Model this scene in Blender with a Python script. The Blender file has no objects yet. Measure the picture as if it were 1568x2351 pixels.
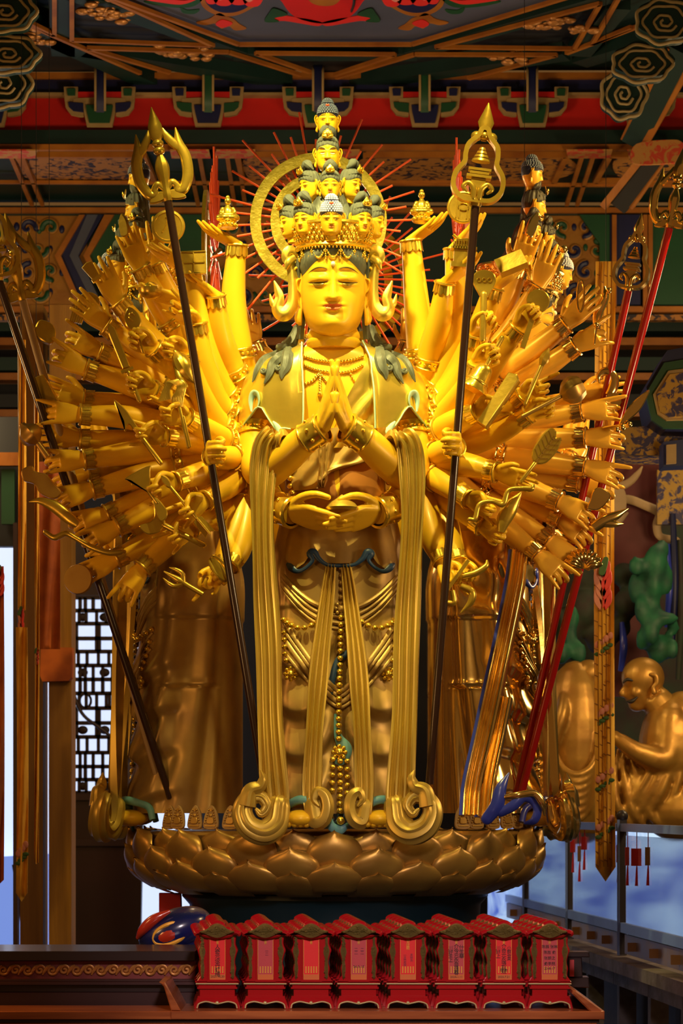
import bpy, bmesh, math, random
from mathutils import Vector, Matrix
random.seed(7)
SC = bpy.context.scene
COL = SC.collection
PI = math.pi
# ------------------------------------------------------------------ camera
FP, HZ, CX, CZ = 5500.0, 1850.0, 784.0, 1.65      # focal length, horizon row, centre column (photo pixels), eye height
cam = bpy.data.cameras.new('camera')
cam.sensor_fit = 'VERTICAL'; cam.sensor_height = 36.0; cam.sensor_width = 36.0
cam.lens = FP / 2351.0 * 36.0
cam.shift_y = (HZ - 1175.5) / 2351.0
cam.clip_end = 200
cam.dof.use_dof = True; cam.dof.focus_distance = 11.2; cam.dof.aperture_fstop = 4.8
camo = bpy.data.objects.new('camera', cam); COL.objects.link(camo)
camo.location = (0, 0, CZ); camo.rotation_euler = (PI / 2, 0, 0)
SC.camera = camo
# ------------------------------------------------------------------ view, world, lamps and added fills
SC.view_settings.view_transform = 'Standard'; SC.view_settings.look = 'None'
SC.view_settings.exposure = 0.0; SC.view_settings.gamma = 1.0
SC.view_settings.use_curve_mapping = False
SC.cycles.max_bounces = 6; SC.cycles.diffuse_bounces = 3; SC.cycles.glossy_bounces = 3; SC.cycles.transmission_bounces = 5
w = bpy.data.worlds.new('world'); SC.world = w; w.use_nodes = True
w.node_tree.nodes['Background'].inputs[0].default_value = (1.0, 0.46, 0.13, 1)
w.node_tree.nodes['Background'].inputs[1].default_value = 0.13

def spot(name, loc, target, energy, color, size=40, blend=0.6, radius=0.12):
    l = bpy.data.lights.new(name, 'SPOT'); l.energy = energy; l.color = color
    l.spot_size = math.radians(size); l.spot_blend = blend; l.shadow_soft_size = radius
    o = bpy.data.objects.new(name, l); COL.objects.link(o); o.location = loc
    o.rotation_euler = (Vector(target) - Vector(loc)).to_track_quat('-Z', 'Y').to_euler()
    return o

def point(name, loc, energy, color, radius=0.3):
    l = bpy.data.lights.new(name, 'POINT'); l.energy = energy; l.color = color; l.shadow_soft_size = radius
    o = bpy.data.objects.new(name, l); COL.objects.link(o); o.location = loc
    return o

spot('key_spotlight', (-0.75, 10.35, 6.55), (-0.06, 11.98, 4.0), 1000, (1.0, 0.84, 0.26), 39, 0.85, 0.05)
spot('second_spotlight', (0.75, 10.15, 6.55), (0.0, 11.98, 4.0), 560, (1.0, 0.82, 0.26), 43, 0.85, 0.05)
spot('skirt_fill', (0.4, 7.4, 4.4), (-0.04, 12.0, 1.85), 230, (1.0, 0.72, 0.26), 24, 0.9, 0.15)  # added frontal fill to brighten the skirt and lotus
spot('face_spotlight', (0.1, 6.8, 5.4), (-0.04, 12.0, 4.2), 230, (1.0, 0.76, 0.22), 13, 0.9, 0.15)
spot('left_statue_spotlight', (-3.9, 12.4, 6.3), (-1.1, 13.0, 4.5), 420, (1.0, 0.80, 0.26), 44, 0.8, 0.06)
spot('right_statue_spotlight', (3.4, 12.0, 6.2), (1.1, 12.9, 4.2), 1000, (1.0, 0.66, 0.18), 48, 0.8, 0.06)
spot('table_fill', (0.3, 5.6, 3.4), (0.15, 10.1, 1.0), 640, (1.0, 0.80, 0.76), 32, 0.8, 0.25)  # light added in front, tablets are too dark without it
point('ceiling_fill', (-0.5, 14.4, 4.9), 85, (1.0, 0.72, 0.40), 0.3)  # no real fixture: fill hidden behind the statue to brighten the ceiling
point('monk_fill', (3.1, 14.3, 3.3), 110, (1.0, 0.68, 0.32), 0.3)  # added fill out of view, lifts the golden monks, banner and railing
point('banner_fill', (2.7, 10.6, 3.2), 120, (1.0, 0.68, 0.32), 0.3)  # unseen fill added off to the right for the yellow banner
point('left_warm_fill', (-3.2, 11.8, 3.4), 55, (1.0, 0.50, 0.15), 0.3)  # orange fill added at left, stands in for warm bounce on the arms
point('left_low_fill', (-2.5, 9.8, 1.9), 50, (1.0, 0.52, 0.17), 0.3)  # added low fill, out of view, for the left skirt, columns and ribbons
point('rear_left_fill', (-2.9, 16.2, 4.4), 70, (1.0, 0.72, 0.36), 0.3)  # extra unseen light put in to brighten the left carved panels
point('rear_right_fill', (3.0, 16.8, 5.0), 40, (1.0, 0.72, 0.36), 0.3)  # its counterpart, also added out of view, for the right carved panels

# ------------------------------------------------------------------ helpers
def P(x, y, Y):
    """photo pixel -> world point standing at depth Y"""
    return Vector(((x - CX) * Y / FP, Y, CZ + (HZ - y) * Y / FP))
def PZ(x, y, Z):
    """photo pixel -> world point on the horizontal plane at height Z"""
    return P(x, y, (Z - CZ) * FP / (HZ - y))
def V(*a): return Vector(a)
def lerp(a, b, t): return a + (b - a) * t
def interp(tab, x):
    """piecewise smooth table lookup, tab = [(x, v), ...] ascending"""
    if x <= tab[0][0]: return tab[0][1]
    for (x0, v0), (x1, v1) in zip(tab, tab[1:]):
        if x <= x1:
            t = (x - x0) / (x1 - x0); 
            return v0 + (v1 - v0) * t
    return tab[-1][1]
def sm(t):
    t = max(0.0, min(1.0, t)); return t * t * (3 - 2 * t)
def ga(x, s): return math.exp(-(x / s) ** 2)
def crv(pts, n):
    """Catmull-Rom resample of a list of Vectors (or tuples)"""
    pts = [Vector(p) for p in pts]
    if len(pts) == 2: return [pts[0].lerp(pts[1], i / (n - 1)) for i in range(n)]
    q = [pts[0] * 2 - pts[1]] + pts + [pts[-1] * 2 - pts[-2]]
    out = []; m = len(pts) - 1
    for i in range(n):
        u = i / (n - 1) * m; k = min(int(u), m - 1); t = u - k
        a, b, c, d = q[k:k + 4]
        out.append(0.5 * ((2 * b) + (c - a) * t + (2 * a - 5 * b + 4 * c - d) * t * t + (3 * b - a - 3 * c + d) * t ** 3))
    return out
def crv1(vals, n):
    return [v.x for v in crv([Vector((v, 0, 0)) for v in vals], n)]

class MB:
    """collects geometry, then links it as ONE mesh object"""
    def __init__(s): s.v = []; s.f = []
    def add(s, vs, fs):
        o = len(s.v); s.v += [tuple(v) for v in vs]; s.f += [tuple(i + o for i in f) for f in fs]; return s
    def grid(s, nu, nv, fn, cu=False, cv=False):
        vs = [fn(i / (nu if cu else nu - 1), j / (nv if cv else nv - 1)) for j in range(nv) for i in range(nu)]
        fs = []
        for j in range(nv if cv else nv - 1):
            for i in range(nu if cu else nu - 1):
                i2 = (i + 1) % nu; j2 = (j + 1) % nv
                fs.append((j * nu + i, j * nu + i2, j2 * nu + i2, j2 * nu + i))
        return s.add(vs, fs)
    def rings(s, rings, cap=True):
        n = len(rings[0]); vs = [v for r in rings for v in r]; fs = []
        for j in range(len(rings) - 1):
            for i in range(n):
                i2 = (i + 1) % n
                fs.append((j * n + i, j * n + i2, (j + 1) * n + i2, (j + 1) * n + i))
        if cap:
            fs.append(tuple(range(n - 1, -1, -1))); fs.append(tuple((len(rings) - 1) * n + i for i in range(n)))
        return s.add(vs, fs)
    def tube(s, pts, rad, seg=12, up=None, flat=1.0, n=None, round_end=False, flute=0, famp=0.0):
        pts = [Vector(p) for p in pts]
        if n: 
            rad = crv1(rad, n) if isinstance(rad, (list, tuple)) else rad
            pts = crv(pts, n)
        m = len(pts)
        rad = rad if isinstance(rad, (list, tuple)) else [rad] * m
        if len(rad) != m: rad = crv1(rad, m)
        rr = []; prev = Vector(up) if up is not None else None
        for k in range(m):
            t = (pts[min(k + 1, m - 1)] - pts[max(k - 1, 0)]).normalized()
            if prev is None: prev = t.orthogonal()
            nrm = (prev - t * prev.dot(t))
            nrm = nrm.normalized() if nrm.length > 1e-6 else t.orthogonal().normalized()
            bi = t.cross(nrm); prev = nrm
            r = max(rad[k], 1e-5)
            ring = []
            for i in range(seg):
                a = 2 * PI * i / seg
                q = r * (1 + famp * math.cos(flute * a)) if flute else r
                ring.append(pts[k] + bi * (math.cos(a) * q) + nrm * (math.sin(a) * q * flat))
            rr.append(ring)
        if round_end:
            for end in (0, -1):
                c = pts[end]; d = (pts[1] - pts[0]) if end == 0 else (pts[-1] - pts[-2]); d = d.normalized() * (-1 if end == 0 else 1)
                r = rad[end]; base = rr[end]
                ex = []
                for q in (0.5, 0.8, 0.97):
                    sc = math.sqrt(max(0, 1 - q * q)); ex.append([c + (p - c) * sc + d * (r * q) for p in base])
                if end == 0: rr = ex[::-1] + rr
                else: rr = rr + ex
        return s.rings(rr)
    def box(s, c, d, M=None):
        x, y, z = (k / 2 for k in d); c = Vector(c)
        vs = [Vector((a * x, b * y, e * z)) for a in (-1, 1) for b in (-1, 1) for e in (-1, 1)]
        vs = [(M @ v if M else v) + c for v in vs]
        return s.add(vs, [(0, 1, 3, 2), (4, 6, 7, 5), (0, 4, 5, 1), (2, 3, 7, 6), (0, 2, 6, 4), (1, 5, 7, 3)])
    def bar(s, a, b, wdt, thk, up=(0, 0, 1)):
        """rectangular bar from a to b"""
        a = Vector(a); b = Vector(b); t = (b - a).normalized(); u = Vector(up); u = (u - t * u.dot(t)).normalized(); si = t.cross(u)
        vs = [p + si * (i * wdt / 2) + u * (j * thk / 2) for p in (a, b) for i in (-1, 1) for j in (-1, 1)]
        return s.add(vs, [(0, 1, 3, 2), (4, 6, 7, 5), (0, 4, 5, 1), (2, 3, 7, 6), (0, 2, 6, 4), (1, 5, 7, 3)])
    def sphere(s, c, r, nu=10, nv=7, sc=(1, 1, 1)):
        c = Vector(c); vs = [c + Vector((0, 0, r * sc[2]))]
        for j in range(1, nv):
            p = PI * j / nv
            for i in range(nu):
                a = 2 * PI * i / nu
                vs.append(c + Vector((r * sc[0] * math.sin(p) * math.cos(a), r * sc[1] * math.sin(p) * math.sin(a), r * sc[2] * math.cos(p))))
        vs.append(c - Vector((0, 0, r * sc[2]))); fs = []
        for i in range(nu): fs.append((0, 1 + i, 1 + (i + 1) % nu))
        for j in range(nv - 2):
            for i in range(nu):
                a = 1 + j * nu; fs.append((a + i, a + nu + i, a + nu + (i + 1) % nu, a + (i + 1) % nu))
        L = len(vs) - 1; a = 1 + (nv - 2) * nu
        for i in range(nu): fs.append((a + i, L, a + (i + 1) % nu))
        return s.add(vs, fs)
    def lathe(s, prof, n=24, c=(0, 0, 0), M=None, cap=True):
        """prof [(r, z)] about Z"""
        c = Vector(c); rr = []
        for r, z in prof:
            ring = []
            for i in range(n):
                a = 2 * PI * i / n; v = Vector((r * math.cos(a), r * math.sin(a), z)); ring.append((M @ v if M else v) + c)
            rr.append(ring)
        return s.rings(rr, cap)
    def prism(s, out, t, bev=0.0, M=None):
        """2-D outline in the XY plane given thickness t along Z, edges softened by bev"""
        n = len(out); cx = sum(p[0] for p in out) / n; cy = sum(p[1] for p in out) / n
        def off(k):
            res = []
            for i in range(n):
                a = Vector(out[i - 1]).to_2d(); b = Vector(out[i]).to_2d(); c2 = Vector(out[(i + 1) % n]).to_2d()
                d = ((b - a).normalized() + (c2 - b).normalized())
                d = d.normalized() if d.length > 1e-6 else Vector((1, 0))
                res.append((b.x - d.y * k, b.y + d.x * k))
            return res
        area = sum(out[i - 1][0] * out[i][1] - out[i][0] * out[i - 1][1] for i in range(n))
        inn = off(bev if area > 0 else -bev) if bev else out
        lv = [(inn, -t / 2), (out, -t / 2 + bev), (out, t / 2 - bev), (inn, t / 2)] if bev else [(out, -t / 2), (out, t / 2)]
        if area < 0: lv = [(o[::-1], z) for o, z in lv]
        rr = [[(M @ Vector((p[0], p[1], z)) if M else Vector((p[0], p[1], z))) for p in o] for o, z in lv]
        return s.rings(rr)
    def sweep(s, pts, prof, side, n=None, scale=None, cap=True):
        """sweep closed 2-D profile [(a,b)] : a along side vector(s), b along normal"""
        pts = [Vector(p) for p in pts]
        if n: pts = crv(pts, n)
        m = len(pts); rr = []
        for k in range(m):
            t = (pts[min(k + 1, m - 1)] - pts[max(k - 1, 0)]).normalized()
            sd = Vector(side(k / (m - 1))) if callable(side) else Vector(side)
            sd = (sd - t * sd.dot(t)).normalized(); nr = t.cross(sd)
            a, b = (scale(k / (m - 1)) if scale else (1, 1))
            rr.append([pts[k] + sd * (p[0] * a) + nr * (p[1] * b) for p in prof])
        return s.rings(rr, cap)
    def xf(s, M):
        s.v = [tuple(M @ Vector(v)) for v in s.v]; return s
    def join(s, o, M=None):
        return s.add([M @ Vector(v) for v in o.v] if M else o.v, o.f)
    def mesh(s, name, smooth=True, angle=0.7):
        me = bpy.data.meshes.new(name); me.from_pydata(s.v, [], s.f); me.update()
        if smooth:
            me.shade_smooth(); me.set_sharp_from_angle(angle=angle)
        return me

def fix_normals(me):
    bm = bmesh.new(); bm.from_mesh(me); bmesh.ops.recalc_face_normals(bm, faces=bm.faces); bm.to_mesh(me); bm.free(); me.update()

WM = {}
def link(name, data, mat=None, parent=None, M=None):
    ob = bpy.data.objects.new(name, data); COL.objects.link(ob)
    M = M if M is not None else Matrix.Identity(4)
    if parent is not None:
        ob.parent = parent; ob.matrix_basis = WM[parent.name].inverted() @ M
    else: ob.matrix_basis = M
    WM[ob.name] = M
    if mat is not None and data is not None and len(data.materials) == 0: data.materials.append(mat)
    return ob
def obj(name, mb, mat, parent=None, smooth=True, angle=0.7, label=None, kind=None, fix=True):
    """link the collected geometry (world coordinates) as one object whose origin is its own base"""
    xs = [v[0] for v in mb.v]; ys = [v[1] for v in mb.v]; zs = [v[2] for v in mb.v]
    c = Vector(((min(xs) + max(xs)) / 2, (min(ys) + max(ys)) / 2, min(zs)))
    mb.v = [(v[0] - c.x, v[1] - c.y, v[2] - c.z) for v in mb.v]
    me = mb.mesh(name, smooth, angle)
    if fix: fix_normals(me)
    ob = link(name, me, mat, parent, Matrix.Translation(c))
    if label: ob['label'] = label
    if kind: ob['kind'] = kind
    return ob
def tag(o, label, cat, group=None, kind=None):
    o['label'] = label; o['category'] = cat
    if group: o['group'] = group
    if kind: o['kind'] = kind
    return o
def thing(name, label, cat, loc=(0, 0, 0), rotz=0.0, group=None, M=None):
    o = link(name, None, None, None, M if M is not None else Matrix.Translation(Vector(loc)) @ Matrix.Rotation(rotz, 4, 'Z'))
    o.empty_display_size = 0.1
    return tag(o, label, cat, group)
def struct(o): o['kind'] = 'structure'; return o
def copy_tree(o, parent=None, M=None, mats=None):
    c = o.copy(); COL.objects.link(c)
    if parent is not None: c.parent = parent; c.matrix_basis = o.matrix_basis.copy()
    else: c.matrix_basis = M
    WM[c.name] = (WM[parent.name] @ o.matrix_basis) if parent is not None else M
    if mats and c.type == 'MESH' and o.data.materials and o.data.materials[0].name in mats:
        c.material_slots[0].link = 'OBJECT'; c.material_slots[0].material = mats[o.data.materials[0].name]
    for ch in list(o.children): copy_tree(ch, c, None, mats)
    return c
def frame(a, b, nrm):
    """matrix with X along a->b, Z close to nrm, origin at a"""
    a = Vector(a); x = (Vector(b) - a).normalized(); z = Vector(nrm); z = (z - x * z.dot(x)).normalized(); y = z.cross(x)
    return Matrix(((x.x, y.x, z.x, a.x), (x.y, y.y, z.y, a.y), (x.z, y.z, z.z, a.z), (0, 0, 0, 1)))
def circ(r, n, c=(0, 0), a0=0.0, a1=2 * PI, ry=None):
    ry = r if ry is None else ry; full = abs(a1 - a0 - 2 * PI) < 1e-6
    return [(c[0] + r * math.cos(a0 + (a1 - a0) * i / (n if full else n - 1)), c[1] + ry * math.sin(a0 + (a1 - a0) * i / (n if full else n - 1))) for i in range(n)]
def ol(pts, n):
    """smooth closed 2-D outline through control points"""
    m = len(pts); out = []
    for i in range(n):
        u = i / n * m; k = int(u); t = u - k
        a, b, c, d = (Vector((*pts[(k + j - 1) % m], 0)) for j in range(4))
        p = 0.5 * ((2 * b) + (c - a) * t + (2 * a - 5 * b + 4 * c - d) * t * t + (3 * b - a - 3 * c + d) * t ** 3)
        out.append((p.x, p.y))
    return out

# ------------------------------------------------------------------ materials
MATS = {}
def mat(name, base, metal=0.0, rough=0.5, var=0.0, vscale=6.0, col2=None, bump=0.0, bscale=40.0, coat=0.0, emit=None, estr=0.0, spec=0.5, stretch=None, trans=0.0, alpha=1.0):
    m = bpy.data.materials.new(name); m.use_nodes = True; nt = m.node_tree; b = nt.nodes['Principled BSDF']
    b.inputs['Base Color'].default_value = (*base, 1); b.inputs['Metallic'].default_value = metal; b.inputs['Roughness'].default_value = rough
    b.inputs['Coat Weight'].default_value = coat; b.inputs['Coat Roughness'].default_value = 0.15
    b.inputs['Specular IOR Level'].default_value = spec
    b.inputs['Transmission Weight'].default_value = trans
    if emit: b.inputs['Emission Color'].default_value = (*emit, 1); b.inputs['Emission Strength'].default_value = estr
    tc = nt.nodes.new('ShaderNodeTexCoord'); mp = nt.nodes.new('ShaderNodeMapping'); nt.links.new(tc.outputs['Object'], mp.inputs[0])
    if stretch: mp.inputs['Scale'].default_value = stretch
    if var or col2:
        nz = nt.nodes.new('ShaderNodeTexNoise'); nz.inputs['Scale'].default_value = vscale; nz.inputs['Detail'].default_value = 5
        nt.links.new(mp.outputs[0], nz.inputs['Vector'])
        cr = nt.nodes.new('ShaderNodeValToRGB'); cr.color_ramp.elements[0].position = 0.35; cr.color_ramp.elements[1].position = 0.68
        c2 = col2 if col2 else tuple(c * (1 - var) for c in base)
        cr.color_ramp.elements[0].color = (*base, 1); cr.color_ramp.elements[1].color = (*c2, 1)
        nt.links.new(nz.outputs[0], cr.inputs[0]); nt.links.new(cr.outputs[0], b.inputs['Base Color'])
    if bump:
        n2 = nt.nodes.new('ShaderNodeTexNoise'); n2.inputs['Scale'].default_value = bscale; n2.inputs['Detail'].default_value = 4
        nt.links.new(mp.outputs[0], n2.inputs['Vector'])
        bp = nt.nodes.new('ShaderNodeBump'); bp.inputs['Strength'].default_value = bump; bp.inputs['Distance'].default_value = 0.01
        nt.links.new(n2.outputs[0], bp.inputs['Height']); nt.links.new(bp.outputs[0], b.inputs['Normal'])
    MATS[name] = m
    return m
mat('skin', (0.86, 0.50, 0.02), 0.05, 0.42, var=0.12, vscale=3, coat=0.08, spec=0.3)
mat('gold', (0.95, 0.70, 0.12), 0.75, 0.30, var=0.25, vscale=5, bump=0.12, bscale=18)
mat('gold_trim', (0.95, 0.66, 0.08), 0.85, 0.24, bump=0.1, bscale=60)
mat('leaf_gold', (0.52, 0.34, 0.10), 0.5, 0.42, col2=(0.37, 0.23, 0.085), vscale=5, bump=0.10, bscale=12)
mat('ribbon_gold', (0.62, 0.44, 0.075), 0.55, 0.38, col2=(0.50, 0.32, 0.07), vscale=3, bump=0.05, bscale=10)
mat('lotus_gold', (0.50, 0.30, 0.065), 0.6, 0.38, col2=(0.38, 0.20, 0.045), vscale=5, bump=0.1, bscale=16)
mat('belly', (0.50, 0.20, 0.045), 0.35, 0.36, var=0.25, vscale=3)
mat('polished', (0.88, 0.60, 0.20), 0.95, 0.16, bump=0.08, bscale=10)
mat('polished_skin', (0.84, 0.46, 0.05), 0.2, 0.30, var=0.1, vscale=3)
mat('item_gold', (0.72, 0.47, 0.06), 0.7, 0.30, var=0.25, vscale=8, bump=0.1, bscale=30)
mat('hair', (0.13, 0.145, 0.125), 0.0, 0.5, var=0.4, vscale=20, bump=0.4, bscale=60, stretch=(1, 1, 0.25))
mat('hair_dark', (0.035, 0.03, 0.03), 0.0, 0.35, bump=0.3, bscale=40)
mat('curl_blue', (0.13, 0.16, 0.27), 0.0, 0.45)
mat('curl_light', (0.55, 0.60, 0.85), 0.0, 0.45)
mat('curl_base', (0.02, 0.025, 0.09), 0.0, 0.6)
mat('lip', (0.80, 0.19, 0.045), 0.0, 0.35)
mat('line', (0.02, 0.014, 0.01), 0.0, 0.5)
mat('eye', (0.28, 0.19, 0.03), 0.3, 0.2)
mat('pearl', (0.9, 0.85, 0.7), 0.0, 0.25)
mat('jewel_red', (0.8, 0.08, 0.03), 0.0, 0.3)
mat('pale_blue', (0.42, 0.66, 0.66), 0.0, 0.45)
mat('teal', (0.10, 0.30, 0.36), 0.0, 0.45, col2=(0.20, 0.42, 0.45), vscale=5)
mat('blue', (0.012, 0.045, 0.13), 0.0, 0.4)
mat('royal_blue', (0.03, 0.05, 0.45), 0.0, 0.3, coat=0.3)
mat('ray_red', (0.95, 0.13, 0.05), 0.0, 0.45)
mat('ring_gold', (0.30, 0.225, 0.008), 0.3, 0.45, col2=(0.42, 0.32, 0.03), vscale=22, bump=0.35, bscale=50)
mat('pole_dark', (0.030, 0.012, 0.010), 0.0, 0.28, coat=0.4)
mat('pole_red', (0.33, 0.008, 0.008), 0.0, 0.2, coat=0.6)
mat('pole_tan', (0.38, 0.25, 0.13), 0.0, 0.5)
mat('red_lacquer', (0.42, 0.004, 0.010), 0.0, 0.22, coat=0.7, var=0.2, vscale=12)
mat('tablet_gold', (0.62, 0.48, 0.14), 0.2, 0.33, col2=(0.20, 0.10, 0.025), vscale=70, bump=1.0, bscale=90)
mat('tablet_edge', (0.60, 0.55, 0.26), 0.3, 0.35)
mat('paper_red', (0.78, 0.012, 0.012), 0.0, 0.6, var=0.12, vscale=9)
mat('paper_pink', (0.52, 0.05, 0.06), 0.0, 0.6, var=0.12, vscale=9)
mat('paper_gold', (0.80, 0.42, 0.05), 0.2, 0.5)
mat('paper_orange', (0.72, 0.16, 0.03), 0.0, 0.5, var=0.35, vscale=60)
mat('ink', (0.012, 0.008, 0.01), 0.0, 0.6)
mat('ink_faint', (0.22, 0.03, 0.07), 0.0, 0.6)
mat('wood_front', (0.44, 0.12, 0.035), 0.0, 0.3, col2=(0.28, 0.065, 0.02), vscale=3, stretch=(1, 8, 12), coat=0.35)
mat('wood_dark', (0.022, 0.011, 0.013), 0.0, 0.35, coat=0.3)
mat('wood_plum', (0.055, 0.018, 0.02), 0.0, 0.4, var=0.4, vscale=2)
mat('frieze_gold', (0.46, 0.20, 0.05), 0.4, 0.4, bump=0.4, bscale=50)
mat('frieze_ground', (0.20, 0.03, 0.03), 0.0, 0.5)
mat('dark_green', (0.003, 0.028, 0.024), 0.0, 0.55, var=0.4, vscale=2)
mat('green', (0.008, 0.075, 0.028), 0.0, 0.5, var=0.3, vscale=3)
mat('navy', (0.006, 0.010, 0.075), 0.0, 0.5, var=0.3, vscale=3)
mat('slate', (0.075, 0.085, 0.14), 0.0, 0.55, var=0.25, vscale=2)
mat('panel_black', (0.008, 0.009, 0.013), 0.0, 0.6)
mat('trim_orange', (0.46, 0.165, 0.018), 0.15, 0.45, col2=(0.30, 0.09, 0.012), vscale=4, bump=0.2, bscale=30)
mat('trim_tan', (0.40, 0.27, 0.11), 0.0, 0.5, var=0.3, vscale=6)
mat('beam_red', (0.62, 0.010, 0.008), 0.0, 0.5, var=0.2, vscale=2)
mat('flower_red', (0.72, 0.025, 0.02), 0.0, 0.5)
mat('flower_pink', (0.65, 0.25, 0.20), 0.0, 0.5)
mat('carve_gold', (0.40, 0.185, 0.022), 0.2, 0.5, col2=(0.30, 0.12, 0.016), vscale=5, bump=0.3, bscale=25)
mat('cloud_line', (0.36, 0.27, 0.12), 0.0, 0.5)
mat('maroon', (0.045, 0.010, 0.010), 0.0, 0.4, var=0.5, vscale=1.5)
mat('red_wall', (0.12, 0.010, 0.010), 0.0, 0.6, var=0.25, vscale=2)
mat('column_wood', (0.30, 0.145, 0.02), 0.0, 0.5, col2=(0.19, 0.085, 0.014), vscale=3, stretch=(6, 6, 0.4), bump=0.15, bscale=12)
mat('banner_orange', (0.50, 0.12, 0.018), 0.0, 0.7, col2=(0.30, 0.06, 0.012), vscale=7)
mat('banner_yellow', (0.90, 0.50, 0.05), 0.0, 0.7, col2=(0.76, 0.36, 0.035), vscale=8)
mat('banner_cell', (0.30, 0.12, 0.02), 0.0, 0.7)
mat('leaf_green', (0.04, 0.12, 0.03), 0.0, 0.6)
mat('arhat_gold', (0.55, 0.30, 0.055), 0.55, 0.42, col2=(0.40, 0.19, 0.035), vscale=6, bump=0.15, bscale=15)
mat('rock_green', (0.02, 0.17, 0.075), 0.0, 0.6, col2=(0.015, 0.07, 0.05), vscale=7, bump=0.5, bscale=9)
mat('rock_dark', (0.03, 0.055, 0.03), 0.0, 0.7, col2=(0.045, 0.022, 0.022), vscale=5, bump=0.6, bscale=8)
mat('cream', (0.50, 0.34, 0.17), 0.0, 0.6, var=0.3, vscale=5)
mat('rail_blue', (0.20, 0.32, 0.85), 0.0, 0.3, var=0.15, vscale=4)
mat('rail_dark', (0.03, 0.025, 0.035), 0.0, 0.4)
mat('rail_panel', (0.20, 0.17, 0.27), 0.0, 0.5, col2=(0.27, 0.16, 0.11), vscale=8)
mat('stone', (0.24, 0.20, 0.21), 0.0, 0.75, col2=(0.12, 0.085, 0.07), vscale=7, bump=0.6, bscale=20)
mat('stone_dark', (0.035, 0.026, 0.04), 0.0, 0.7, bump=0.5, bscale=8)
mat('daylight', (0.75, 0.83, 1.0), 0.0, 0.5, emit=(0.60, 0.72, 1.0), estr=1.1)
mat('daylight_blue', (0.25, 0.36, 0.8), 0.0, 0.5, emit=(0.20, 0.34, 0.90), estr=0.75)
mat('floor_stone', (0.07, 0.06, 0.07), 0.0, 0.4, var=0.3, vscale=2)
mat('plinth_teal', (0.006, 0.022, 0.034), 0.0, 0.35)
mat('lattice', (0.035, 0.012, 0.012), 0.0, 0.5)
mat('glass', (0.80, 0.88, 1.0), 0.0, 0.04, trans=0.95)
mat('fish_blue', (0.010, 0.014, 0.06), 0.0, 0.25, coat=0.5, col2=(0.008, 0.014, 0.13), vscale=4)
mat('fish_red', (0.45, 0.03, 0.012), 0.0, 0.25, coat=0.5)
mat('clay', (0.42, 0.25, 0.09), 0.1, 0.6, var=0.3, vscale=30)
mat('tag_red', (0.55, 0.01, 0.02), 0.0, 0.6)
mat('tag_brown', (0.30, 0.14, 0.05), 0.0, 0.6)
mat('cable', (0.01, 0.01, 0.01), 0.0, 0.5)

def remesh(mb, name, voxel, smooth=3, dec=None):
    me = mb.mesh(name); ob = bpy.data.objects.new(name, me); COL.objects.link(ob)
    r = ob.modifiers.new('r', 'REMESH'); r.mode = 'VOXEL'; r.voxel_size = voxel
    if smooth:
        s2 = ob.modifiers.new('s', 'SMOOTH'); s2.iterations = smooth; s2.factor = 0.5
    if dec:
        d = ob.modifiers.new('d', 'DECIMATE'); d.ratio = dec
    dg = bpy.context.evaluated_depsgraph_get(); dg.update()
    out = bpy.data.meshes.new_from_object(ob.evaluated_get(dg)); out.name = name
    bpy.data.objects.remove(ob); bpy.data.meshes.remove(me)
    out.shade_smooth()
    return out

# ================================================================== the hall
def noise_paint(name, c1, c2, scale, lo=0.46, hi=0.54, c3=None):
    m = mat(name, c1, 0, 0.5); nt = m.node_tree; b = nt.nodes['Principled BSDF']
    tc = nt.nodes.new('ShaderNodeTexCoord'); nz = nt.nodes.new('ShaderNodeTexNoise'); nz.inputs['Scale'].default_value = scale; nz.inputs['Detail'].default_value = 3; nz.inputs['Distortion'].default_value = 1.2
    nt.links.new(tc.outputs['Object'], nz.inputs['Vector']); cr = nt.nodes.new('ShaderNodeValToRGB')
    cr.color_ramp.elements[0].position = lo; cr.color_ramp.elements[1].position = hi
    cr.color_ramp.elements[0].color = (*c1, 1); cr.color_ramp.elements[1].color = (*c2, 1)
    if c3: e = cr.color_ramp.elements.new(min(0.98, hi + 0.12)); e.color = (*c3, 1)
    nt.links.new(nz.outputs[0], cr.inputs[0]); nt.links.new(cr.outputs[0], b.inputs['Base Color']); return m
noise_paint('painted_scroll', (0.02, 0.012, 0.022), (0.40, 0.16, 0.025), 13, 0.44, 0.49)
noise_paint('painted_red', (0.55, 0.06, 0.03), (0.50, 0.24, 0.06), 14, 0.44, 0.52)
noise_paint('painted_gold', (0.03, 0.02, 0.10), (0.45, 0.26, 0.03), 16)
noise_paint('outdoor', (0.07, 0.13, 0.55), (0.50, 0.72, 1.0), 3.4, 0.35, 0.62)
b_ = MATS['outdoor'].node_tree; pb = b_.nodes['Principled BSDF']; b_.links.new(b_.nodes['Color Ramp'].outputs[0] if 'Color Ramp' in b_.nodes else [n for n in b_.nodes if n.type == 'VALTORGB'][0].outputs[0], pb.inputs['Emission Color']); pb.inputs['Emission Strength'].default_value = 0.95
HC = 6.77                                       # main ceiling height
HS = 6.29                                       # lower soffit beyond the frieze
struct(obj('floor', MB().box((0, 10.5, -0.05), (16, 23, 0.1)), MATS['floor_stone'], smooth=False))
ceiling = struct(obj('ceiling', MB().box((0, 12.6, HC + 0.21), (12, 9.2, 0.1)), MATS['dark_green'], smooth=False))
def cbar(a, b, m='trim_orange', wd=0.030, z=HC, name='moulding', par=None, th=0.024):
    return obj(name, MB().bar(PZ(a[0], a[1], z), PZ(b[0], b[1], z), wd, th), MATS[m], par if par is not None else ceiling, smooth=False)
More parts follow.
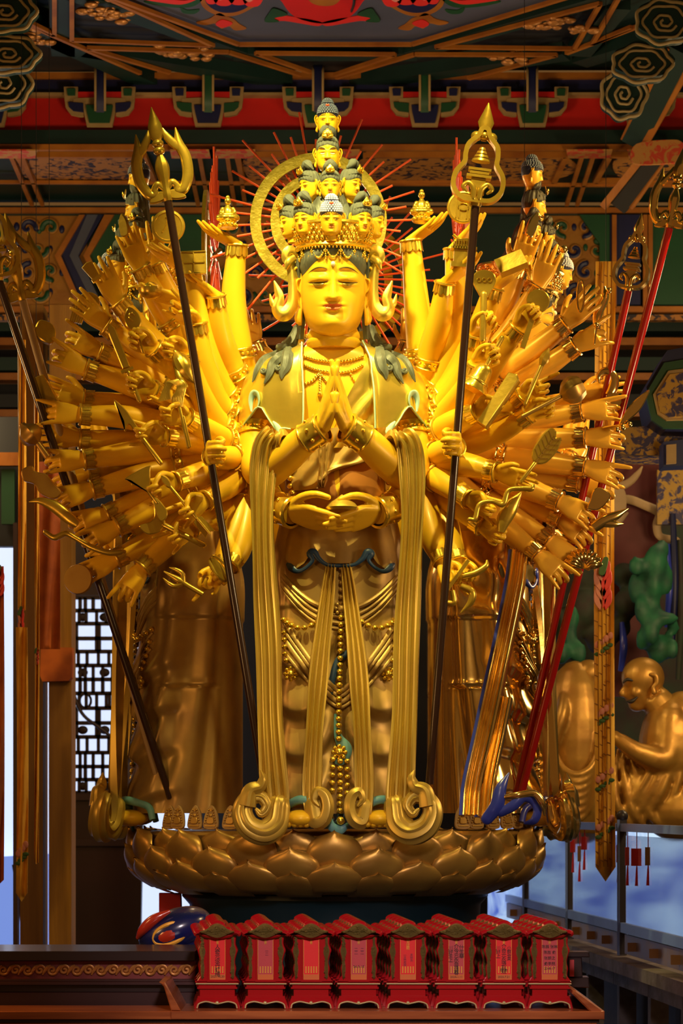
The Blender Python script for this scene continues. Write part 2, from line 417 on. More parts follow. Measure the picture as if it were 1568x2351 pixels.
def cpoly(pts, z, m, t=0.01, name='panel', par=None, smooth_n=0):
    q = [PZ(x, y, z) for x, y in (ol(pts, smooth_n) if smooth_n else pts)]
    mb = MB(); n = len(q); mb.add([Vector((v.x, v.y, z + k * t)) for k in (0, 1) for v in q], [tuple(range(n)), tuple(range(2 * n - 1, n - 1, -1))] + [(i, (i + 1) % n, n + (i + 1) % n, n + i) for i in range(n)])
    return obj(name, mb, MATS[m], par if par is not None else ceiling, smooth=False)
# octagonal painted panel and its frame
cpoly([(548, 102), (945, 102), (1400, -35), (1400, -180), (150, -180), (150, -35)], HC + 0.04, 'slate', 0.02, 'octagon_panel')
# beams between the coffers
for a, b in (((535, 112), (958, 112)), ((945, 108), (1420, -30)), ((548, 108), (140, -40)), ((195, 103), (660, 178)), ((1300, 112), (800, 184)), ((-40, 5), (340, 178)), ((1420, 0), (1330, 110)), ((1568, 60), (1330, 130)), ((140, -30), (145, 110))):
    cbar(a, b, 'dark_green', 0.16, HC + 0.075, 'ceiling_beam', None, 0.12)
for a, b in (((548, 102), (945, 102)), ((945, 102), (1340, -18)), ((548, 102), (225, -18)), ((165, -12), (165, 92)), ((165, 92), (490, 105)), ((490, 105), (240, -8)), ((1378, 8), (1318, 112)), ((1318, 112), (1000, 108)), ((1000, 108), (1378, 8)),
             ((125, -12), (125, 80)), ((125, 80), (50, 42)), ((200, 110), (525, 120)), ((525, 120), (690, 172)), ((200, 110), (390, 167)), ((587, 122), (907, 125)), ((587, 122), (712, 166)), ((907, 125), (768, 172)),
             ((952, 125), (1278, 126)), ((1278, 126), (1075, 180)), ((952, 125), (772, 178)), ((0, 28), (322, 168)), ((1420, -5), (1360, 100)), ((1360, 100), (1450, 62)), ((1568, 22), (1300, 122))):
    cbar(a, b)
for pts in ([(172, -10), (172, 88), (478, 100), (240, -10)], [(1372, 14), (1314, 106), (1010, 104)], [(210, 113), (520, 123), (675, 170), (392, 164)], [(600, 124), (900, 127), (768, 168), (712, 164)], [(960, 128), (1268, 129), (1075, 176), (780, 176)], [(0, 35), (300, 165), (0, 165)]):
    cpoly(pts, HC + 0.10, 'panel_black', 0.02, 'coffer_panel')
for k, (x, y) in enumerate(((230, 18), (255, 30), (280, 40), (210, 30), (1290, 48), (1262, 56), (1235, 62), (385, 122), (420, 122), (470, 124), (1150, 130), (1190, 130), (85, 72), (100, 100), (1340, 66))):
    c = PZ(x, y, HC); mb = MB()
    for q in range(7): mb.sphere(c + V(random.uniform(-.07, .07), random.uniform(-.10, .10), random.uniform(-.02, .03)), random.uniform(.018, .035), 8, 6, (1.4, 1, 0.7))
    obj('carved_ornament', mb, MATS['frieze_gold'], ceiling)
# painted flowers on the octagon
ZP = HC + 0.034
for sg in (-1, 1):
    mx = lambda x: 740 + sg * (x - 740)
    fl = lambda pts, z, m, n=40: cpoly([(mx(x), y) for x, y in pts], z, m, 0.004, 'painted_flower', None, n)
    fl([(880, -30), (1010, -30), (1018, 10), (985, 34), (940, 36), (900, 18), (876, 0)], ZP, 'trim_orange'); fl([(890, -30), (1004, -30), (1008, 4), (980, 26), (940, 28), (905, 10)], ZP - 0.006, 'navy')
    for x, y, r in ((900, 2, 22), (932, -2, 24), (966, 0, 24), (994, -4, 16)): fl([(x - r, y - 6), (x, y - 18), (x + r, y - 6), (x + r * 0.7, y + 10), (x, y + 14), (x - r * 0.7, y + 10)], ZP - 0.012, 'flower_red', 24)
    for x, y, r in ((908, 0, 12), (944, -6, 12), (974, -4, 12)): fl([(x - r, y - 4), (x, y - 10), (x + r, y - 4), (x, y + 5)], ZP - 0.018, 'flower_pink', 18)
    fl([(960, 38), (978, 30), (1000, 44), (1030, 52), (1010, 58), (985, 54), (972, 66), (955, 60), (940, 70), (914, 66), (930, 56), (944, 44)], ZP, 'trim_orange'); fl([(946, 54), (970, 46), (985, 56), (968, 64)], ZP - 0.006, 'flower_red', 20)
    fl([(740, 52), (770, 44), (800, 40), (840, 36), (862, 46), (858, 52), (830, 48), (790, 54), (750, 60)], ZP, 'flower_red'); fl([(820, 34), (850, 20), (862, 30), (872, 50), (840, 50), (850, 42)], ZP - 0.006, 'green')
    fl([(1010, -8), (1040, 2), (1070, 6), (1100, 0), (1150, 4), (1110, 14), (1060, 18), (1030, 12)], ZP, 'green'); fl([(1020, -6), (1060, 2), (1110, -6), (1150, -2), (1110, 6), (1060, 10)], ZP - 0.006, 'flower_red')
    fl([(1022, 22), (1050, 24), (1066, 16), (1060, 30), (1034, 32)], ZP, 'green', 24)
cpoly([(640, -30), (840, -30), (830, 8), (800, 40), (740, 54), (680, 40), (650, 8)], ZP, 'beam_red', 0.004, 'painted_flower', None, 40)
cpoly([(700, -30), (790, -30), (775, 6), (745, 14), (712, 4)], ZP - 0.006, 'trim_orange', 0.004, 'painted_flower', None, 30)
tag(obj('hanging_cable', MB().tube([PZ(812, -20, HC), PZ(812, 10, HC - 0.02), P(800, 40, 15.9), P(792, 50, 15.9), P(806, 46, 15.9), P(824, 24, 15.9), P(820, 10, 15.9)], 0.009, 8, n=50), MATS['cable']), 'black loop of cable dangling from the painted ceiling flower', 'cable')
# frieze beam at the back of the main bay
wb = struct(obj('wall_back', MB().box((0, 20.6, 3.0), (16, 0.1, 7)), MATS['panel_black'], smooth=False))
def vband(y0, y1, Y, m, x0=-300, x1=1850, d=0.08, name='beam', par=None):
    a = P(x0, y0, Y); b = P(x1, y1, Y)
    return obj(name, MB().box(((a.x + b.x) / 2, Y + d / 2, (a.z + b.z) / 2), (b.x - a.x, d, abs(a.z - b.z))), MATS[m], par if par is not None else wb, smooth=False)
YF = 17.0
vband(166, 179, YF + 0.02, 'trim_orange', name='moulding', d=0.05); vband(180, 213, YF + 0.06, 'navy'); vband(212, 218, YF, 'trim_tan', d=0.1, name='moulding'); vband(218, 300, YF + 0.08, 'beam_red'); vband(298, 330, YF - 0.02, 'dark_green', d=0.3); vband(331, 344, YF - 0.04, 'trim_orange', d=0.04, name='moulding')
for k, cx in enumerate((-18, 230, 478, 730, 975, 1222, 1470)):
    A, Bc = (('navy', 'green'), ('green', 'navy'))[k % 2]
    br = link('bracket', None, None, wb, Matrix.Translation(P(cx, 292, YF)))
    def fp(pts, m, dy, t=0.03, n=0, nm='plate'):
        M = Matrix(((YF / FP, 0, 0, (cx - CX) * YF / FP), (0, 0, 1, YF + dy), (0, YF / FP, 0, CZ + HZ * YF / FP), (0, 0, 0, 1)))
        pts = ol(pts, n) if n else pts
        mb = MB(); q = [(p[0], -p[1]) for p in pts]; mb.prism(q, t, 0, M); obj(nm, mb, MATS[m], br, smooth=False)
    fp([(-38, 240), (38, 240), (36, 262), (29, 294), (-29, 294), (-36, 262)], 'trim_tan', -0.03); fp([(-31, 247), (31, 247), (29, 262), (23, 287), (-23, 287), (-29, 262)], A, -0.05)
    for sg in (-1, 1):
        w2 = lambda L: [(sg * p[0], p[1]) for p in L]
        fp(w2([(37, 236), (80, 232), (78, 250), (66, 266), (48, 270), (37, 270)]), 'trim_tan', -0.02); fp(w2([(37, 242), (72, 239), (70, 250), (60, 259), (37, 262)]), Bc, -0.04)
        fp(w2([(50, 203), (82, 203), (80, 236), (50, 232)]), 'trim_tan', -0.025); fp(w2([(55, 209), (75, 209), (73, 224), (56, 224)]), A, -0.045)
        fp(w2([(10, 214), (50, 214), (50, 228), (10, 228)]), 'beam_red', -0.02); fp(w2([(10, 228), (60, 230), (60, 240), (10, 240)]), 'trim_tan', -0.03)
    tg = MB().sweep([P(cx, 150, YF - 0.02), P(cx, 158, YF - 0.12), P(cx, 190, YF - 0.14), P(cx, 230, YF - 0.13), P(cx, 256, YF - 0.09)], [(-0.030, -0.02), (0.030, -0.02), (0.030, 0.02), (-0.030, 0.02)], (1, 0, 0), 16)
    obj('tongue', tg, MATS[Bc], br)
    for sg in (-1, 1): obj('tongue_edge', MB().tube([P(cx + sg * 10, 152, YF - 0.04), P(cx + sg * 11, 162, YF - 0.15), P(cx + sg * 11, 200, YF - 0.17), P(cx + sg * 11, 255, YF - 0.12)], 0.0085, 8, n=16), MATS['trim_tan'], br)
# soffit beyond the frieze, with painted cartouches
sof = obj('soffit', MB().box((0, 17.85, HS + 0.10), (12, 1.7, 0.06)), MATS['dark_green'], ceiling, smooth=False)
for a, b in (((-40, 418), (1600, 426)),): cbar(a, b, 'trim_orange', 0.03, HS, 'moulding', ceiling, 0.024)
for x0, x1 in ((40, 330), (545, 700), (840, 1300), (1400, 1600)):
    q0 = 784 + (x0 - 784) * 0.945; q1 = 784 + (x1 - 784) * 0.945
    for pa, pb_ in (((x0, 356), (x1, 356)), ((q0, 416), (q1, 416)), ((x0, 356), (q0, 416)), ((x1, 356), (q1, 416))): cbar(pa, pb_, 'trim_orange', 0.04, HS + 0.02, 'cartouche_frame', ceiling, 0.04)
    cpoly([(x0 + 20, 362), (x1 - 20, 362), (x1 - 32, 412), (x0 + 32, 412)], HS + 0.02, 'painted_scroll', 0.01, 'cartouche', None, 40)
for x in (20, 430, 520, 760, 1340, 1480):
    xx = 784 + (x - 784) * 0.93
    cbar((x, 346), (xx, 470), 'trim_orange', 0.03, HS, 'moulding', ceiling, 0.024); cbar((x + 26, 346), (xx + 24, 470), 'trim_orange', 0.03, HS, 'moulding', ceiling, 0.024)
    cpoly([(x - 40, 346), (x + 66, 346), (x + 60, 364), (x - 36, 364)], HS - 0.032, 'painted_red', 0.01, 'painted_knot')
# carved openwork panels on the far beam
YC = 18.6
vband(472, 494, YC - 0.02, 'dark_green', d=0.06, name='moulding'); vband(476, 488, YC - 0.06, 'trim_orange', d=0.06, name='moulding'); vband(494, 712, YC + 0.01, 'dark_green', name='carved_panel'); vband(494, 712, YC, 'carve_gold', -300, 200, 0.02, 'carved_panel'); vband(494, 712, YC, 'carve_gold', 478, 650, 0.02, 'carved_panel'); vband(494, 712, YC, 'carve_gold', 1225, 1400, 0.02, 'carved_panel'); vband(703, 716, YC - 0.06, 'trim_orange', d=0.06, name='moulding'); vband(722, 735, YC - 0.02, 'painted_scroll', name='moulding')
def spiral(x, y, r, turn=1.6, sg=1, Y=YC - 0.02, a0=0.0, m='carve_gold', rad=8, name='scroll', par=None):
    n = 40; pts = []
    for i in range(n):
        t = i / (n - 1); a = a0 + sg * t * turn * 2 * PI; q = r * (1 - 0.86 * t); pts.append(P(x + q * math.cos(a), y + q * math.sin(a), Y))
    return obj(name, MB().tube(pts, [rad * Y / FP * (1 - 0.35 * i / (n - 1)) for i in range(n)], 8, round_end=True), MATS[m], par if par is not None else wb)
def openwork(x0, x1, y0, y1):
    rr = random.Random(int(x0) + 5)
    for j in range(4):
        for i in range(int((x1 - x0) / 52) + 1):
            x = x0 + i * 52 + (26 if j % 2 else 0); y = y0 + 28 + j * 50
            if x > x1: continue
            sg = 1 if (i + j) % 2 else -1; a0 = rr.choice((0, PI / 2, PI, -PI / 2))
            spiral(x, y, 20, 0.95, sg, YC - 0.006, a0, ('navy', 'green')[(i + j) % 2], 8, 'pierced_curl')
            spiral(x, y, 25, 1.1, sg, YC - 0.012, a0, 'carve_gold', 4.5)
            obj('pierced_hole', MB().sphere(P(x + 26, y + rr.uniform(-8, 8), YC), rr.uniform(5, 9) * YC / FP, 10, 6, (0.8, 0.5, 1.2)), MATS[('green', 'navy')[(i + j) % 2]], wb)
openwork(-40, 130, 496, 700); openwork(1240, 1400, 496, 700); openwork(480, 640, 500, 700)
def plate_px(pts, Y, m, t=0.03, par=None, name='plate', n=0, kind=None):
    M = Matrix(((Y / FP, 0, 0, -CX * Y / FP), (0, 0, 1, Y), (0, Y / FP, 0, CZ + HZ * Y / FP), (0, 0, 0, 1)))
    pts = ol(pts, n) if n else pts
    return obj(name, MB().prism([(p[0], -p[1]) for p in pts], t, 0, M), MATS[m], par, smooth=False)
plate_px([(182, 494), (126, 588), (176, 700), (232, 700), (182, 588), (238, 494)], YC - 0.022, 'navy', 0.03, wb, 'chevron'); plate_px([(200, 494), (160, 588), (215, 700), (235, 700), (180, 588), (225, 494)], YC - 0.03, 'slate', 0.03, wb, 'chevron'); plate_px([(240, 494), (192, 588), (245, 700), (262, 700), (206, 588), (262, 494)], YC - 0.05, 'trim_orange', 0.03, wb, 'chevron')
plate_px([(262, 494), (206, 588), (262, 700), (480, 700), (480, 494)], YC - 0.02, 'green', 0.03, wb, 'carved_panel'); plate_px([(195, 494), (140, 588), (190, 700), (176, 700), (126, 588), (182, 494)], YC - 0.05, 'trim_orange', 0.03, wb, 'chevron')
plate_px([(1225, 494), (1245, 494), (1245, 700), (1225, 700)], YC - 0.05, 'trim_orange', 0.03, wb, 'chevron'); plate_px([(1330, 494), (1376, 560), (1376, 640), (1330, 700), (1400, 700), (1400, 494)], YC - 0.04, 'green', 0.03, wb, 'chevron')
plate_px([(1400, 494), (1470, 494), (1470, 700), (1400, 700)], YC - 0.05, 'navy', 0.03, wb, 'chevron'); plate_px([(1490, 494), (1600, 494), (1600, 700), (1490, 700)], YC - 0.05, 'green', 0.03, wb, 'chevron')
for x in (1405, 1476, 1488): plate_px([(x, 494), (x + 10, 494), (x + 10, 705), (x, 705)], YC - 0.08, 'trim_orange', 0.03, wb, 'chevron')
# deeper cross beams below
for y0, y1, m in ((735, 760, 'dark_green'), (775, 792, 'trim_orange'), (820, 850, 'dark_green'), (856, 872, 'trim_orange'), (905, 935, 'panel_black'), (940, 956, 'trim_orange')): vband(y0, y1, 19.6, m, name='cross_beam', d=0.2)
# beams of the side bay climbing to the upper right, and the painted column head
sb = struct(obj('wall_right', MB().box((3.6, 15.5, 3.2), (0.1, 11, 6.6)), MATS['panel_black'], smooth=False))
def pbar(a, b, Ya, Yb, wd, m, par=None, name='beam', th=0.12):
    return obj(name, MB().bar(P(a[0], a[1], Ya), P(b[0], b[1], Yb), wd, th, (0, 1, 0)), MATS[m], par if par is not None else sb, smooth=False)
for off, m, wd in ((0, 'trim_orange', 0.05), (-34, 'dark_green', 0.16), (-66, 'trim_orange', 0.05)): pbar((1476 + off * 0.6, 340 + off * 0.4), (1600 + off, 120 + off * 0.3), 16.8, 16.2, wd, m)
for off, m, wd in ((0, 'trim_orange', 0.05), (-30, 'panel_black', 0.14), (-62, 'trim_orange', 0.05)): pbar((1448 + off, 474), (1530 + off * 0.8, 356), 17.0, 16.8, wd, m)
plate_px([(1460, 332), (1540, 322), (1568, 330), (1600, 366), (1500, 378), (1450, 372)], 16.7, 'painted_red', 0.03, sb, 'painted_knot', 30)
ch_ = link('painted_beam_end', None, None, sb, Matrix.Translation(P(1530, 1000, 14.6)))
plate_px([(1472, 905), (1520, 822), (1640, 800), (1640, 1000), (1520, 996), (1488, 975)], 14.62, 'navy', 0.5, ch_, 'edge_board'); plate_px([(1482, 905), (1524, 834), (1640, 815), (1640, 985), (1522, 984), (1496, 966)], 14.34, 'green', 0.04, ch_, 'field'); plate_px([(1500, 905), (1534, 852), (1640, 838), (1640, 962), (1530, 966), (1510, 952)], 14.30, 'trim_tan', 0.03, ch_, 'border'); plate_px([(1508, 905), (1538, 860), (1640, 848), (1640, 955), (1536, 958), (1516, 946)], 14.27, 'painted_gold', 0.03, ch_, 'scrollwork')
plate_px([(1392, 1000), (1500, 990), (1600, 990), (1600, 1046), (1480, 1056), (1396, 1044)], 14.9, 'painted_gold', 0.4, sb, 'carved_corbel', 30)
plate_px([(1518, 1020), (1600, 1010), (1600, 1072), (1518, 1076)], 14.6, 'navy', 0.2, sb, 'beam_end'); plate_px([(1530, 1022), (1552, 1020), (1552, 1064), (1530, 1066)], 14.45, 'trim_tan', 0.03, sb, 'beam_end')
# red wall with cream cloud scrolls
rwall = struct(plate_px([(1395, 1056), (1512, 1056), (1512, 1600), (1395, 1600)], 17.2, 'red_wall', 0.06, None, 'wall_side')); struct(plate_px([(1150, 1150), (1700, 1150), (1700, 2150), (1150, 2150)], 18.4, 'rock_dark', 0.08, None, 'wall_far'))
plate_px([(1508, 1080), (1620, 1080), (1620, 1205), (1508, 1205)], 16.9, 'painted_gold', 0.05, rwall, 'pierced_panel')
for pts, r in (([(1330, 1160), (1390, 1130), (1440, 1110), (1462, 1090), (1474, 1072)], [10, 11, 9, 7, 2]), ([(1395, 1150), (1440, 1146), (1480, 1160), (1514, 1178), (1508, 1206), (1516, 1232), (1552, 1240), (1558, 1250)], [9, 10, 10, 11, 10, 9, 8, 4]), ([(1400, 1205), (1420, 1196), (1440, 1178)], [8, 8, 3])):
    obj('cloud_scroll', MB().tube([P(x, y, 17.0) for x, y in pts], [q * 17 / FP for q in r], 10, n=40, flat=0.5, up=(0, 1, 0), round_end=True), MATS['cream'], rwall)
plate_px([(1400, 1120), (1432, 1125), (1436, 1170), (1420, 1200), (1396, 1200)], 16.95, 'cream', 0.05, rwall, 'cloud_scroll', 24)
# coloured rockwork
def rock(name, label, blobs, Y, m, vox=0.03):
    mb = MB()
    for x, y, r, sx, sz in blobs: mb.sphere(P(x, y, Y + random.uniform(-0.06, 0.1)), r * Y / FP, 14, 9, (sx, 1, sz))
    me = remesh(mb, name, vox, 2); me.materials.append(MATS[m]); o = link(name, me); tag(o, label, 'rockwork'); return o
random.seed(3)
rock('rockwork', 'bright green carved rock pillar against the dark red wall, right edge', [(1505, 1290, 26, 1, 1.6), (1520, 1262, 18, 1, 1.4), (1500, 1340, 24, 0.8, 1.6), (1530, 1330, 20, 0.8, 2), (1500, 1400, 22, 0.8, 1.8), (1496, 1450, 20, 1, 1.6), (1460, 1300, 18, 1, 1.4), (1462, 1350, 22, 1, 1.8), (1470, 1400, 16, 1, 2), (1520, 1420, 26, 1.6, 0.6), (1545, 1440, 16, 1, 1.6), (1545, 1490, 14, 1, 2), (1510, 1490, 26, 1, 1.4), (1470, 1470, 14, 0.8, 2)], 16.5, 'rock_green')
rock('rockwork', 'dark mossy boulders stacked behind the hanging yellow banner', [(1432, 1320, 30, 1, 1), (1440, 1385, 34, 1, 1), (1420, 1440, 30, 1, 1), (1350, 1330, 34, 1, 1.2), (1340, 1400, 36, 1, 1.2), (1300, 1440, 40, 1, 1.2), (1380, 1470, 36, 1, 1), (1250, 1400, 34, 1, 1.4)], 16.9, 'rock_dark')
rock('rockwork', 'green rock spur between the two red poles and the banner', [(1318, 1420, 16, 0.8, 2), (1310, 1465, 20, 0.8, 2), (1330, 1500, 18, 1, 1.6), (1290, 1500, 18, 1, 1.6)], 16.6, 'rock_green')
for k, (x, m) in enumerate(((1545, 'navy'), (1560, 'rock_dark'), (1534, 'royal_blue'), (1428, 'royal_blue'))):
    y0, y1 = ((1180, 1500), (1240, 1560), (1250, 1440), (1430, 1540))[k]
    tag(obj('painted_drape', MB().tube([P(x, y0, 16.85), P(x + 4, (y0 + y1) / 2, 16.8), P(x - 3, y1, 16.85)], [6 * 16.8 / FP, 9 * 16.8 / FP, 6 * 16.8 / FP], 10, n=16), MATS[m]), ('dark navy drape strip hanging beside the green rock pillar', 'brownish drape strip at the very right edge above the laughing head', 'blue drape strip nearest the green rock pillar', 'short blue drape strip just right of the yellow banner')[k], 'drape')
# left side: daylight, lattice window, timber columns
wl = struct(obj('wall_left', MB().box((-4.2, 15, 3.2), (0.1, 12, 6.6)), MATS['maroon'], smooth=False))
sky = struct(plate_px([(-500, 1240), (440, 1240), (440, 2300), (-500, 2300)], 20.2, 'daylight', 0.05, None, 'window_4')); sky['label'] = 'bright blue-white daylight outside the lattice'
struct(plate_px([(-300, 1985), (112, 1960), (112, 2300), (-300, 2300)], 20.0, 'daylight_blue', 0.04, None, 'window_5'))['label'] = 'blue shade outdoors at the foot of the daylight'
YW = 19.2
win = struct(link('window_1', None, None, None, Matrix.Translation(P(225, 1822, YW))))
def wbar(x0, y0, x1, y1, wpx=6, par=win, m='lattice', Y=YW, name='lattice_bar'):
    return obj(name, MB().bar(P(x0, y0, Y), P(x1, y1, Y), wpx * Y / FP, 0.04, (0, 1, 0)), MATS[m], par, smooth=False)
hl = [1372, 1402, 1432, 1466, 1496, 1528, 1560, 1592, 1626, 1660, 1692, 1728, 1760, 1790, 1820]
for y in hl: wbar(162, y, 345, y, 9)
for x in (166, 345): wbar(x, 1360, x, 1830, 9)
for j in range(len(hl) - 1):
    a, b = hl[j], hl[j + 1]
    xs = ([184, 196, 214, 236, 258, 282, 300, 322], [180, 200, 226, 250, 274, 300, 324], [176, 222, 228, 268, 312], [182, 198, 222, 244, 252, 276, 300, 322])[(j * 7 + j // 3) % 4]
    for x in xs: wbar(x, a, x, b, 7 if j % 3 else 8)
    if j % 4 == 1:
        for x in (190, 240, 290): obj('lattice_boss', MB().sphere(P(x, (a + b) / 2, YW), 10 * YW / FP, 10, 7, (1.2, 0.4, 1)), MATS['lattice'], win)
for k in range(3):
    x = 196 + 60 * k; cc = (x, 1609); obj('lattice_rosette', MB().tube([P(x + 13 * math.cos(t * PI / 8), 1609 + 16 * math.sin(t * PI / 8), YW) for t in range(17)], 3 * YW / FP, 6), MATS['lattice'], win)
struct(plate_px([(150, 1820), (330, 1820), (322, 2260), (150, 2260)], YW + 0.05, 'maroon', 0.1, None, 'door_1'))
struct(plate_px([(140, 1190), (420, 1190), (420, 1368), (140, 1368)], YW + 0.05, 'maroon', 0.1, None, 'trim_4'))
obj('door_rail', MB().box(P(240, 1830, YW - 0.02), (0.62, 0.06, 0.05)), MATS['wood_plum'], bpy.data.objects['door_1'], smooth=False); obj('door_rail', MB().box(P(240, 1935, YW - 0.02), (0.62, 0.06, 0.05)), MATS['wood_plum'], bpy.data.objects['door_1'], smooth=False)
def colbox(x0, x1, y0, y1, Y, m, label, d=0.25, name='timber_column', cat='column'):
    a = P(x0, y0, Y); b = P(x1, y1, Y)
    o = obj(name, MB().box(((a.x + b.x) / 2, Y + d / 2, (a.z + b.z) / 2), (b.x - a.x, d, abs(a.z - b.z))), MATS[m], smooth=False); return tag(o, label, cat)
colbox(112, 164, 700, 2400, 15.6, 'column_wood', 'wide ochre timber column just left of the window lattice')
colbox(46, 99, 700, 2400, 15.8, 'column_wood', 'slimmer ochre timber column left of the bright light slit')
tag(plate_px([(96, 1488), (168, 1488), (166, 1556), (160, 1564), (100, 1566), (94, 1552)], 15.56, 'banner_orange', 0.12, None, 'timber_brace'), 'orange-brown block bridging the two ochre timber columns', 'brace')
colbox(30, 40, 1200, 2300, 16.4, 'lattice', 'thin dark post standing against the daylight, far left', 0.1, 'thin_post', 'post')
struct(plate_px([(-200, 960), (48, 960), (48, 1256), (-200, 1256)], 16.6, 'panel_black', 0.1, None, 'trim_1')); struct(plate_px([(4, 1078), (34, 1078), (34, 1204), (4, 1204)], 16.5, 'green', 0.04, None, 'trim_2')); struct(plate_px([(-200, 1040), (48, 1040), (48, 1070), (-200, 1070)], 16.45, 'trim_orange', 0.06, None, 'trim_3'))
tag(obj('outdoor_tree', MB().tube([P(30, 1985, 18.5), P(44, 2040, 18.5), P(52, 2110, 18.5), P(66, 2200, 18.5)], [3 * 18.5 / FP, 8 * 18.5 / FP, 7 * 18.5 / FP, 9 * 18.5 / FP], 8, n=16).tube([P(52, 2110, 18.5), P(70, 2060, 18.5), P(80, 2030, 18.5)], [6 * 18.5 / FP, 5 * 18.5 / FP, 3 * 18.5 / FP], 8, n=10), MATS['navy']), 'dark forked tree trunk outdoors at the lower left', 'tree')
tag(obj('twig', MB().tube([P(166, 1590, 18.9), P(190, 1640, 18.9), P(230, 1672, 18.9), P(276, 1706, 18.9)], [5 * 18.9 / FP, 4 * 18.9 / FP, 4 * 18.9 / FP, 3 * 18.9 / FP], 8, n=20), MATS['wood_plum']), 'bare slanting twig in front of the window lattice', 'twig')
# cloud brackets at the two upper corners
def cloud(label, cx, cy, rx, ry, Y):
    t = thing('cloud_bracket', label, 'bracket', P(cx, cy, Y))
    lob = []
    for k in range(28):
        a = 2 * PI * k / 28; q = 1 + 0.06 * math.cos(7 * a); lob.append((cx + rx * q * math.cos(a), cy + ry * q * math.sin(a)))
    plate_px(lob, Y, 'dark_green', 0.16, t, 'cloud_board', 56)
    obj('cloud_rim', MB().tube([P(x, y, Y - 0.085) for x, y in ol(lob + [], 60)] + [P(*ol(lob, 60)[0], Y - 0.085)], 4.2 * Y / FP, 8), MATS['cloud_line'], t)
    for i, (r0, a0) in enumerate(((0.74, 0.4), (0.46, 0.4))):
        pts = []
        for k in range(46):
            s_ = k / 45; a = a0 + s_ * 2 * PI * (1.0 if i == 0 else 1.6); q = (r0 - (0.0 if i == 0 else 0.36 * s_)) * (1 + 0.05 * math.cos(6 * a)); pts.append(P(cx + rx * q * math.cos(a), cy + ry * q * math.sin(a), Y - 0.085))
        obj('cloud_line', MB().tube(pts, 3.2 * Y / FP, 8), MATS['cloud_line'], t)
cloud('topmost curled cloud bracket in the upper left corner', 12, 26, 70, 46, 14.2); cloud('middle curled cloud bracket on the upper left edge', 18, 124, 72, 42, 14.4); cloud('lowest dark cloud bracket on the upper left edge', 8, 192, 64, 54, 14.8)
cloud('topmost curled cloud bracket in the upper right corner', 1526, 50, 66, 50, 14.2); cloud('middle curled cloud bracket near the upper right corner', 1474, 146, 68, 42, 14.4); cloud('lowest dark cloud bracket beside the red frieze, upper right', 1432, 216, 52, 56, 15.4)

# ================================================================== lotus pedestal
AX = Vector((-0.035, 13.0, 0.0))                 # common axis of the four statues
S12 = 12.0 / FP                                 # metres per photo pixel at the front statue
lotus = thing('lotus_pedestal', 'huge bronze-gold lotus pedestal of overlapping petals under the statues', 'pedestal', (AX.x, AX.y, 0.0))
core = MB().lathe([(0.80, 1.19), (0.90, 1.21), (0.985, 1.30), (1.03, 1.42), (1.04, 1.50), (1.00, 1.515), (0.02, 1.525)], 64, AX)
obj('seed_head', core, MATS['lotus_gold'], lotus)
def petal_mesh(h, wdt, bulge, lean, lip):
    nu, nv = 13, 11; outer = []; inner = []
    for layer in (0, 1):
        for j in range(nv):
            v = j / (nv - 1)
            wv = wdt * (0.72 + 0.28 * sm(v / 0.4)) * max(0.0, 1 - max(0, (v - 0.42) / 0.58) ** 2.4) ** 0.5
            for i in range(nu):
                u = i / (nu - 1) * 2 - 1
                d = lean * v + bulge * math.sin(PI * (0.12 + 0.60 * v)) - 0.085 * (1 - math.sqrt(1 - 0.85 * u * u)) * (0.35 + 0.65 * v) + lip * max(0, (v - 0.86) / 0.14) ** 2 * max(0, 1 - 2 * abs(u))
                z = h * v - 0.012 * abs(u) * v + (0.006 * max(0, 1 - abs(u) * 5) if v > 0.97 else 0)
                p = Vector((d - 0.010 * layer, u * wv / 2, z))
                (inner if layer else outer).append(p)
    mb = MB(); n = nu * nv; fs = []
    for j in range(nv - 1):
        for i in range(nu - 1):
            a = j * nu + i
            fs.append((a, a + 1, a + nu + 1, a + nu)); fs.append((n + a, n + a + nu, n + a + nu + 1, n + a + 1))
    rim = [j * nu for j in range(nv)][::-1] + list(range(1, nu)) + [j * nu + nu - 1 for j in range(1, nv)]
    rim = list(range(nu)) + [j * nu + nu - 1 for j in range(1, nv)] + [(nv - 1) * nu + i for i in range(nu - 2, -1, -1)] + [j * nu for j in range(nv - 2, 0, -1)]
    for k in range(len(rim)):
        a, b = rim[k], rim[(k + 1) % len(rim)]; fs.append((a, n + a, n + b, b))
    mb.add(outer + inner, fs); me = mb.mesh('petal', True, 1.2); fix_normals(me); return me
rows = [  # base radius, base z, height, width, bulge, lean, lip, half step
    (1.000, 1.350, 0.186, 0.300, 0.075, 0.010, 0.010, 1),
    (1.020, 1.300, 0.232, 0.285, 0.105, 0.015, 0.012, 0),
    (1.005, 1.250, 0.198, 0.290, 0.110, 0.045, 0.014, 1),
    (0.955, 1.212, 0.164, 0.295, 0.115, 0.085, 0.016, 0),
    (0.880, 1.188, 0.128, 0.305, 0.100, 0.155, 0.020, 1)]
for r, z, h, wd, bu, le, li, hs in rows:
    me = petal_mesh(h, wd, bu, le, li); me.materials.append(MATS['lotus_gold'])
    for k in range(16):
        a = 2 * PI * (k + 0.5 * hs) / 16 - PI / 2
        M = Matrix.Translation(AX + Vector((math.cos(a) * r, math.sin(a) * r, z))) @ Matrix.Rotation(a, 4, 'Z')
        link('petal', me, None, lotus, M)
plinth = obj('round_plinth', MB().lathe([(0.86, 0.0), (0.86, 0.2), (0.80, 0.26), (0.775, 0.9), (0.79, 1.12), (0.83, 1.165), (0.83, 1.19), (0.5, 1.195)], 48, AX), MATS['plinth_teal'])
tag(plinth, 'dark teal round plinth below the lotus, mostly hidden by red tablets', 'plinth')

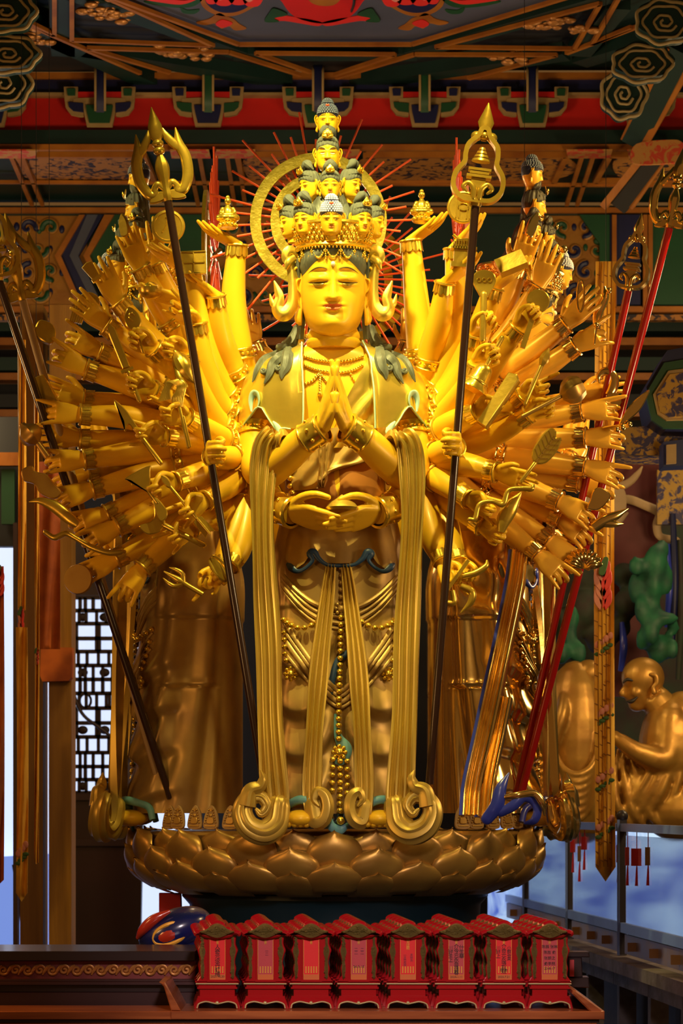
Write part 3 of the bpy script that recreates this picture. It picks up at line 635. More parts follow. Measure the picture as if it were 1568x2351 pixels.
# ================================================================== hands
def hand_geo(fing, thumb, palm_w=0.085, palm_l=0.088, thick=0.030, cup=0.0):
    """fing: per finger (index..little) (bends(3) degrees, spread degrees); fingers +X, back +Z, thumb +Y"""
    mb = MB()
    rr = []
    for k in range(9):
        t = k / 8; x = -0.012 + (palm_l + 0.012) * t
        wv = lerp(0.054, palm_w, sm(t * 1.3)) / 2; th = lerp(0.040, thick * 0.82, t) / 2
        ring = []
        for i in range(20):
            a = 2 * PI * i / 20; ca, sa = math.cos(a), math.sin(a)
            yy = wv * math.copysign(abs(ca) ** 0.75, ca); zz = th * math.copysign(abs(sa) ** 0.8, sa)
            zz -= cup * (yy / wv) ** 2 * -0.006 * t
            ring.append(V(x, yy, zz))
        rr.append(ring)
    mb.rings(rr)
    ys = (0.031, 0.011, -0.010, -0.030); xs = (0.082, 0.088, 0.084, 0.074); ln = (0.078, 0.088, 0.080, 0.064); ra = (0.0096, 0.0100, 0.0096, 0.0086)
    for k in range(4):
        (b1, b2, b3), sp = fing[k]
        p = V(xs[k] - 0.014, ys[k], 0.002); az = math.radians(sp); el = 0.0
        L = ln[k]; pts = [p]; 
        for q, (bend, seg) in enumerate(zip((b1, b2, b3), (0.46, 0.30, 0.24))):
            steps = 3
            for _ in range(steps):
                el += math.radians(bend) / steps
                d = V(math.cos(el) * math.cos(az), math.cos(el) * math.sin(az), -math.sin(el))
                p = p + d * (L * seg + (0.014 if q == 0 else 0)) / steps; pts.append(p)
        m = len(pts)
        mb.tube(pts, [ra[k] * (1.08 - 0.36 * (i / (m - 1)) ** 1.5) for i in range(m)], 10, up=(0, 0, 1), round_end=True)
    pts = [Vector(q) for q in thumb]
    mb.tube(pts, [0.0155, 0.0125, 0.0105, 0.0082][:len(pts)], 10, up=(0, 0, 1), n=8, round_end=True)
    # thumb root mound
    mb.sphere(V(0.026, 0.022, -0.008), 0.020, 10, 7, (1.25, 1.0, 0.8))
    return mb
E0 = ((4, 5, 5), 0)
POSES = {
 'open':  (dict(fing=[((2, 6, 6), 5), ((6, 8, 8), 1), ((9, 10, 8), -2), ((5, 8, 6), -7)], thumb=[(0.012, 0.024, -0.006), (0.040, 0.050, -0.016), (0.066, 0.066, -0.022), (0.086, 0.070, -0.028)])),
 'point': (dict(fing=[((-4, 2, 3), 6), ((32, 48, 38), 1), ((38, 54, 40), -3), ((6, 6, 4), -10)], thumb=[(0.012, 0.022, -0.010), (0.042, 0.036, -0.034), (0.070, 0.020, -0.048), (0.086, 0.004, -0.050)])),
 'fist':  (dict(fing=[((62, 84, 52), 1), ((66, 84, 52), 0), ((68, 84, 54), -1), ((68, 82, 54), -2)], thumb=[(0.012, 0.024, -0.010), (0.046, 0.046, -0.026), (0.074, 0.048, -0.040), (0.094, 0.040, -0.052)])),
 'grip':  (dict(fing=[((0, 8, 6), 10), ((62, 80, 50), 0), ((66, 82, 52), -1), ((14, 22, 14), -14)], thumb=[(0.012, 0.024, -0.010), (0.044, 0.044, -0.030), (0.072, 0.032, -0.046), (0.086, 0.016, -0.050)])),
 'cup':   (dict(fing=[((8, 12, 12), 6), ((4, 8, 8), 1), ((3, 8, 8), -4), ((2, 6, 6), -10)], thumb=[(0.012, 0.024, -0.008), (0.036, 0.052, -0.020), (0.058, 0.072, -0.034), (0.076, 0.080, -0.050)])),
 'pray':  (dict(fing=[((0, 1, 1), -3), ((0, 1, 1), 0), ((0, 1, 1), 2), ((0, 1, 1), 5)], thumb=[(0.012, 0.022, -0.008), (0.046, 0.038, -0.012), (0.074, 0.040, -0.014), (0.098, 0.038, -0.014)])),
 'dhyana': (dict(fing=[((0, 3, 2), -2), ((2, 4, 3), 0), ((2, 4, 3), 3), ((4, 5, 3), 6)], thumb=[(0.010, 0.024, -0.006), (0.040, 0.052, -0.014), (0.080, 0.066, -0.022), (0.118, 0.062, -0.026)])),
}
HAND = {}
for nm, kw in POSES.items():
    me = remesh(hand_geo(**kw), 'hand', 0.0030, 3, 0.35)
    HAND[nm] = me
    m2 = me.copy(); bm = bmesh.new(); bm.from_mesh(m2)
    for v in bm.verts: v.co.y = -v.co.y
    bmesh.ops.reverse_faces(bm, faces=bm.faces); bm.to_mesh(m2); bm.free(); m2.shade_smooth(); HAND[nm + '_m'] = m2
HANDM = {}
def hand_mesh(pose, mname):
    k = (pose, mname)
    if k not in HANDM:
        me = HAND[pose].copy(); me.name = 'hand'; me.materials.append(MATS[mname]); HANDM[k] = me
    return HANDM[k]
# bracelet (axis X toward the fingers, wrist radius 1) and armlet
def bracelet_mesh(mname):
    mb = MB()
    mb.grid(28, 8, lambda u, v: V(0.10 + 0.15 * math.cos(2 * PI * v), (1.10 + 0.15 * math.sin(2 * PI * v)) * math.cos(2 * PI * u), (1.10 + 0.15 * math.sin(2 * PI * v)) * math.sin(2 * PI * u)), True, True)
    n = 10
    for k in range(n):
        a0 = 2 * PI * k / n; da = 2 * PI / n * 0.47
        def pf(u, v, a0=a0, da=da):
            a = a0 + (u * 2 - 1) * da; e = 1 - (u * 2 - 1) ** 2
            x = -0.05 - v * (0.80 + 0.22 * e ** 0.5); r = 1.07 + 0.06 * e + 0.08 * v
            return V(x, r * math.cos(a), r * math.sin(a))
        mb.grid(5, 4, pf)
        for s2 in (1,):
            mb.grid(2, 2, lambda u, v, a0=a0, da=da: V(-0.05 - v * 0.8, (0.98 + u * 0.09) * math.cos(a0 + da), (0.98 + u * 0.09) * math.sin(a0 + da)))
    mb.grid(28, 2, lambda u, v: V(-0.02 - v * 0.82, 1.045 * math.cos(2 * PI * u), 1.045 * math.sin(2 * PI * u)), True)
    me = mb.mesh('bracelet'); fix_normals(me); me.materials.append(MATS[mname]); return me
def armlet_mesh(mname):
    mb = MB()
    prof = [(-0.42, 1.0), (-0.40, 1.10), (-0.34, 1.14), (-0.28, 1.08), (-0.2, 1.06), (0.2, 1.06), (0.28, 1.08), (0.34, 1.14), (0.40, 1.10), (0.42, 1.0)]
    mb.grid(32, len(prof), lambda u, v: (lambda p: V(p[0], p[1] * math.cos(2 * PI * u), p[1] * math.sin(2 * PI * u)))(prof[int(round(v * (len(prof) - 1)))]), True)
    for k in range(18):
        a = 2 * PI * k / 18; mb.sphere(V(0, 1.09 * math.cos(a), 1.09 * math.sin(a)), 0.12, 8, 5)
    me = mb.mesh('armlet'); fix_normals(me); me.materials.append(MATS[mname]); return me
BR = {k: bracelet_mesh(k) for k in ('gold_trim', 'polished', 'item_gold')}
AL = {k: armlet_mesh(k) for k in ('gold_trim', 'polished', 'item_gold')}
def cn(n): return Vector((n[0], -n[2], n[1]))       # (right, up, toward camera) -> world
def arm(parent, pts, rad, tip, nrm, pose, mirror, hs=1.25, skin='skin', trim='gold_trim', armlet=0.25, nseg=18, wristlet=True):
    """pts: photo pixels with depth root..wrist; rad: radii in pixels; tip: pixel+depth the hand points to; nrm: back of hand (right, up, to camera)"""
    wp = [P(*p) for p in pts]; sc = wp[-1].y / FP
    c = crv(wp, nseg); rr = crv1([r * sc for r in rad], nseg)
    a = obj('arm', MB().tube(c, rr, 18), MATS[skin], parent)
    d = (c[-1] - c[-2]).normalized()
    if wristlet:
        M = frame(c[-1] - d * rr[-1] * 0.15, c[-1] + d, (0, -1, 0.3)) @ Matrix.Scale(rr[-1] * 1.06, 4)
        link('bracelet', BR[trim], None, a, M)
    if armlet is not None:
        k = int(armlet * (nseg - 1)); dd = (c[k + 1] - c[k]).normalized()
        M = frame(c[k], c[k] + dd, (0, -1, 0.3)) @ Matrix.Diagonal((rr[k] * 0.95, rr[k] * 1.03, rr[k] * 1.03, 1))
        link('armlet', AL[trim], None, a, M)
    t = P(*tip); M = frame(c[-1] - d * 0.004, t, cn(nrm)) @ Matrix.Scale(hs, 4)
    link('hand', hand_mesh(pose + ('_m' if mirror else ''), skin), None, a, M)
    return a

# ================================================================== head (pixel units of the main head: chin at 0, forward -Y)
HA = [(-14, 14), (-8, 36), (0, 52), (12, 63), (30, 73), (60, 81), (95, 84), (130, 81), (165, 79), (200, 70), (225, 46), (240, 4)]
HF = [(-14, 44), (-8, 58), (0, 66), (12, 73), (30, 76), (60, 76), (100, 78), (140, 82), (170, 80), (200, 68), (225, 44), (240, 4)]
HB = [(-14, 20), (-8, 30), (0, 40), (30, 58), (60, 74), (100, 86), (150, 90), (200, 76), (225, 50), (240, 4)]
HTAB = {}
def hsm(tab, z):
    k = id(tab)
    if k not in HTAB: HTAB[k] = crv([Vector((a, b, 0)) for a, b in tab], 300)
    c = HTAB[k]
    lo, hi = 0, len(c) - 1
    if z <= c[0].x: return c[0].y
    if z >= c[-1].x: return c[-1].y
    while hi - lo > 1:
        m = (lo + hi) // 2
        if c[m].x <= z: lo = m
        else: hi = m
    t = (z - c[lo].x) / max(1e-9, c[hi].x - c[lo].x)
    return c[lo].y + (c[hi].y - c[lo].y) * t
NE = 2.35
def feat(x, z, fierce=0):
    ax = abs(x); d = 0.0
    # nose
    if 58 < z < 160:
        h = lerp(23, 5, sm((z - 68) / 62)) * sm((z - 61) / 7) * sm((160 - z) / 18)
        wn = lerp(12.5, 8.5, sm((z - 72) / 40)) * (1.35 if fierce else 1)
        d += h * math.exp(-(ax / wn) ** 3)
        d += 10 * ga(ax - 13.5 * (1.3 if fierce else 1), 6) * ga(z - 73, 6.5) 
    # lips / chin
    d += 6.0 * ga(x, 22) * ga(z - 57.5, 4.4) + 6.5 * ga(x, 18) * ga(z - 46.5, 5) - 4.0 * ga(x, 23) * ga(z - 52.6, 1.6)
    d += 6 * ga(x, 25) * ga(z - 17, 13) - 2.5 * ga(x, 20) * ga(z - 37, 5)
    # cheeks, eye sockets, lids, brow
    d += 3 * ga(ax - 44, 26) * ga(z - 66, 26)
    ex = ax - 38
    d += -5.0 * ga(ex + 4, 26) * ga(z - 132, 7)
    d += 10.0 * ga(ex, 22) * ga(z - 115, 11) 
    zs = 105.5 + 0.0035 * ex * ex
    d += -4.2 * math.exp(-(ex / 24) ** 4) * ga(z - zs, 2.2)
    d += 2.5 * ga(ex, 20) * ga(z - zs + 5.5, 3)
    zb = 139 - 0.011 * (ax - 34) ** 2 + (0.35 * (ax - 34) if fierce else 0)
    d += (9 if fierce else 3.0) * math.exp(-((ax - 36) / 30) ** 4) * ga(z - zb, 5.5)
    if fierce:
        d += 7 * ga(ax - 36, 15) * ga(z - 78, 12) - 3 * ga(x, 30) * ga(z - 34, 6) + 5 * ga(x, 7) * ga(z - 150, 12)
    return d
def hs_pt(x, z, off=0.0, fierce=0):
    a = hsm(HA, z); b = hsm(HF, z); q = max(0.0, 1 - abs(x / a) ** NE) ** (1 / NE)
    return V(x, -(b * q) - feat(x, z, fierce) * sm(q * 1.6) - off, z)
def head_grid(nu, nv, fierce=0):
    def fn(u, v):
        # denser rows over the face
        z = -14 + 254 * v
        th = (u * 2 - 1); th = PI * (0.62 * th + 0.38 * th ** 3)
        a = hsm(HA, z); s, c = math.sin(th), math.cos(th)
        x = a * math.copysign(abs(s) ** (2 / NE), s)
        if c >= 0:
            q = c ** (2 / NE); y = -hsm(HF, z) * q - feat(x, z, fierce) * sm(q * 1.6)
        else: y = hsm(HB, z) * abs(c) ** (2 / NE)
        return V(x, y, z)
    return MB().grid(nu, nv, fn)
def head_extras(fierce=0):
    """lips, brow and eye lines, eyes, ears in head units"""
    lips = MB()
    lips.grid(15, 5, lambda u, v: hs_pt((u * 2 - 1) * 25, 52.5 + v * (6.5 * (1 - (u * 2 - 1) ** 2) ** 0.7 * (1 - 0.35 * ga((u * 2 - 1), 0.22))) + 2.5 * (u * 2 - 1) ** 2, 0.9, fierce))
    lips.grid(15, 5, lambda u, v: hs_pt((u * 2 - 1) * 23, 51.6 - v * 8.5 * (1 - (u * 2 - 1) ** 2) ** 0.6 + 2.5 * (u * 2 - 1) ** 2, 0.9, fierce))
    lines = MB()
    for sg in (-1, 1):
        pts = []; rd = []
        for k in range(13):
            t = k / 12; ax = lerp(16, 66, t); z = 139 - 0.011 * (ax - 34) ** 2 + (0.35 * (ax - 34) if fierce else 0); pts.append(hs_pt(sg * ax, z, 0.3, fierce)); rd.append((4 if fierce else 1.35) * math.sin(PI * (0.1 + 0.85 * t)))
        lines.tube(pts, rd, 6)
        pts = [hs_pt(sg * (38 + e), 105.5 + 0.0035 * e * e, 1.2, fierce) for e in range(-25, 28, 3)]
        lines.tube(pts, [0.35 + 0.8 * math.sin(PI * k / (len(pts) - 1)) for k in range(len(pts))], 6)
    eyes = MB()
    for sg in (-1, 1):
        eyes.grid(11, 3, lambda u, v: hs_pt(sg * (38 + (u * 2 - 1) * 18), 104.8 - v * (6.5 if not fierce else 9) * (1 - (u * 2 - 1) ** 2) + 1.2 * (u * 2 - 1) ** 2, 1.3, fierce))
    both = []
    for sg in (-1, 1):
        ears = MB(); both.append(ears)
        prof = [(150, 4, 7), (146, 11, 8), (136, 17, 9), (118, 19, 9), (98, 16, 9), (80, 11, 8), (66, 9, 8), (50, 12, 9), (36, 14, 10), (25, 12, 9), (18, 5, 5)]
        rr = []
        for z, wd, th in prof:
            x0 = interp([(18, 84), (40, 84), (70, 79), (150, 79)], z)
            rr.append([V(sg * (x0 + wd * 0.55 + wd * 0.75 * math.cos(a)), 6 + th * math.sin(a) + (4 * math.cos(a)), z) for a in [2 * PI * i / 12 for i in range(12)]])
        ears.rings(rr)
        rim = [V(sg * 84, -2, 140), V(sg * 97, -6, 147), V(sg * 107, -5, 132), V(sg * 108, -4, 112), V(sg * 100, -4, 90), V(sg * 92, -4, 72), V(sg * 88, -3, 60)]
        ears.tube(rim, [2.5, 3.6, 4.2, 4, 3.4, 3, 2], 8, n=18, round_end=True)
        ears.tube([V(sg * 86, -4, 122), V(sg * 94, -7, 118), V(sg * 96, -6, 104), V(sg * 88, -6, 92)], [2, 3, 3, 2], 8, n=12, round_end=True)
    return lips, lines, eyes, both
U = S12
def hm(mb, name, mname, smooth=True, angle=0.9):
    me = mb.mesh(name, smooth, angle); fix_normals(me); me.materials.append(MATS[mname]); return me
FACE = hm(head_grid(150, 130), 'face', 'skin', True, 3.2); FACE_F = hm(head_grid(90, 80, 1), 'face', 'skin', True, 3.2); FACE_S = hm(head_grid(80, 72), 'face', 'skin', True, 3.2)
lp, ln_, ey, er = head_extras(); LIPS = hm(lp, 'lips', 'lip'); LINES = hm(ln_, 'brow_and_lid_lines', 'line'); EYES = hm(ey, 'eyes', 'eye'); EAR_L, EAR_R = (hm(q, 'ear', 'skin') for q in er)
lp, ln_, ey, er = head_extras(1); LIPS_F = hm(lp, 'lips', 'lip'); LINES_F = hm(ln_, 'brow_and_lid_lines', 'line'); EYES_F = hm(ey, 'eyes', 'pearl')
def hair_cap(off, front=163, side=60, strands=26, amp=1.6):
    def fn(u, v):
        th = (u * 2 - 1) * PI; fr = abs(th) / PI
        z0 = lerp(front, 128, sm(fr / 0.42)) if fr < 0.42 else lerp(128, side, sm((fr - 0.50) / 0.12))
        z = lerp(z0, 240, v); zz = min(z, 239)
        o = off * sm(0.15 + v * 5) + amp * math.cos(strands * th) * sm(v * 6)
        a = hsm(HA, zz) + o; s, c = math.sin(th), math.cos(th)
        b = (hsm(HF, zz) if c >= 0 else hsm(HB, zz)) + o
        return V(a * math.copysign(abs(s) ** (2 / NE), s), -b * math.copysign(abs(c) ** (2 / NE), c), z + o * 0.6 * v)
    return MB().grid(121, 16, fn)
# --- small-head hair meshes
hb = hair_cap(6, 160, 84, 18, 2)
hb.tube([V(-52, 10, 238), V(-38, -10, 262), V(-8, -14, 290), V(18, 6, 292), V(26, 22, 262)], [14, 26, 30, 26, 14], 14, n=16, round_end=True, flute=6, famp=0.08)
hb.tube([V(52, 10, 238), V(40, -8, 262), V(14, -16, 286), V(-6, 10, 296), V(-10, 26, 270)], [14, 26, 28, 24, 14], 14, n=16, round_end=True, flute=6, famp=0.08)
hb.tube([V(-78, -30, 176), V(-50, -66, 192), V(0, -80, 200), V(50, -66, 192), V(78, -30, 176)], [6, 8, 8, 8, 6], 12, n=24, flute=5, famp=0.12)
HAIR_S = hm(hb, 'hair', 'hair')
tb = MB()
tb.prism(ol([(-34, 0), (34, 0), (42, 26), (24, 44), (0, 72), (-24, 44), (-42, 26)], 40), 8, 2, Matrix.Translation(V(0, -92, 206)) @ Matrix.Rotation(PI / 2 - 0.25, 4, 'X'))
tb.sphere(V(0, -100, 236), 15, 10, 7, (1, 0.5, 1))
for sg in (-1, 1): tb.tube([V(sg * 12, -98, 214), V(sg * 32, -96, 222), V(sg * 30, -98, 244), V(sg * 16, -102, 252)], [4, 6, 5, 3], 8, n=14, round_end=True)
TIARA = hm(tb, 'tiara', 'gold_trim')
def curls(mname_curl):
    base = hair_cap(5, 152, 90, 1, 0); base.sphere(V(0, 12, 236), 48, 18, 10, (1, 1, 0.9))
    cb = MB()
    for j in range(9):
        z = 158 + j * 13.5
        if z > 236: break
        r_a = hsm(HA, min(z, 238)) + 6; n = max(8, int(2 * PI * r_a / 18))
        for i in range(n):
            th = 2 * PI * (i + 0.5 * (j % 2)) / n; s, c = math.sin(th), math.cos(th)
            b = (hsm(HF, min(z, 238)) if c >= 0 else hsm(HB, min(z, 238))) + 6
            if c < -0.2 and j < 1: continue
            cb.sphere(V(r_a * math.copysign(abs(s) ** (2 / NE), s), -b * math.copysign(abs(c) ** (2 / NE), c), z), 8.2, 7, 5)
    for j in range(6):
        ph = 1.35 - j * 0.30; r = 48; n = max(1, int(2 * PI * r * math.sin(ph) / 17))
        for i in range(n):
            a = 2 * PI * (i + 0.5 * (j % 2)) / n
            cb.sphere(V(r * math.sin(ph) * math.cos(a), 12 + r * math.sin(ph) * math.sin(a), 236 + r * 0.92 * math.cos(ph)), 8, 7, 5)
    return hm(base, 'scalp', 'curl_base'), hm(cb, 'hair_curls', mname_curl)
SCALP, CURLS_D = curls('curl_blue'); _, CURLS_L = curls('curl_light')
JEWEL = hm(MB().sphere(V(0, -66, 214), 14, 10, 7, (1.2, 0.6, 0.7)), 'hair_jewel', 'jewel_red')
URNA = hm(MB().sphere(hs_pt(0, 146, 0.5), 6, 12, 8), 'urna', 'pearl')
NECKS = hm(MB().lathe([(44, -46), (42, -20), (46, 10), (40, 30)], 18), 'neck', 'skin')

def small_head(parent, chin, Y, k, yaw=0.0, pitch=0.12, kind='bodhi'):
    M = Matrix.Translation(P(chin[0], chin[1], Y)) @ Matrix.Rotation(math.radians(yaw), 4, 'Z') @ Matrix.Rotation(pitch, 4, 'X') @ Matrix.Diagonal((U * k * 0.94, U * k, U * k, 1))
    h = link('small_head', FACE_F if kind == 'fierce' else FACE_S, None, parent, M)
    fz = kind == 'fierce'
    for nm, me in (('lips', LIPS_F if fz else LIPS), ('face_lines', LINES_F if fz else LINES), ('eyes', EYES_F if fz else EYES), ('ear', EAR_L), ('ear', EAR_R), ('neck', NECKS)): link(nm, me, None, h, M)
    if kind in ('bodhi', 'fierce'): link('hair', HAIR_S, None, h, M); link('tiara', TIARA, None, h, M)
    else:
        link('scalp', SCALP, None, h, M); link('hair_curls', CURLS_L if kind == 'buddha_light' else CURLS_D, None, h, M); link('hair_jewel', JEWEL, None, h, M)
    return h

# ================================================================== the front statue
base_f = Vector((-0.04, 12.25, 1.515))
ST = thing('bodhisattva_statue', 'golden many-armed standing statue facing the viewer with both palms pressed together', 'statue', base_f)
def part(name, mb, mname, parent=None, **k): return obj(name, mb, MATS[mname], parent if parent is not None else ST, **k)
# ---- head
MH = Matrix.Translation(P(765, 765, 12.03)) @ Matrix.Rotation(0.10, 4, 'X') @ Matrix.Diagonal((0.875 * 12.03 / FP, 12.03 / FP, 12.03 / FP, 1))
head = link('head', FACE, None, ST, MH)
for nm, me in (('lips', LIPS), ('face_lines', LINES), ('eyes', EYES), ('ear', EAR_L), ('ear', EAR_R), ('urna', URNA)): link(nm, me, None, head, MH)
hr = hair_cap(7, 166, 30, 44, 1.2)
for sg in (-1, 1):
    hr.tube([V(sg * 80, -8, 178), V(sg * 90, -2, 150), V(sg * 86, 8, 110), V(sg * 82, 8, 70), V(sg * 84, 14, 30), V(sg * 88, 26, -10)], [8, 9, 8, 8, 9, 9], 10, n=24, flute=5, famp=0.15)
link('hair', hm(hr, 'hair', 'hair'), None, head, MH)
# crown band with knobs, leaf points and bead swags
cbm = MB()
def ell(a, ax, ay): return (ax * math.sin(a), 6 - ay * math.cos(a))
def crown_pt(a, z, off=0.0):
    k = 93 + off + 0.16 * (z - 190); x, y = ell(a, k, k * 1.02); return V(x, y, z)
cp = [(188, 0), (186, 4), (190, 7), (194, 4), (197, 2), (232, 5), (238, 9), (243, 7), (242, 0), (190, -4)]
cbm.grid(72, len(cp), lambda u, v: crown_pt(2 * PI * u, *cp[int(round(v * (len(cp) - 1)))]), True, True)
for k in range(44):
    a = 2 * PI * k / 44
    cbm.sphere(crown_pt(a, 204, 2), 6.4, 8, 6, (1, 1, 1.1)); cbm.sphere(crown_pt(a + 0.07, 214, 3), 6.0, 8, 6); cbm.sphere(crown_pt(a, 223, 3), 6.2, 8, 6)
    if k % 2 == 0:
        cbm.sphere(crown_pt(a, 236, 2), 9, 10, 7, (1, 0.6, 0.9)); cbm.sphere(crown_pt(a + 0.07, 230, 6), 5.5, 8, 6)
    else: cbm.sphere(crown_pt(a, 240, 0), 6, 8, 6)
link('crown_band', hm(cbm, 'crown_band', 'gold_trim'), None, head, MH)
bsm = MB()
for k in range(64):
    bsm.sphere(crown_pt(2 * PI * k / 64, 184, 3), 3.4, 7, 5)
for k in range(-4, 5):
    a0 = k * 0.42
    for q in range(12):
        t = q / 11; a = a0 + 0.42 * (t - 0.5); z = 182 - 22 * math.sin(PI * t)
        bsm.sphere(crown_pt(a, z, 1 + 2 * math.sin(PI * t)), 3.2, 7, 5)
    for q in range(5): bsm.sphere(crown_pt(a0 + 0.21, 178 - q * 5, 3), 2.7, 7, 5)
link('crown_beads', hm(bsm, 'crown_beads', 'gold_trim'), None, head, MH)['kind'] = 'stuff'
# crown ribbons at both temples
for sg in (-1, 1):
    rb = MB()
    pts = [V(sg * 96, 0, 178), V(sg * 112, -6, 184), V(sg * 122, -8, 172), V(sg * 112, -6, 156), V(sg * 106, -6, 130), V(sg * 104, -8, 90), V(sg * 108, -10, 62), V(sg * 122, -14, 44), V(sg * 138, -14, 44), V(sg * 146, -12, 58), V(sg * 140, -12, 78), V(sg * 146, -10, 96), V(sg * 154, -8, 116)]
    rb.tube(pts, [9, 12, 13, 12, 12, 13, 14, 15, 15, 14, 11, 8, 2], 14, n=60, flat=0.55, flute=4, famp=0.14, up=(0, -1, 0), round_end=True)
    rb.tube([V(sg * 140, -10, 60), V(sg * 158, -8, 66), V(sg * 166, -6, 88)], [8, 8, 1.5], 10, n=14, flat=0.6, up=(0, -1, 0))
    rb.tube([V(sg * 100, -8, 170), V(sg * 116, -16, 158), V(sg * 124, -16, 142)], [8, 10, 4], 10, n=12, flat=0.6, up=(0, -1, 0))
    link('crown_ribbon', hm(rb, 'crown_ribbon', 'gold'), None, head, MH)
# ---- towering hair that carries the small heads
hc = MB()
def tower(u, v):
    y = lerp(552, 300, v); a = 2 * PI * u
    r = interp([(300, 8), (330, 12), (345, 15), (395, 18), (410, 28), (450, 36), (470, 46), (500, 60), (552, 80)], y) * (1 + 0.05 * math.cos(9 * a))
    c = P(758, y, interp([(300, 11.95), (400, 11.96), (552, 12.0)], y)); return c + V(math.cos(a) * r * U, math.sin(a) * r * U, 0)
hc.grid(36, 30, tower, True); part('hair_tower', hc, 'hair')
for a in [((761, 538), 11.79, 0.315, 0, 0.18, 'buddha_light'), ((704, 538), 11.86, 0.30, -32, 0.14, 'bodhi'), ((672, 544), 12.00, 0.30, -66, 0.1, 'bodhi'),
          ((824, 538), 11.86, 0.30, 32, 0.14, 'bodhi'), ((852, 544), 12.00, 0.30, 66, 0.1, 'bodhi'),
          ((758, 456), 11.87, 0.27, 0, 0.14, 'bodhi'), ((716, 458), 11.95, 0.275, -54, 0.16, 'bodhi'), ((800, 454), 11.95, 0.275, 54, 0.16, 'bodhi'),
          ((752, 391), 11.93, 0.325, 0, 0.08, 'fierce'), ((752, 309), 11.94, 0.29, 0, 0.08, 'buddha')]:
    small_head(ST, a[0], a[1], a[2], a[3], a[4], a[5])
# ---- halo rings with rays
halo = link('halo', None, None, ST, Matrix.Translation(P(731, 508, 12.32)))
def ring_mb(r0, r1, y0=0.0, t=0.02, c=(731, 508), Y=12.30):
    c3 = P(c[0], c[1], Y); k = Y / FP; mb = MB()
    pr = [(r0, -t / 2), (r1, -t / 2), (r1, t / 2), (r0, t / 2)]
    mb.grid(72, 4, lambda u, v: c3 + V(pr[int(round(v * 3)) % 4][0] * k * math.cos(2 * PI * u), pr[int(round(v * 3)) % 4][1] + y0, pr[int(round(v * 3)) % 4][0] * k * math.sin(2 * PI * u)), True)
    mb.grid(72, 2, lambda u, v: c3 + V(r0 * k * math.cos(2 * PI * u), (t / 2 if v < .5 else -t / 2) + y0, r0 * k * math.sin(2 * PI * u)), True)
    return mb
obj('halo_ring', ring_mb(132, 157), MATS['ring_gold'], halo, angle=0.5); obj('halo_ring', ring_mb(88, 110), MATS['ring_gold'], halo, angle=0.5)
k12 = 12.32 / FP; c3 = P(731, 508, 12.32)
rays = {}
for i in range(44):
    a = 2 * PI * i / 44 + 0.03
    L = (258, 205, 232, 190)[i % 4]
    if L not in rays:
        mb = MB().tube([V(60 * k12, 0, 0), V(L * k12, 0, 0)], 2.6 * k12, 8); me = mb.mesh('ray'); fix_normals(me); me.materials.append(MATS['ray_red']); rays[L] = me
    yy = 0.016 if i % 2 else 0.03
    link('ray', rays[L], None, halo, Matrix.Translation(c3 + V(0, yy, 0)) @ Matrix.Rotation(-a, 4, 'Y'))
# ---- torso
def loft(tab, nu, nv, exp=2.4, disp=None, a0=0.0, a1=2 * PI, closed=True):
    """tab rows: (y_px, cx_px, half width px, front Y, back Y)"""
    cs = [crv([Vector((r[0], r[i], 0)) for r in tab], 240) for i in (1, 2, 3, 4)]
    def look(c, y):
        lo = 0
        for q in range(len(c) - 1):
            if c[q + 1].x >= y: lo = q; break
        else: return c[-1].y
        t = (y - c[lo].x) / max(1e-9, c[lo + 1].x - c[lo].x); return c[lo].y + (c[lo + 1].y - c[lo].y) * max(0, min(1, t))
    def fn(u, v):
        y = lerp(tab[0][0], tab[-1][0], v); a = a0 + (a1 - a0) * u
        cx, hw, fy, by = (look(c, y) for c in cs)
        s, c = math.sin(a), math.cos(a)
        mid = (fy + by) / 2; dy = (by - fy) / 2
        ex = math.copysign(abs(s) ** (2 / exp), s); ey = math.copysign(abs(c) ** (2 / exp), c)
        d = disp(a, y, cx + hw * ex) if disp else 0.0      # pixels outward
        Y = mid - (dy + d * U) * ey
        return V((cx + (hw + d * abs(ex) * 0.6) * ex - CX) * 12 / FP, Y, CZ + (HZ - y) * 12 / FP)
    mb = MB().grid(nu, nv, fn, closed); mb.fn = fn; return mb
TOR = [(752, 766, 50, 12.04, 12.20), (776, 766, 58, 12.025, 12.22), (790, 766, 76, 12.01, 12.26), (802, 766, 114, 11.99, 12.32), (822, 766, 158, 11.98, 12.36), (850, 766, 180, 11.97, 12.40), (900, 766, 186, 11.955, 12.42), (960, 766, 176, 11.965, 12.42), (1010, 766, 148, 11.99, 12.42), (1060, 768, 122, 12.0, 12.40), (1110, 770, 116, 11.985, 12.40), (1160, 772, 122, 11.975, 12.42), (1210, 774, 132, 11.98, 12.44)]
def tdisp(a, y, x):
    d = 0
    if y > 1030: d += -5 * ga(x - 775, 4) * ga(y - 1090, 45) - 5 * ga(x - 778, 9) * ga(y - 1152, 8)
    return d
part('torso', loft(TOR, 96, 90, 2.3, tdisp), 'skin')
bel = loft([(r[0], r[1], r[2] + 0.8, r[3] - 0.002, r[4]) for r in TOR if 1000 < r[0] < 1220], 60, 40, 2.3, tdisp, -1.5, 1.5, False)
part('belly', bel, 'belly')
# neck folds
nk = MB().lathe([(56, -30), (62, -18), (63, -12), (59, -7), (61, 0), (60, 6), (56, 14), (50, 30)], 40)
link('neck', hm(nk, 'neck', 'skin'), None, ST, Matrix.Translation(P(766, 774, 12.06)) @ Matrix.Scale(12.03 / FP, 4))
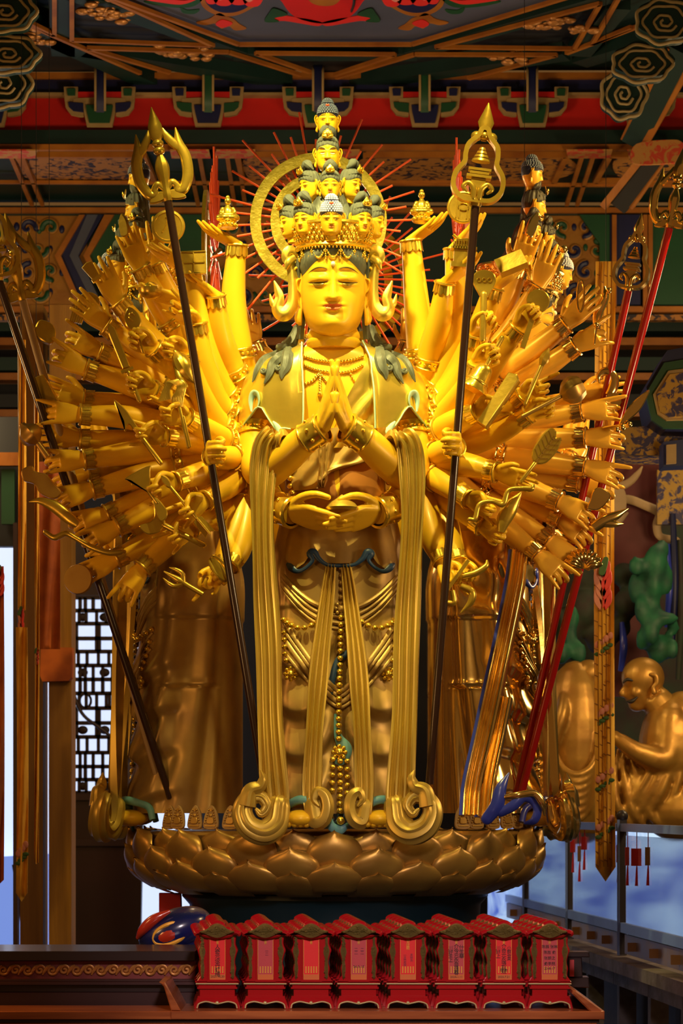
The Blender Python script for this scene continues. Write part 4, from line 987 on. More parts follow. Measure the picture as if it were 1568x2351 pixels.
# ---- shawl over the shoulders
SH = [(776, 766, 72, 11.995, 12.28), (790, 766, 96, 11.975, 12.32), (806, 766, 136, 11.955, 12.36), (830, 766, 182, 11.935, 12.42), (860, 766, 208, 11.92, 12.46), (905, 767, 221, 11.91, 12.48), (950, 768, 226, 11.91, 12.50), (1000, 768, 228, 11.915, 12.50)]
def sdisp(a, y, x):
    ax = abs(x - 767); d = 3.5 * math.cos((ax - 100) / 11.0) * sm((y - 820) / 120) * sm((ax - 85) / 30)
    return d + 3 * math.cos((ax - 0.25 * (y - 800)) / 17.0) * sm((y - 800) / 60)
shl = loft(SH, 10, 10, 2.5, sdisp).fn
def shl_f(x, y, off=0.014):
    hw = interp([(r[0], r[2]) for r in SH], y); fy = interp([(r[0], r[3]) for r in SH], y); by = interp([(r[0], r[4]) for r in SH], y)
    q = max(0.0, 1 - min(1, abs((x - 767) / hw)) ** 2.5) ** (1 / 2.5)
    return V((x - CX) * 12 / FP, (fy + by) / 2 - (by - fy) / 2 * q - off, CZ + (HZ - y) * 12 / FP)
for sg in (-1, 1):
    edge = [(776, 74), (830, 72), (900, 70), (980, 72)] if sg < 0 else [(776, 66), (830, 84), (900, 91), (980, 93)]
    def hem(x):      # lower edge of the shawl, by pixel distance from the centre line
        return interp([(60, 985), (85, 990), (120, 984), (132, 990), (150, 964), (166, 936), (177, 932), (190, 948), (208, 966), (230, 990)], x)
    def sfn(u, v, layer=0):
        # u from the front opening round the shoulder to the back
        a_o = None
        # angle of the opening: solve from the edge table at the row
        ytop = 778; 
        aa = lerp(0.0, 1.0, u)
        # iterate twice: row depends on x, x depends on row
        y = ytop + (980 - ytop) * v
        for _ in range(3):
            fnx = lambda a, yy: shl((a % (2 * PI)) / (2 * PI), (yy - 776) / 224.0)
            x_edge = interp(edge, y)
            hw = interp([(r[0], r[2]) for r in SH], y); so = min(0.999, (x_edge / hw)) ** (2.5 / 2)
            a_op = math.asin(so); a = lerp(a_op, PI, aa)
            p = fnx(sg * a, y); xx = abs((p.x * FP / 12 + CX) - 767)
            yb = hem(xx) if a < PI * 0.52 else 990
            y = ytop + (yb - ytop) * v
        p = fnx(sg * a, y)
        return p
    front = [[sfn(i / 46, j / 34) for i in range(47)] for j in range(35)]
    cen = P(767, 880, 12.2)
    back = [[p + (Vector((cen.x, cen.y, p.z)) - p).normalized() * 0.012 for p in r] for r in front]
    mb = MB(); nu, nv = 47, 35; n = nu * nv; fs = []
    for j in range(nv - 1):
        for i in range(nu - 1):
            q = j * nu + i; fs.append((q, q + 1, q + nu + 1, q + nu)); fs.append((n + q, n + q + nu, n + q + nu + 1, n + q + 1))
    rim = list(range(nu)) + [j * nu + nu - 1 for j in range(1, nv)] + [(nv - 1) * nu + i for i in range(nu - 2, -1, -1)] + [j * nu for j in range(nv - 2, 0, -1)]
    for q in range(len(rim)):
        a, b = rim[q], rim[(q + 1) % len(rim)]; fs.append((a, n + a, n + b, b))
    mb.add([p for r in front for p in r] + [p for r in back for p in r], fs)
    sh_o = part('shawl', mb, 'gold', angle=1.2)
    # pale blue edging: front opening and the turned-up hem
    tb2 = MB(); tb2.tube([front[j][0] + V(0, -0.004, 0) for j in range(nv)], 0.0045, 6)
    obj('edging', tb2, MATS['pale_blue'], sh_o)
    hp = [front[nv - 1][i] for i in range(2, 24)]
    tb3 = MB().sweep([p + V(0, -0.008, -0.006) for p in hp], [(-0.012, -0.004), (0.012, -0.004), (0.012, 0.004), (-0.012, 0.004)], (0, -1, 0.2), scale=lambda t: (0.35 + 0.35 * abs(math.sin(3.2 * t * PI)), 0.7))
    obj('hem_lining', tb3, MATS['pale_blue'], sh_o)
    # small turned-over loop on the hem
    lx = 767 + sg * 180
    lb = MB().tube([shl_f(lx + sg * 10, 945), shl_f(lx + sg * 11, 920), shl_f(lx + sg * 5, 904), shl_f(lx - sg * 4, 906), shl_f(lx - sg * 8, 922), shl_f(lx - sg * 4, 938)], [2 * U, 6 * U, 8 * U, 7 * U, 5 * U, 2 * U], 10, n=30, flat=0.4, up=(0, -1, 0))
    obj('hem_loop', lb, MATS['pale_blue'], sh_o)
    lb = MB().tube([shl_f(lx - sg * 40, 972), shl_f(lx - sg * 50, 984), shl_f(lx - sg * 56, 998), shl_f(lx - sg * 46, 1003)], [2 * U, 6 * U, 7 * U, 2 * U], 10, n=20, flat=0.4, up=(0, -1, 0))
    obj('hem_loop', lb, MATS['pale_blue'], sh_o)
# ---- inner robe on the chest (pleated, viewer's right) and the tied sash below
def tfront(x, y, off=0.0):
    hw = interp([(r[0], r[2]) for r in TOR], y); fy = interp([(r[0], r[3]) for r in TOR], y); by = interp([(r[0], r[4]) for r in TOR], y)
    q = max(0.02, 1 - min(1, abs((x - 767) / hw)) ** 2.3) ** (1 / 2.3)
    Y = (fy + by) / 2 - (by - fy) / 2 * q - off
    return V((x - CX) * 12 / FP, Y, CZ + (HZ - y) * 12 / FP)
def cloth(name, xl, xr, y0, y1, nu, nv, disp, mname, base=0.010, parent=None):
    """front-facing drape: left/right edge tables by row, relief in pixels"""
    f = []; b = []
    for j in range(nv):
        y = lerp(y0, y1, j / (nv - 1)); l = interp(xl, y); r = interp(xr, y)
        for i in range(nu):
            u = i / (nu - 1); x = lerp(l, r, u); f.append(tfront(x, y, base + disp(u, y, x) * U)); b.append(tfront(x, y, 0.0))
    n = nu * nv; fs = []
    for j in range(nv - 1):
        for i in range(nu - 1):
            q = j * nu + i; fs.append((q, q + 1, q + nu + 1, q + nu))
    rim = list(range(nu)) + [j * nu + nu - 1 for j in range(1, nv)] + [(nv - 1) * nu + i for i in range(nu - 2, -1, -1)] + [j * nu for j in range(nv - 2, 0, -1)]
    for q in range(len(rim)):
        a, c = rim[q], rim[(q + 1) % len(rim)]; fs.append((a, n + a, n + c, c))
    return part(name, MB().add(f + b, fs), mname, parent, angle=1.2)
cloth('inner_robe', [(815, 852), (880, 816), (930, 790), (990, 765), (1030, 745)], [(815, 880), (1030, 890)], 815, 1030, 40, 40, lambda u, y, x: 4 * math.cos((x * 0.55 + (y - 900) * (0.35 + 0.5 * u)) / 7.0) + 4, 'gold')
cloth('chest_sash', [(985, 690), (1030, 672), (1075, 664), (1110, 668), (1125, 676)], [(985, 866), (1030, 880), (1060, 840), (1085, 760), (1110, 735), (1125, 730)], 985, 1125, 50, 36, lambda u, y, x: 5 * math.cos((x + (y - 1000) * 0.9) / 9.5) + 5 + 4 * ga(u - 0.9, 0.1), 'leaf_gold', 0.014)
cloth('sash_tail', [(1020, 728), (1070, 733), (1110, 728), (1122, 735)], [(1020, 765), (1070, 756), (1105, 752), (1122, 745)], 1020, 1122, 16, 24, lambda u, y, x: 6 + 4 * math.cos(u * 15), 'leaf_gold', 0.026)
# ---- necklaces on the chest (fine beads, one strand each)
def bead_strand(name, pts, r, n, mname, parent=None, fine=True):
    mb = MB()
    for p in crv(pts, n): mb.sphere(p, r, 8, 6)
    o = part(name, mb, mname, parent); o['kind'] = 'stuff'; return o
ch = lambda x, y: tfront(x, y, 0.009)
bead_strand('necklace', [ch(701, 820), ch(725, 828), ch(752, 832), ch(775, 833), ch(805, 829), ch(832, 820)], 4.0 * U, 22, 'gold_trim')
bead_strand('necklace', [ch(701, 841), ch(722, 850), ch(748, 856), ch(785, 858), ch(812, 852), ch(832, 841)], 4.0 * U, 22, 'gold_trim')
bead_strand('necklace', [ch(702, 884), ch(718, 877), ch(728, 866), ch(735, 860)], 4.0 * U, 8, 'gold_trim')
bead_strand('necklace', [ch(735, 860), ch(735, 880), ch(735, 900)], 3.8 * U, 8, 'gold_trim')
bead_strand('necklace', [ch(735, 860), ch(745, 874), ch(756, 884), ch(772, 880)], 4.0 * U, 8, 'gold_trim')
bead_strand('necklace', [ch(805, 862), ch(812, 876), ch(822, 886)], 3.4 * U, 5, 'gold_trim')
part('pendant', MB().sphere(ch(735, 908), 6.5 * U, 12, 8), 'gold_trim')
# ---- hair locks on the shoulders
def shf(x, y, off=0.012):
    hw = interp([(r[0], r[2]) for r in SH], y); fy = interp([(r[0], r[3]) for r in SH], y); by = interp([(r[0], r[4]) for r in SH], y)
    q = max(0.0, 1 - min(1, abs((x - 767) / hw)) ** 2.5) ** (1 / 2.5)
    return V((x - CX) * 12 / FP, (fy + by) / 2 - (by - fy) / 2 * q - off, CZ + (HZ - y) * 12 / FP)
for sg, c0 in ((-1, 655), (1, 878)):
    lk = link('hair_locks', None, None, ST, Matrix.Translation(shf(c0, 790)))
    mb = MB(); X = lambda dx: c0 + (-sg) * -dx if sg > 0 else c0 - dx * -1
    def q(dx, y, off=0.012): return shf(c0 + (dx if sg < 0 else -dx), y, off)
    obj('lock', MB().tube([q(26, 735, -0.03), q(22, 752, -0.01), q(14, 772, 0.0), q(4, 786)], [8 * U, 10 * U, 14 * U, 17 * U], 14, n=16, flute=7, famp=0.1), MATS['hair'], lk)
    obj('hair_tie', MB().tube([q(-16, 786, 0.02), q(0, 788, 0.034), q(18, 784, 0.02)], [8 * U, 10 * U, 8 * U], 12, n=10, round_end=True), MATS['hair'], lk)
    for pts, rd in (([(-6, 794), (-26, 806), (-48, 822), (-64, 846), (-76, 876)], [9, 12, 11, 8, 1.5]), ([(0, 796), (-12, 820), (-28, 838), (-36, 862), (-48, 884)], [10, 12, 12, 8, 1.5]),
                    ([(8, 796), (6, 820), (2, 846), (-6, 862), (-8, 876)], [11, 13, 12, 8, 1.5])):
        obj('lock', MB().tube([q(a, b) for a, b in pts], [r * U for r in rd], 14, n=26, flat=0.55, up=(0, -1, 0), flute=7, famp=0.10), MATS['hair'], lk)
    for dx, y in ((-50, 852), (-16, 848)):
        sp = [q(dx + math.cos(t * 0.9) * (8 - t), y + math.sin(t * 0.9) * (8 - t), 0.014) for t in range(8)]
        obj('curl', MB().tube(sp, [4 * U] * 8, 8, n=24, round_end=True), MATS['hair'], lk)
# ---- pressed-palm arms and lap arms
def big_bracelet(a, d, r):
    mb = MB(); M = frame(a, a + d, (0, -1, 0.3))
    pr = [(-0.9, 1.0), (-0.86, 1.16), (-0.76, 1.2), (-0.66, 1.12), (0.66, 1.14), (0.76, 1.24), (0.86, 1.2), (0.9, 1.0)]
    mb.grid(32, len(pr), lambda u, v: (lambda p: V(p[0] * r, p[1] * r * math.cos(2 * PI * u), p[1] * r * math.sin(2 * PI * u)))(pr[int(round(v * (len(pr) - 1)))]), True)
    for k in range(8): mb.sphere(V(0, 1.14 * r * math.cos(k * PI / 4), 1.14 * r * math.sin(k * PI / 4)), 0.15 * r, 8, 6)
    return mb.xf(M)
for sg in (-1, 1):
    X = lambda x: 784 + sg * (x - 784) if sg > 0 else x
    mx = lambda x: x if sg < 0 else 2 * 768.5 - x
    pts = [P(mx(612), 880, 12.22), P(mx(594), 960, 12.16), P(mx(590), 1040, 12.10), P(mx(604), 1084, 12.0), P(mx(652), 1054, 11.88), P(mx(700), 1010, 11.79), P(mx(738), 984, 11.745)]
    c = crv(pts, 40); rr = [r * U for r in crv1([46, 45, 43, 42, 38, 33, 27], 40)]
    a = part('praying_arm', MB().tube(c, rr, 22), 'skin')
    ws = c[-1]; dirn = (c[-1] - c[-3]).normalized()
    obj('bracelet', big_bracelet(c[-4], dirn, rr[-4] * 1.02), MATS['gold_trim'], a)
    tipp = P(mx(775), 832, 11.67)
    M = frame(ws - dirn * 0.01, tipp, V(sg * 1.0, -0.22, 0.35)) @ Matrix.Scale(1.95, 4)
    link('hand', hand_mesh('pray' if sg > 0 else 'pray_m', 'skin'), None, a, M)
    k = 9; dd = (c[k + 1] - c[k]).normalized()
    ab = MB(); Ma = frame(c[k], c[k] + dd, (0, -1, 0))
    ab.grid(40, 6, lambda u, v: (lambda p: V(p[0], p[1] * math.cos(2 * PI * u), p[1] * math.sin(2 * PI * u)))([(-0.03, 1.02 * rr[k]), (-0.028, 1.09 * rr[k]), (-0.018, 1.05 * rr[k]), (0.018, 1.05 * rr[k]), (0.028, 1.09 * rr[k]), (0.03, 1.02 * rr[k])][int(round(v * 5))]), True)
    for i in range(30): ab.sphere(V(0, 1.06 * rr[k] * math.cos(i * PI / 15), 1.06 * rr[k] * math.sin(i * PI / 15)), 0.0075, 7, 5)
    obj('armlet', ab.xf(Ma), MATS['gold_trim'], a)
    # lap arm
    pts = [P(mx(602), 1040, 12.22), P(mx(600), 1110, 12.16), P(mx(616), 1150, 12.06), P(mx(642), 1166, 11.96), P(mx(672), 1177, 11.89)]
    c = crv(pts, 30); rr = [r * U for r in crv1([40, 40, 38, 33, 27], 30)]
    a = part('lap_arm', MB().tube(c, rr, 20), 'skin'); dirn = (c[-1] - c[-3]).normalized()
    obj('bracelet', big_bracelet(c[-5], dirn, rr[-5] * 1.02), MATS['gold_trim'], a)
    tipp = P(mx(800), 1208 if sg < 0 else 1216, 11.76)
    M = frame(c[-1] - dirn * 0.02, tipp, cn((0, -0.75, 0.75))) @ Matrix.Scale(1.80, 4)
    link('hand', hand_mesh('dhyana' if sg < 0 else 'dhyana_m', 'skin'), None, a, M)
part('jewel', MB().lathe([(34, 0), (38, 6), (30, 16), (14, 26), (5, 33), (1, 36)], 24, (0, 0, 0)).xf(Matrix.Translation(P(785, 1172, 11.80)) @ Matrix.Scale(U, 4)), 'gold')
# ---- skirt with hanging U folds over each leg
SK = [(1180, 776, 124, 11.985, 12.45), (1230, 778, 136, 11.975, 12.47), (1300, 780, 146, 11.96, 12.5), (1400, 781, 150, 11.955, 12.5), (1550, 781, 150, 11.95, 12.5), (1700, 781, 148, 11.94, 12.5), (1800, 781, 148, 11.93, 12.5), (1868, 781, 150, 11.925, 12.5)]
def kdisp(a, y, x):
    d = 0.0; fw = sm((math.cos(a) + 0.05) / 0.35); sw = sm((abs(math.sin(a)) - 0.80) / 0.15)
    d += (4 + 8 * sw) * sm((1398 - y) / 10) + 8 * sm((1562 - y) / 10) * sw + 5 * sw * ga(y - 1556, 9)
    if sw > 0:
        sa = abs(a) if abs(a) <= PI else 2 * PI - abs(a)
        d += sw * sm((y - 1230) / 60) * (9 * math.cos(13 * sa + 0.006 * (y - 1300) * (1.0 if y < 1562 else 1.8)) + 7 * math.cos((y + 160 * (sa - 1.57) - 1250) / 22.0) * sm((1400 - y) / 40))
    for xc in (690, 874):
        t = (x - xc) / 78.0
        if abs(t) < 1.15:
            w_ = max(0, 1 - (abs(t) / 1.15) ** 3) * fw
            q = (y + 62 * t * t - 1455) / 102.0
            if q > 0:
                fr = q - math.floor(q)
                d += w_ * sm(q) * (22 * (sm(fr / 0.72) if fr < 0.72 else 1 - sm((fr - 0.72) / 0.28)) - 4)
            d += 9 * w_ * sm((y - 1350) / 150)
    d += 3.0 * math.cos((x - 781) / 6.0) * sm((abs(x - 781) - 108) / 24)
    d -= 10 * ga(x - 781, 24) * sm((y - 1400) / 150) * fw
    return d
skm = loft(SK, 240, 200, 2.5, kdisp); skf = skm.fn
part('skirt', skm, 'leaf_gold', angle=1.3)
def kfront(x, y, off=0.0):
    hw = interp([(r[0], r[2]) for r in SK], y); fy = interp([(r[0], r[3]) for r in SK], y); by = interp([(r[0], r[4]) for r in SK], y)
    q = max(0.02, 1 - min(1, abs((x - 780) / hw)) ** 2.5) ** (1 / 2.5)
    return V((x - CX) * 12 / FP, (fy + by) / 2 - (by - fy) / 2 * q - off - max(0, kdisp(0, y, x)) * U * 0.8, CZ + (HZ - y) * 12 / FP)
# over-apron with a rolling hem lined in blue
def hemA(x):
    d = abs(x - 782); return interp([(0, 1298), (30, 1296), (52, 1284), (66, 1272), (84, 1296), (100, 1306), (118, 1296), (128, 1282)], d)
ap = MB(); f = []; b = []; nu, nv = 61, 26
for j in range(nv):
    for i in range(nu):
        x = lerp(656, 908, i / (nu - 1)); v = j / (nv - 1); y = lerp(1186, hemA(x), v)
        o = 0.012 + 0.030 * v * v + 0.010 * v * math.cos((abs(x - 782)) / 11.0)
        f.append(kfront(x, y, o)); b.append(kfront(x, y, 0.0))
n = nu * nv; fs = []
for j in range(nv - 1):
    for i in range(nu - 1):
        q = j * nu + i; fs.append((q, q + 1, q + nu + 1, q + nu))
for i in range(nu - 1): q = (nv - 1) * nu + i; fs.append((q, q + 1, n + q + 1, n + q))
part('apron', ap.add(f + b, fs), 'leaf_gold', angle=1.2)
for sg in (-1, 1):
    mxx = lambda d: 782 + sg * d
    part('apron_lining', MB().tube([kfront(mxx(0), 1303, 0.045), kfront(mxx(30), 1301, 0.05), kfront(mxx(50), 1287, 0.055), kfront(mxx(60), 1272, 0.058), kfront(mxx(70), 1275, 0.058), kfront(mxx(64), 1290, 0.055), kfront(mxx(78), 1306, 0.05), kfront(mxx(98), 1314, 0.046), kfront(mxx(114), 1304, 0.042), kfront(mxx(122), 1296, 0.04)], [4 * U, 4 * U, 6 * U, 8 * U, 9 * U, 5 * U, 4 * U, 5 * U, 9 * U, 5 * U], 10, n=44, flat=0.5, up=(0, -1, 0), round_end=True), 'blue')
part('waist_cord', MB().tube([kfront(x, 1186 + 4 * math.sin((x - 656) / 252 * PI), 0.014) for x in range(656, 909, 9)], 4.5 * U, 8), 'gold_trim')
# swag cords: upper U and lower V
for k, (ya, yb, r) in enumerate(((1310, 1402, 6), (1318, 1418, 5), (1330, 1432, 6), (1342, 1445, 4))):
    part('swag_cord', MB().tube([kfront(x, ya + (yb - ya) * (1 - abs((x - 781) / 138) ** 2.2), 0.010) for x in range(643, 920, 6)], r * U, 8), 'leaf_gold')
for k, (ya, yb, r) in enumerate(((1420, 1588, 6), (1440, 1600, 4.5), (1460, 1614, 6), (1492, 1626, 4))):
    part('swag_cord', MB().tube([kfront(x, ya + (yb - ya) * (1 - abs((x - 781) / 132) ** 1.35), 0.012) for x in range(650, 913, 6)], r * U, 8, flat=0.7, up=(0, -1, 0)), 'leaf_gold')
# long flat ribbons: fluted sweep
def flutes(wd, th, n=5, amp=0.28):
    """irregular gathered-cloth cross-section"""
    m = 44; top = []
    for i in range(m + 1):
        u = i / m; e = 1 - (2 * u - 1) ** 6
        top.append((-wd / 2 + wd * u, th * 0.5 + th * amp * e * (0.60 * math.cos(2 * PI * (n - 0.7) * u + 0.8) + 0.42 * math.cos(2 * PI * (n * 1.7) * u + 2.1))))
    return top + [(wd / 2, -th / 2), (-wd / 2, -th / 2)]
for sg in (-1, 1):
    mx = lambda x: x if sg < 0 else 2 * 774.5 - x
    pts = [P(mx(656), 1018, 11.87), P(mx(632), 1004, 11.835), P(mx(612), 1022, 11.83), P(mx(604), 1080, 11.85), P(mx(602), 1180, 11.87), P(mx(608), 1320, 11.87), P(mx(616), 1480, 11.86), P(mx(620), 1640, 11.85), P(mx(628), 1780, 11.84), P(mx(632), 1850, 11.83), P(mx(626), 1890, 11.815)]
    rb = part('long_ribbon', MB().sweep(pts, flutes(62 * U, 14 * U, 4, 0.42), lambda t: (1, 0.30 * math.sin(7 * t + 0.5) * sm(t * 3), 0), 110, scale=lambda t: ((0.55 + 0.37 * sm(t * 7)) * (1 + 0.09 * math.sin(10 * t) + 0.07 * math.sin(23 * t + 1)), 1 + 0.25 * math.sin(17 * t))), 'ribbon_gold', angle=1.2)
    cur = [P(mx(640), 1850, 11.83), P(mx(632), 1892, 11.81), P(mx(604), 1912, 11.78), P(mx(570), 1898, 11.765), P(mx(556), 1864, 11.77), P(mx(570), 1834, 11.785), P(mx(598), 1830, 11.79), P(mx(612), 1850, 11.785), P(mx(600), 1868, 11.775), P(mx(588), 1858, 11.77)]
    obj('curl', MB().tube(cur, [26 * U, 28 * U, 27 * U, 25 * U, 22 * U, 19 * U, 15 * U, 12 * U, 9 * U, 4 * U], 28, n=70, flute=9, famp=0.09, round_end=True), MATS['ribbon_gold'], rb)
    obj('curl_tip', MB().tube([P(mx(566), 1850, 11.76), P(mx(574), 1816, 11.76), P(mx(596), 1806, 11.77), P(mx(604), 1788, 11.775), P(mx(598), 1768, 11.78)], [20 * U, 16 * U, 13 * U, 10 * U, 1.5 * U], 16, n=30, flute=5, famp=0.12), MATS['ribbon_gold'], rb)
    # central ribbons
    mc = lambda x: x if sg < 0 else 2 * 777 - x
    pts = [P(mc(760), 1296, 11.92), P(mc(750), 1380, 11.905), P(mc(736), 1500, 11.89), P(mc(726), 1620, 11.875), P(mc(719), 1740, 11.865), P(mc(717), 1830, 11.86), P(mc(722), 1872, 11.85)]
    rb = part('front_ribbon', MB().sweep(pts, flutes(44 * U, 11 * U, 4, 0.42), lambda t: (1, 0.25 * math.sin(6 * t), 0), 80, scale=lambda t: ((0.55 + 0.40 * sm(t * 3)) * (1 + 0.06 * math.sin(19 * t)), 1 + 0.2 * math.sin(15 * t))), 'ribbon_gold', angle=1.2)
    obj('curl', MB().tube([P(mc(718), 1850, 11.85), P(mc(726), 1884, 11.84), P(mc(744), 1880, 11.82), P(mc(752), 1854, 11.815), P(mc(746), 1828, 11.82), P(mc(730), 1818, 11.825), P(mc(722), 1836, 11.82), P(mc(732), 1850, 11.81)], [18 * U, 19 * U, 15 * U, 14 * U, 13 * U, 11 * U, 8 * U, 3 * U], 20, n=46, flute=6, famp=0.1, round_end=True), MATS['ribbon_gold'], rb)
# blue-green lining glimpsed between the ribbons and along the hem
part('skirt_lining', MB().tube([kfront(812, 1480, 0.012), kfront(800, 1500, 0.016), kfront(776, 1520, 0.018), kfront(764, 1560, 0.014), kfront(758, 1600, 0.012)], [6 * U, 8 * U, 8 * U, 8 * U, 5 * U], 10, n=24, flat=0.5, up=(0, -1, 0)), 'blue')
part('skirt_lining', MB().tube([kfront(770, 1640, 0.012), kfront(776, 1690, 0.012), kfront(792, 1720, 0.012), kfront(780, 1745, 0.012), kfront(766, 1735, 0.012)], [3 * U, 9 * U, 16 * U, 14 * U, 5 * U], 10, n=24, flat=0.3, up=(0, -1, 0)), 'teal')
part('skirt_lining', MB().tube([kfront(752, 1862, 0.014), kfront(760, 1895, 0.018), kfront(782, 1905, 0.02), kfront(800, 1890, 0.018)], [6 * U, 10 * U, 10 * U, 3 * U], 10, n=24, flat=0.5, up=(0, -1, 0)), 'teal')
for xc in (690, 872):
    part('hem_trim', MB().tube([kfront(xc - 46, 1890, 0.02), kfront(xc - 34, 1856, 0.03), kfront(xc - 8, 1838, 0.036), kfront(xc + 18, 1838, 0.036), kfront(xc + 40, 1852, 0.03), kfront(xc + 50, 1884, 0.02)], [8 * U, 9 * U, 10 * U, 10 * U, 9 * U, 8 * U], 12, n=30), 'teal')
    ft = MB().sphere(P(xc, 1880, 11.90), 38 * U, 18, 10, (1.0, 1.3, 0.55))
    for t in range(5): ft.sphere(P(xc - 28 + 14 * t, 1893, 11.85), 9.5 * U, 10, 7, (0.85, 1.3, 0.8))
    fo = part('foot', ft, 'skin')
    obj('anklet', MB().tube([P(xc - 30, 1862, 11.875), P(xc - 12, 1872, 11.855), P(xc + 12, 1872, 11.855), P(xc + 30, 1862, 11.875)], 2.4 * U, 8, n=16).sphere(P(xc, 1876, 11.85), 5 * U, 8, 6), MATS['gold_trim'], fo)
# ---- long bead strands, each bead a piece
BEAD = {}
def beads(name, path, r, pitch, mname='gold_trim', pend=None):
    path = [Vector(p) for p in path]; c = crv(path, 200); tot = sum((c[i + 1] - c[i]).length for i in range(199)); n = max(2, int(tot / pitch)); st = link(name, None, None, ST, Matrix.Translation(path[0]))
    key = (round(r * 1e5), mname)
    if key not in BEAD:
        me = MB().sphere((0, 0, 0), r, 12, 8, (1.05, 1.05, 0.92)).mesh('bead'); me.materials.append(MATS[mname]); BEAD[key] = me
    acc = 0; k = 0; nxt = 0
    for i in range(199):
        while acc >= nxt - 1e-9 and k < n: link('bead', BEAD[key], None, st, Matrix.Translation(c[i])); k += 1; nxt += tot / (n - 1) if n > 1 else 1
        acc += (c[i + 1] - c[i]).length
    if pend:
        mb = MB().sphere(pend, r * 1.5, 12, 8)
        for q in range(8): mb.sphere(Vector(pend) + V(math.cos(q * PI / 4) * r * 2, 0, math.sin(q * PI / 4) * r * 2), r * 0.75, 8, 6)
        obj('flower_bead', mb, MATS[mname], st)
    return st
kb = lambda x, y, o=0.03: kfront(x, y, o)
beads('bead_strand', [kb(784, 1308), kb(784, 1390)], 6.5 * U, 13.5 * U, 'leaf_gold', kb(784, 1400))
beads('bead_strand', [kb(783, 1420), kb(781, 1520), kb(778, 1620), kb(778, 1712)], 7 * U, 14.2 * U, 'gold_trim', kb(779, 1728))
beads('bead_strand', [kb(764, 1744), kb(763, 1800), kb(763, 1832)], 6.5 * U, 13.5 * U); beads('bead_strand', [kb(781, 1748), kb(781, 1810), kb(780, 1876)], 7 * U, 14 * U); beads('bead_strand', [kb(797, 1748), kb(797, 1800), kb(796, 1838)], 6.5 * U, 13.5 * U)
part('bead_tassel', MB().sphere(kb(782, 1884), 10 * U, 12, 8), 'gold_trim')
for sg in (-1, 1):
    mx = lambda d: 780 + sg * d
    beads('bead_swag', [kb(mx(130), 1422), kb(mx(112), 1436), kb(mx(88), 1444), kb(mx(60), 1436), kb(mx(36), 1420)], 7 * U, 14 * U)
    beads('bead_swag', [kb(mx(128), 1452), kb(mx(126), 1500), kb(mx(118), 1532)], 6.6 * U, 14 * U, 'gold_trim', kb(mx(112), 1548))
    beads('bead_swag', [tfront(mx(112), 1076, 0.03), tfront(mx(114), 1110, 0.03), tfront(mx(106), 1146, 0.04)], 7.5 * U, 15 * U)

# ---- the other three statues of the four: same figure turned about the axis
def turned(deg, label, mats, skip=()):
    R = Matrix.Translation(AX) @ Matrix.Rotation(math.radians(deg), 4, 'Z') @ Matrix.Translation(-AX)
    M = R @ Matrix.Translation(base_f)
    c = ST.copy(); COL.objects.link(c); c.matrix_basis = M; WM[c.name] = M; c['label'] = label
    for chd in list(ST.children):
        if chd.name.split('.')[0] in skip: continue
        copy_tree(chd, c, None, mats)
    return c
LEFT = turned(-90, 'bronze-gold many-armed statue turned to the left, bead strand down its skirt', None)
RIGHT = turned(90, 'polished gold many-armed statue turned to the right, blue-lined ribbons', {'leaf_gold': MATS['polished'], 'ribbon_gold': MATS['polished'], 'gold': MATS['polished'], 'gold_trim': MATS['polished'], 'blue': MATS['royal_blue'], 'teal': MATS['royal_blue'], 'hair': MATS['hair_dark'], 'belly': MATS['polished_skin'], 'skin': MATS['polished_skin'], 'ring_gold': MATS['flower_pink']})
BACK = turned(180, 'golden statue hidden behind the front one, only its halo rays showing', None, ('bead_strand', 'bead_swag', 'small_head', 'hair_locks', 'swag_cord', 'long_ribbon', 'front_ribbon'))

# blue-lined ribbon hanging down the near side of the right statue
for pts, wd, nm in (([(1196, 1262, 12.30), (1186, 1340, 12.26), (1164, 1450, 12.22), (1140, 1560, 12.18), (1112, 1690, 12.15), (1088, 1800, 12.12), (1082, 1872, 12.08)], 40, 'side_ribbon'), ([(1160, 1600, 12.20), (1142, 1690, 12.17), (1122, 1790, 12.12), (1114, 1876, 12.06)], 34, 'side_ribbon')):
    o = obj(nm, MB().sweep([P(*p) for p in pts], flutes(wd * U, 14 * U, 4, 0.42), (0.95, -0.3, 0), 60), MATS['polished'], RIGHT, angle=1.2)
    obj('blue_lining', MB().sweep([P(p[0] - wd * 0.55, p[1], p[2] + 0.01) for p in pts], [(-6 * U, -3 * U), (6 * U, -3 * U), (6 * U, 3 * U), (-6 * U, 3 * U)], (0.95, -0.3, 0), 60), MATS['royal_blue'], o)
for pts, r, m in (([(1118, 1880, 12.02), (1140, 1850, 12.0), (1150, 1810, 12.0), (1168, 1775, 12.02)], [14, 16, 13, 2], 'royal_blue'), ([(1150, 1866, 12.0), (1178, 1850, 11.98), (1200, 1830, 11.98), (1222, 1836, 12.0), (1234, 1860, 12.0), (1226, 1884, 12.0), (1206, 1890, 12.02)], [10, 12, 12, 12, 11, 10, 4], 'royal_blue'), ([(1160, 1830, 11.99), (1190, 1826, 11.97), (1226, 1822, 11.98), (1246, 1846, 11.98), (1250, 1872, 12.0)], [6, 9, 8, 8, 2], 'polished')):
    obj('ribbon_curl', MB().tube([P(*p) for p in pts], [q * U for q in r], 14, n=34, flat=0.6, up=(0, -1, 0), round_end=True), MATS[m], RIGHT)

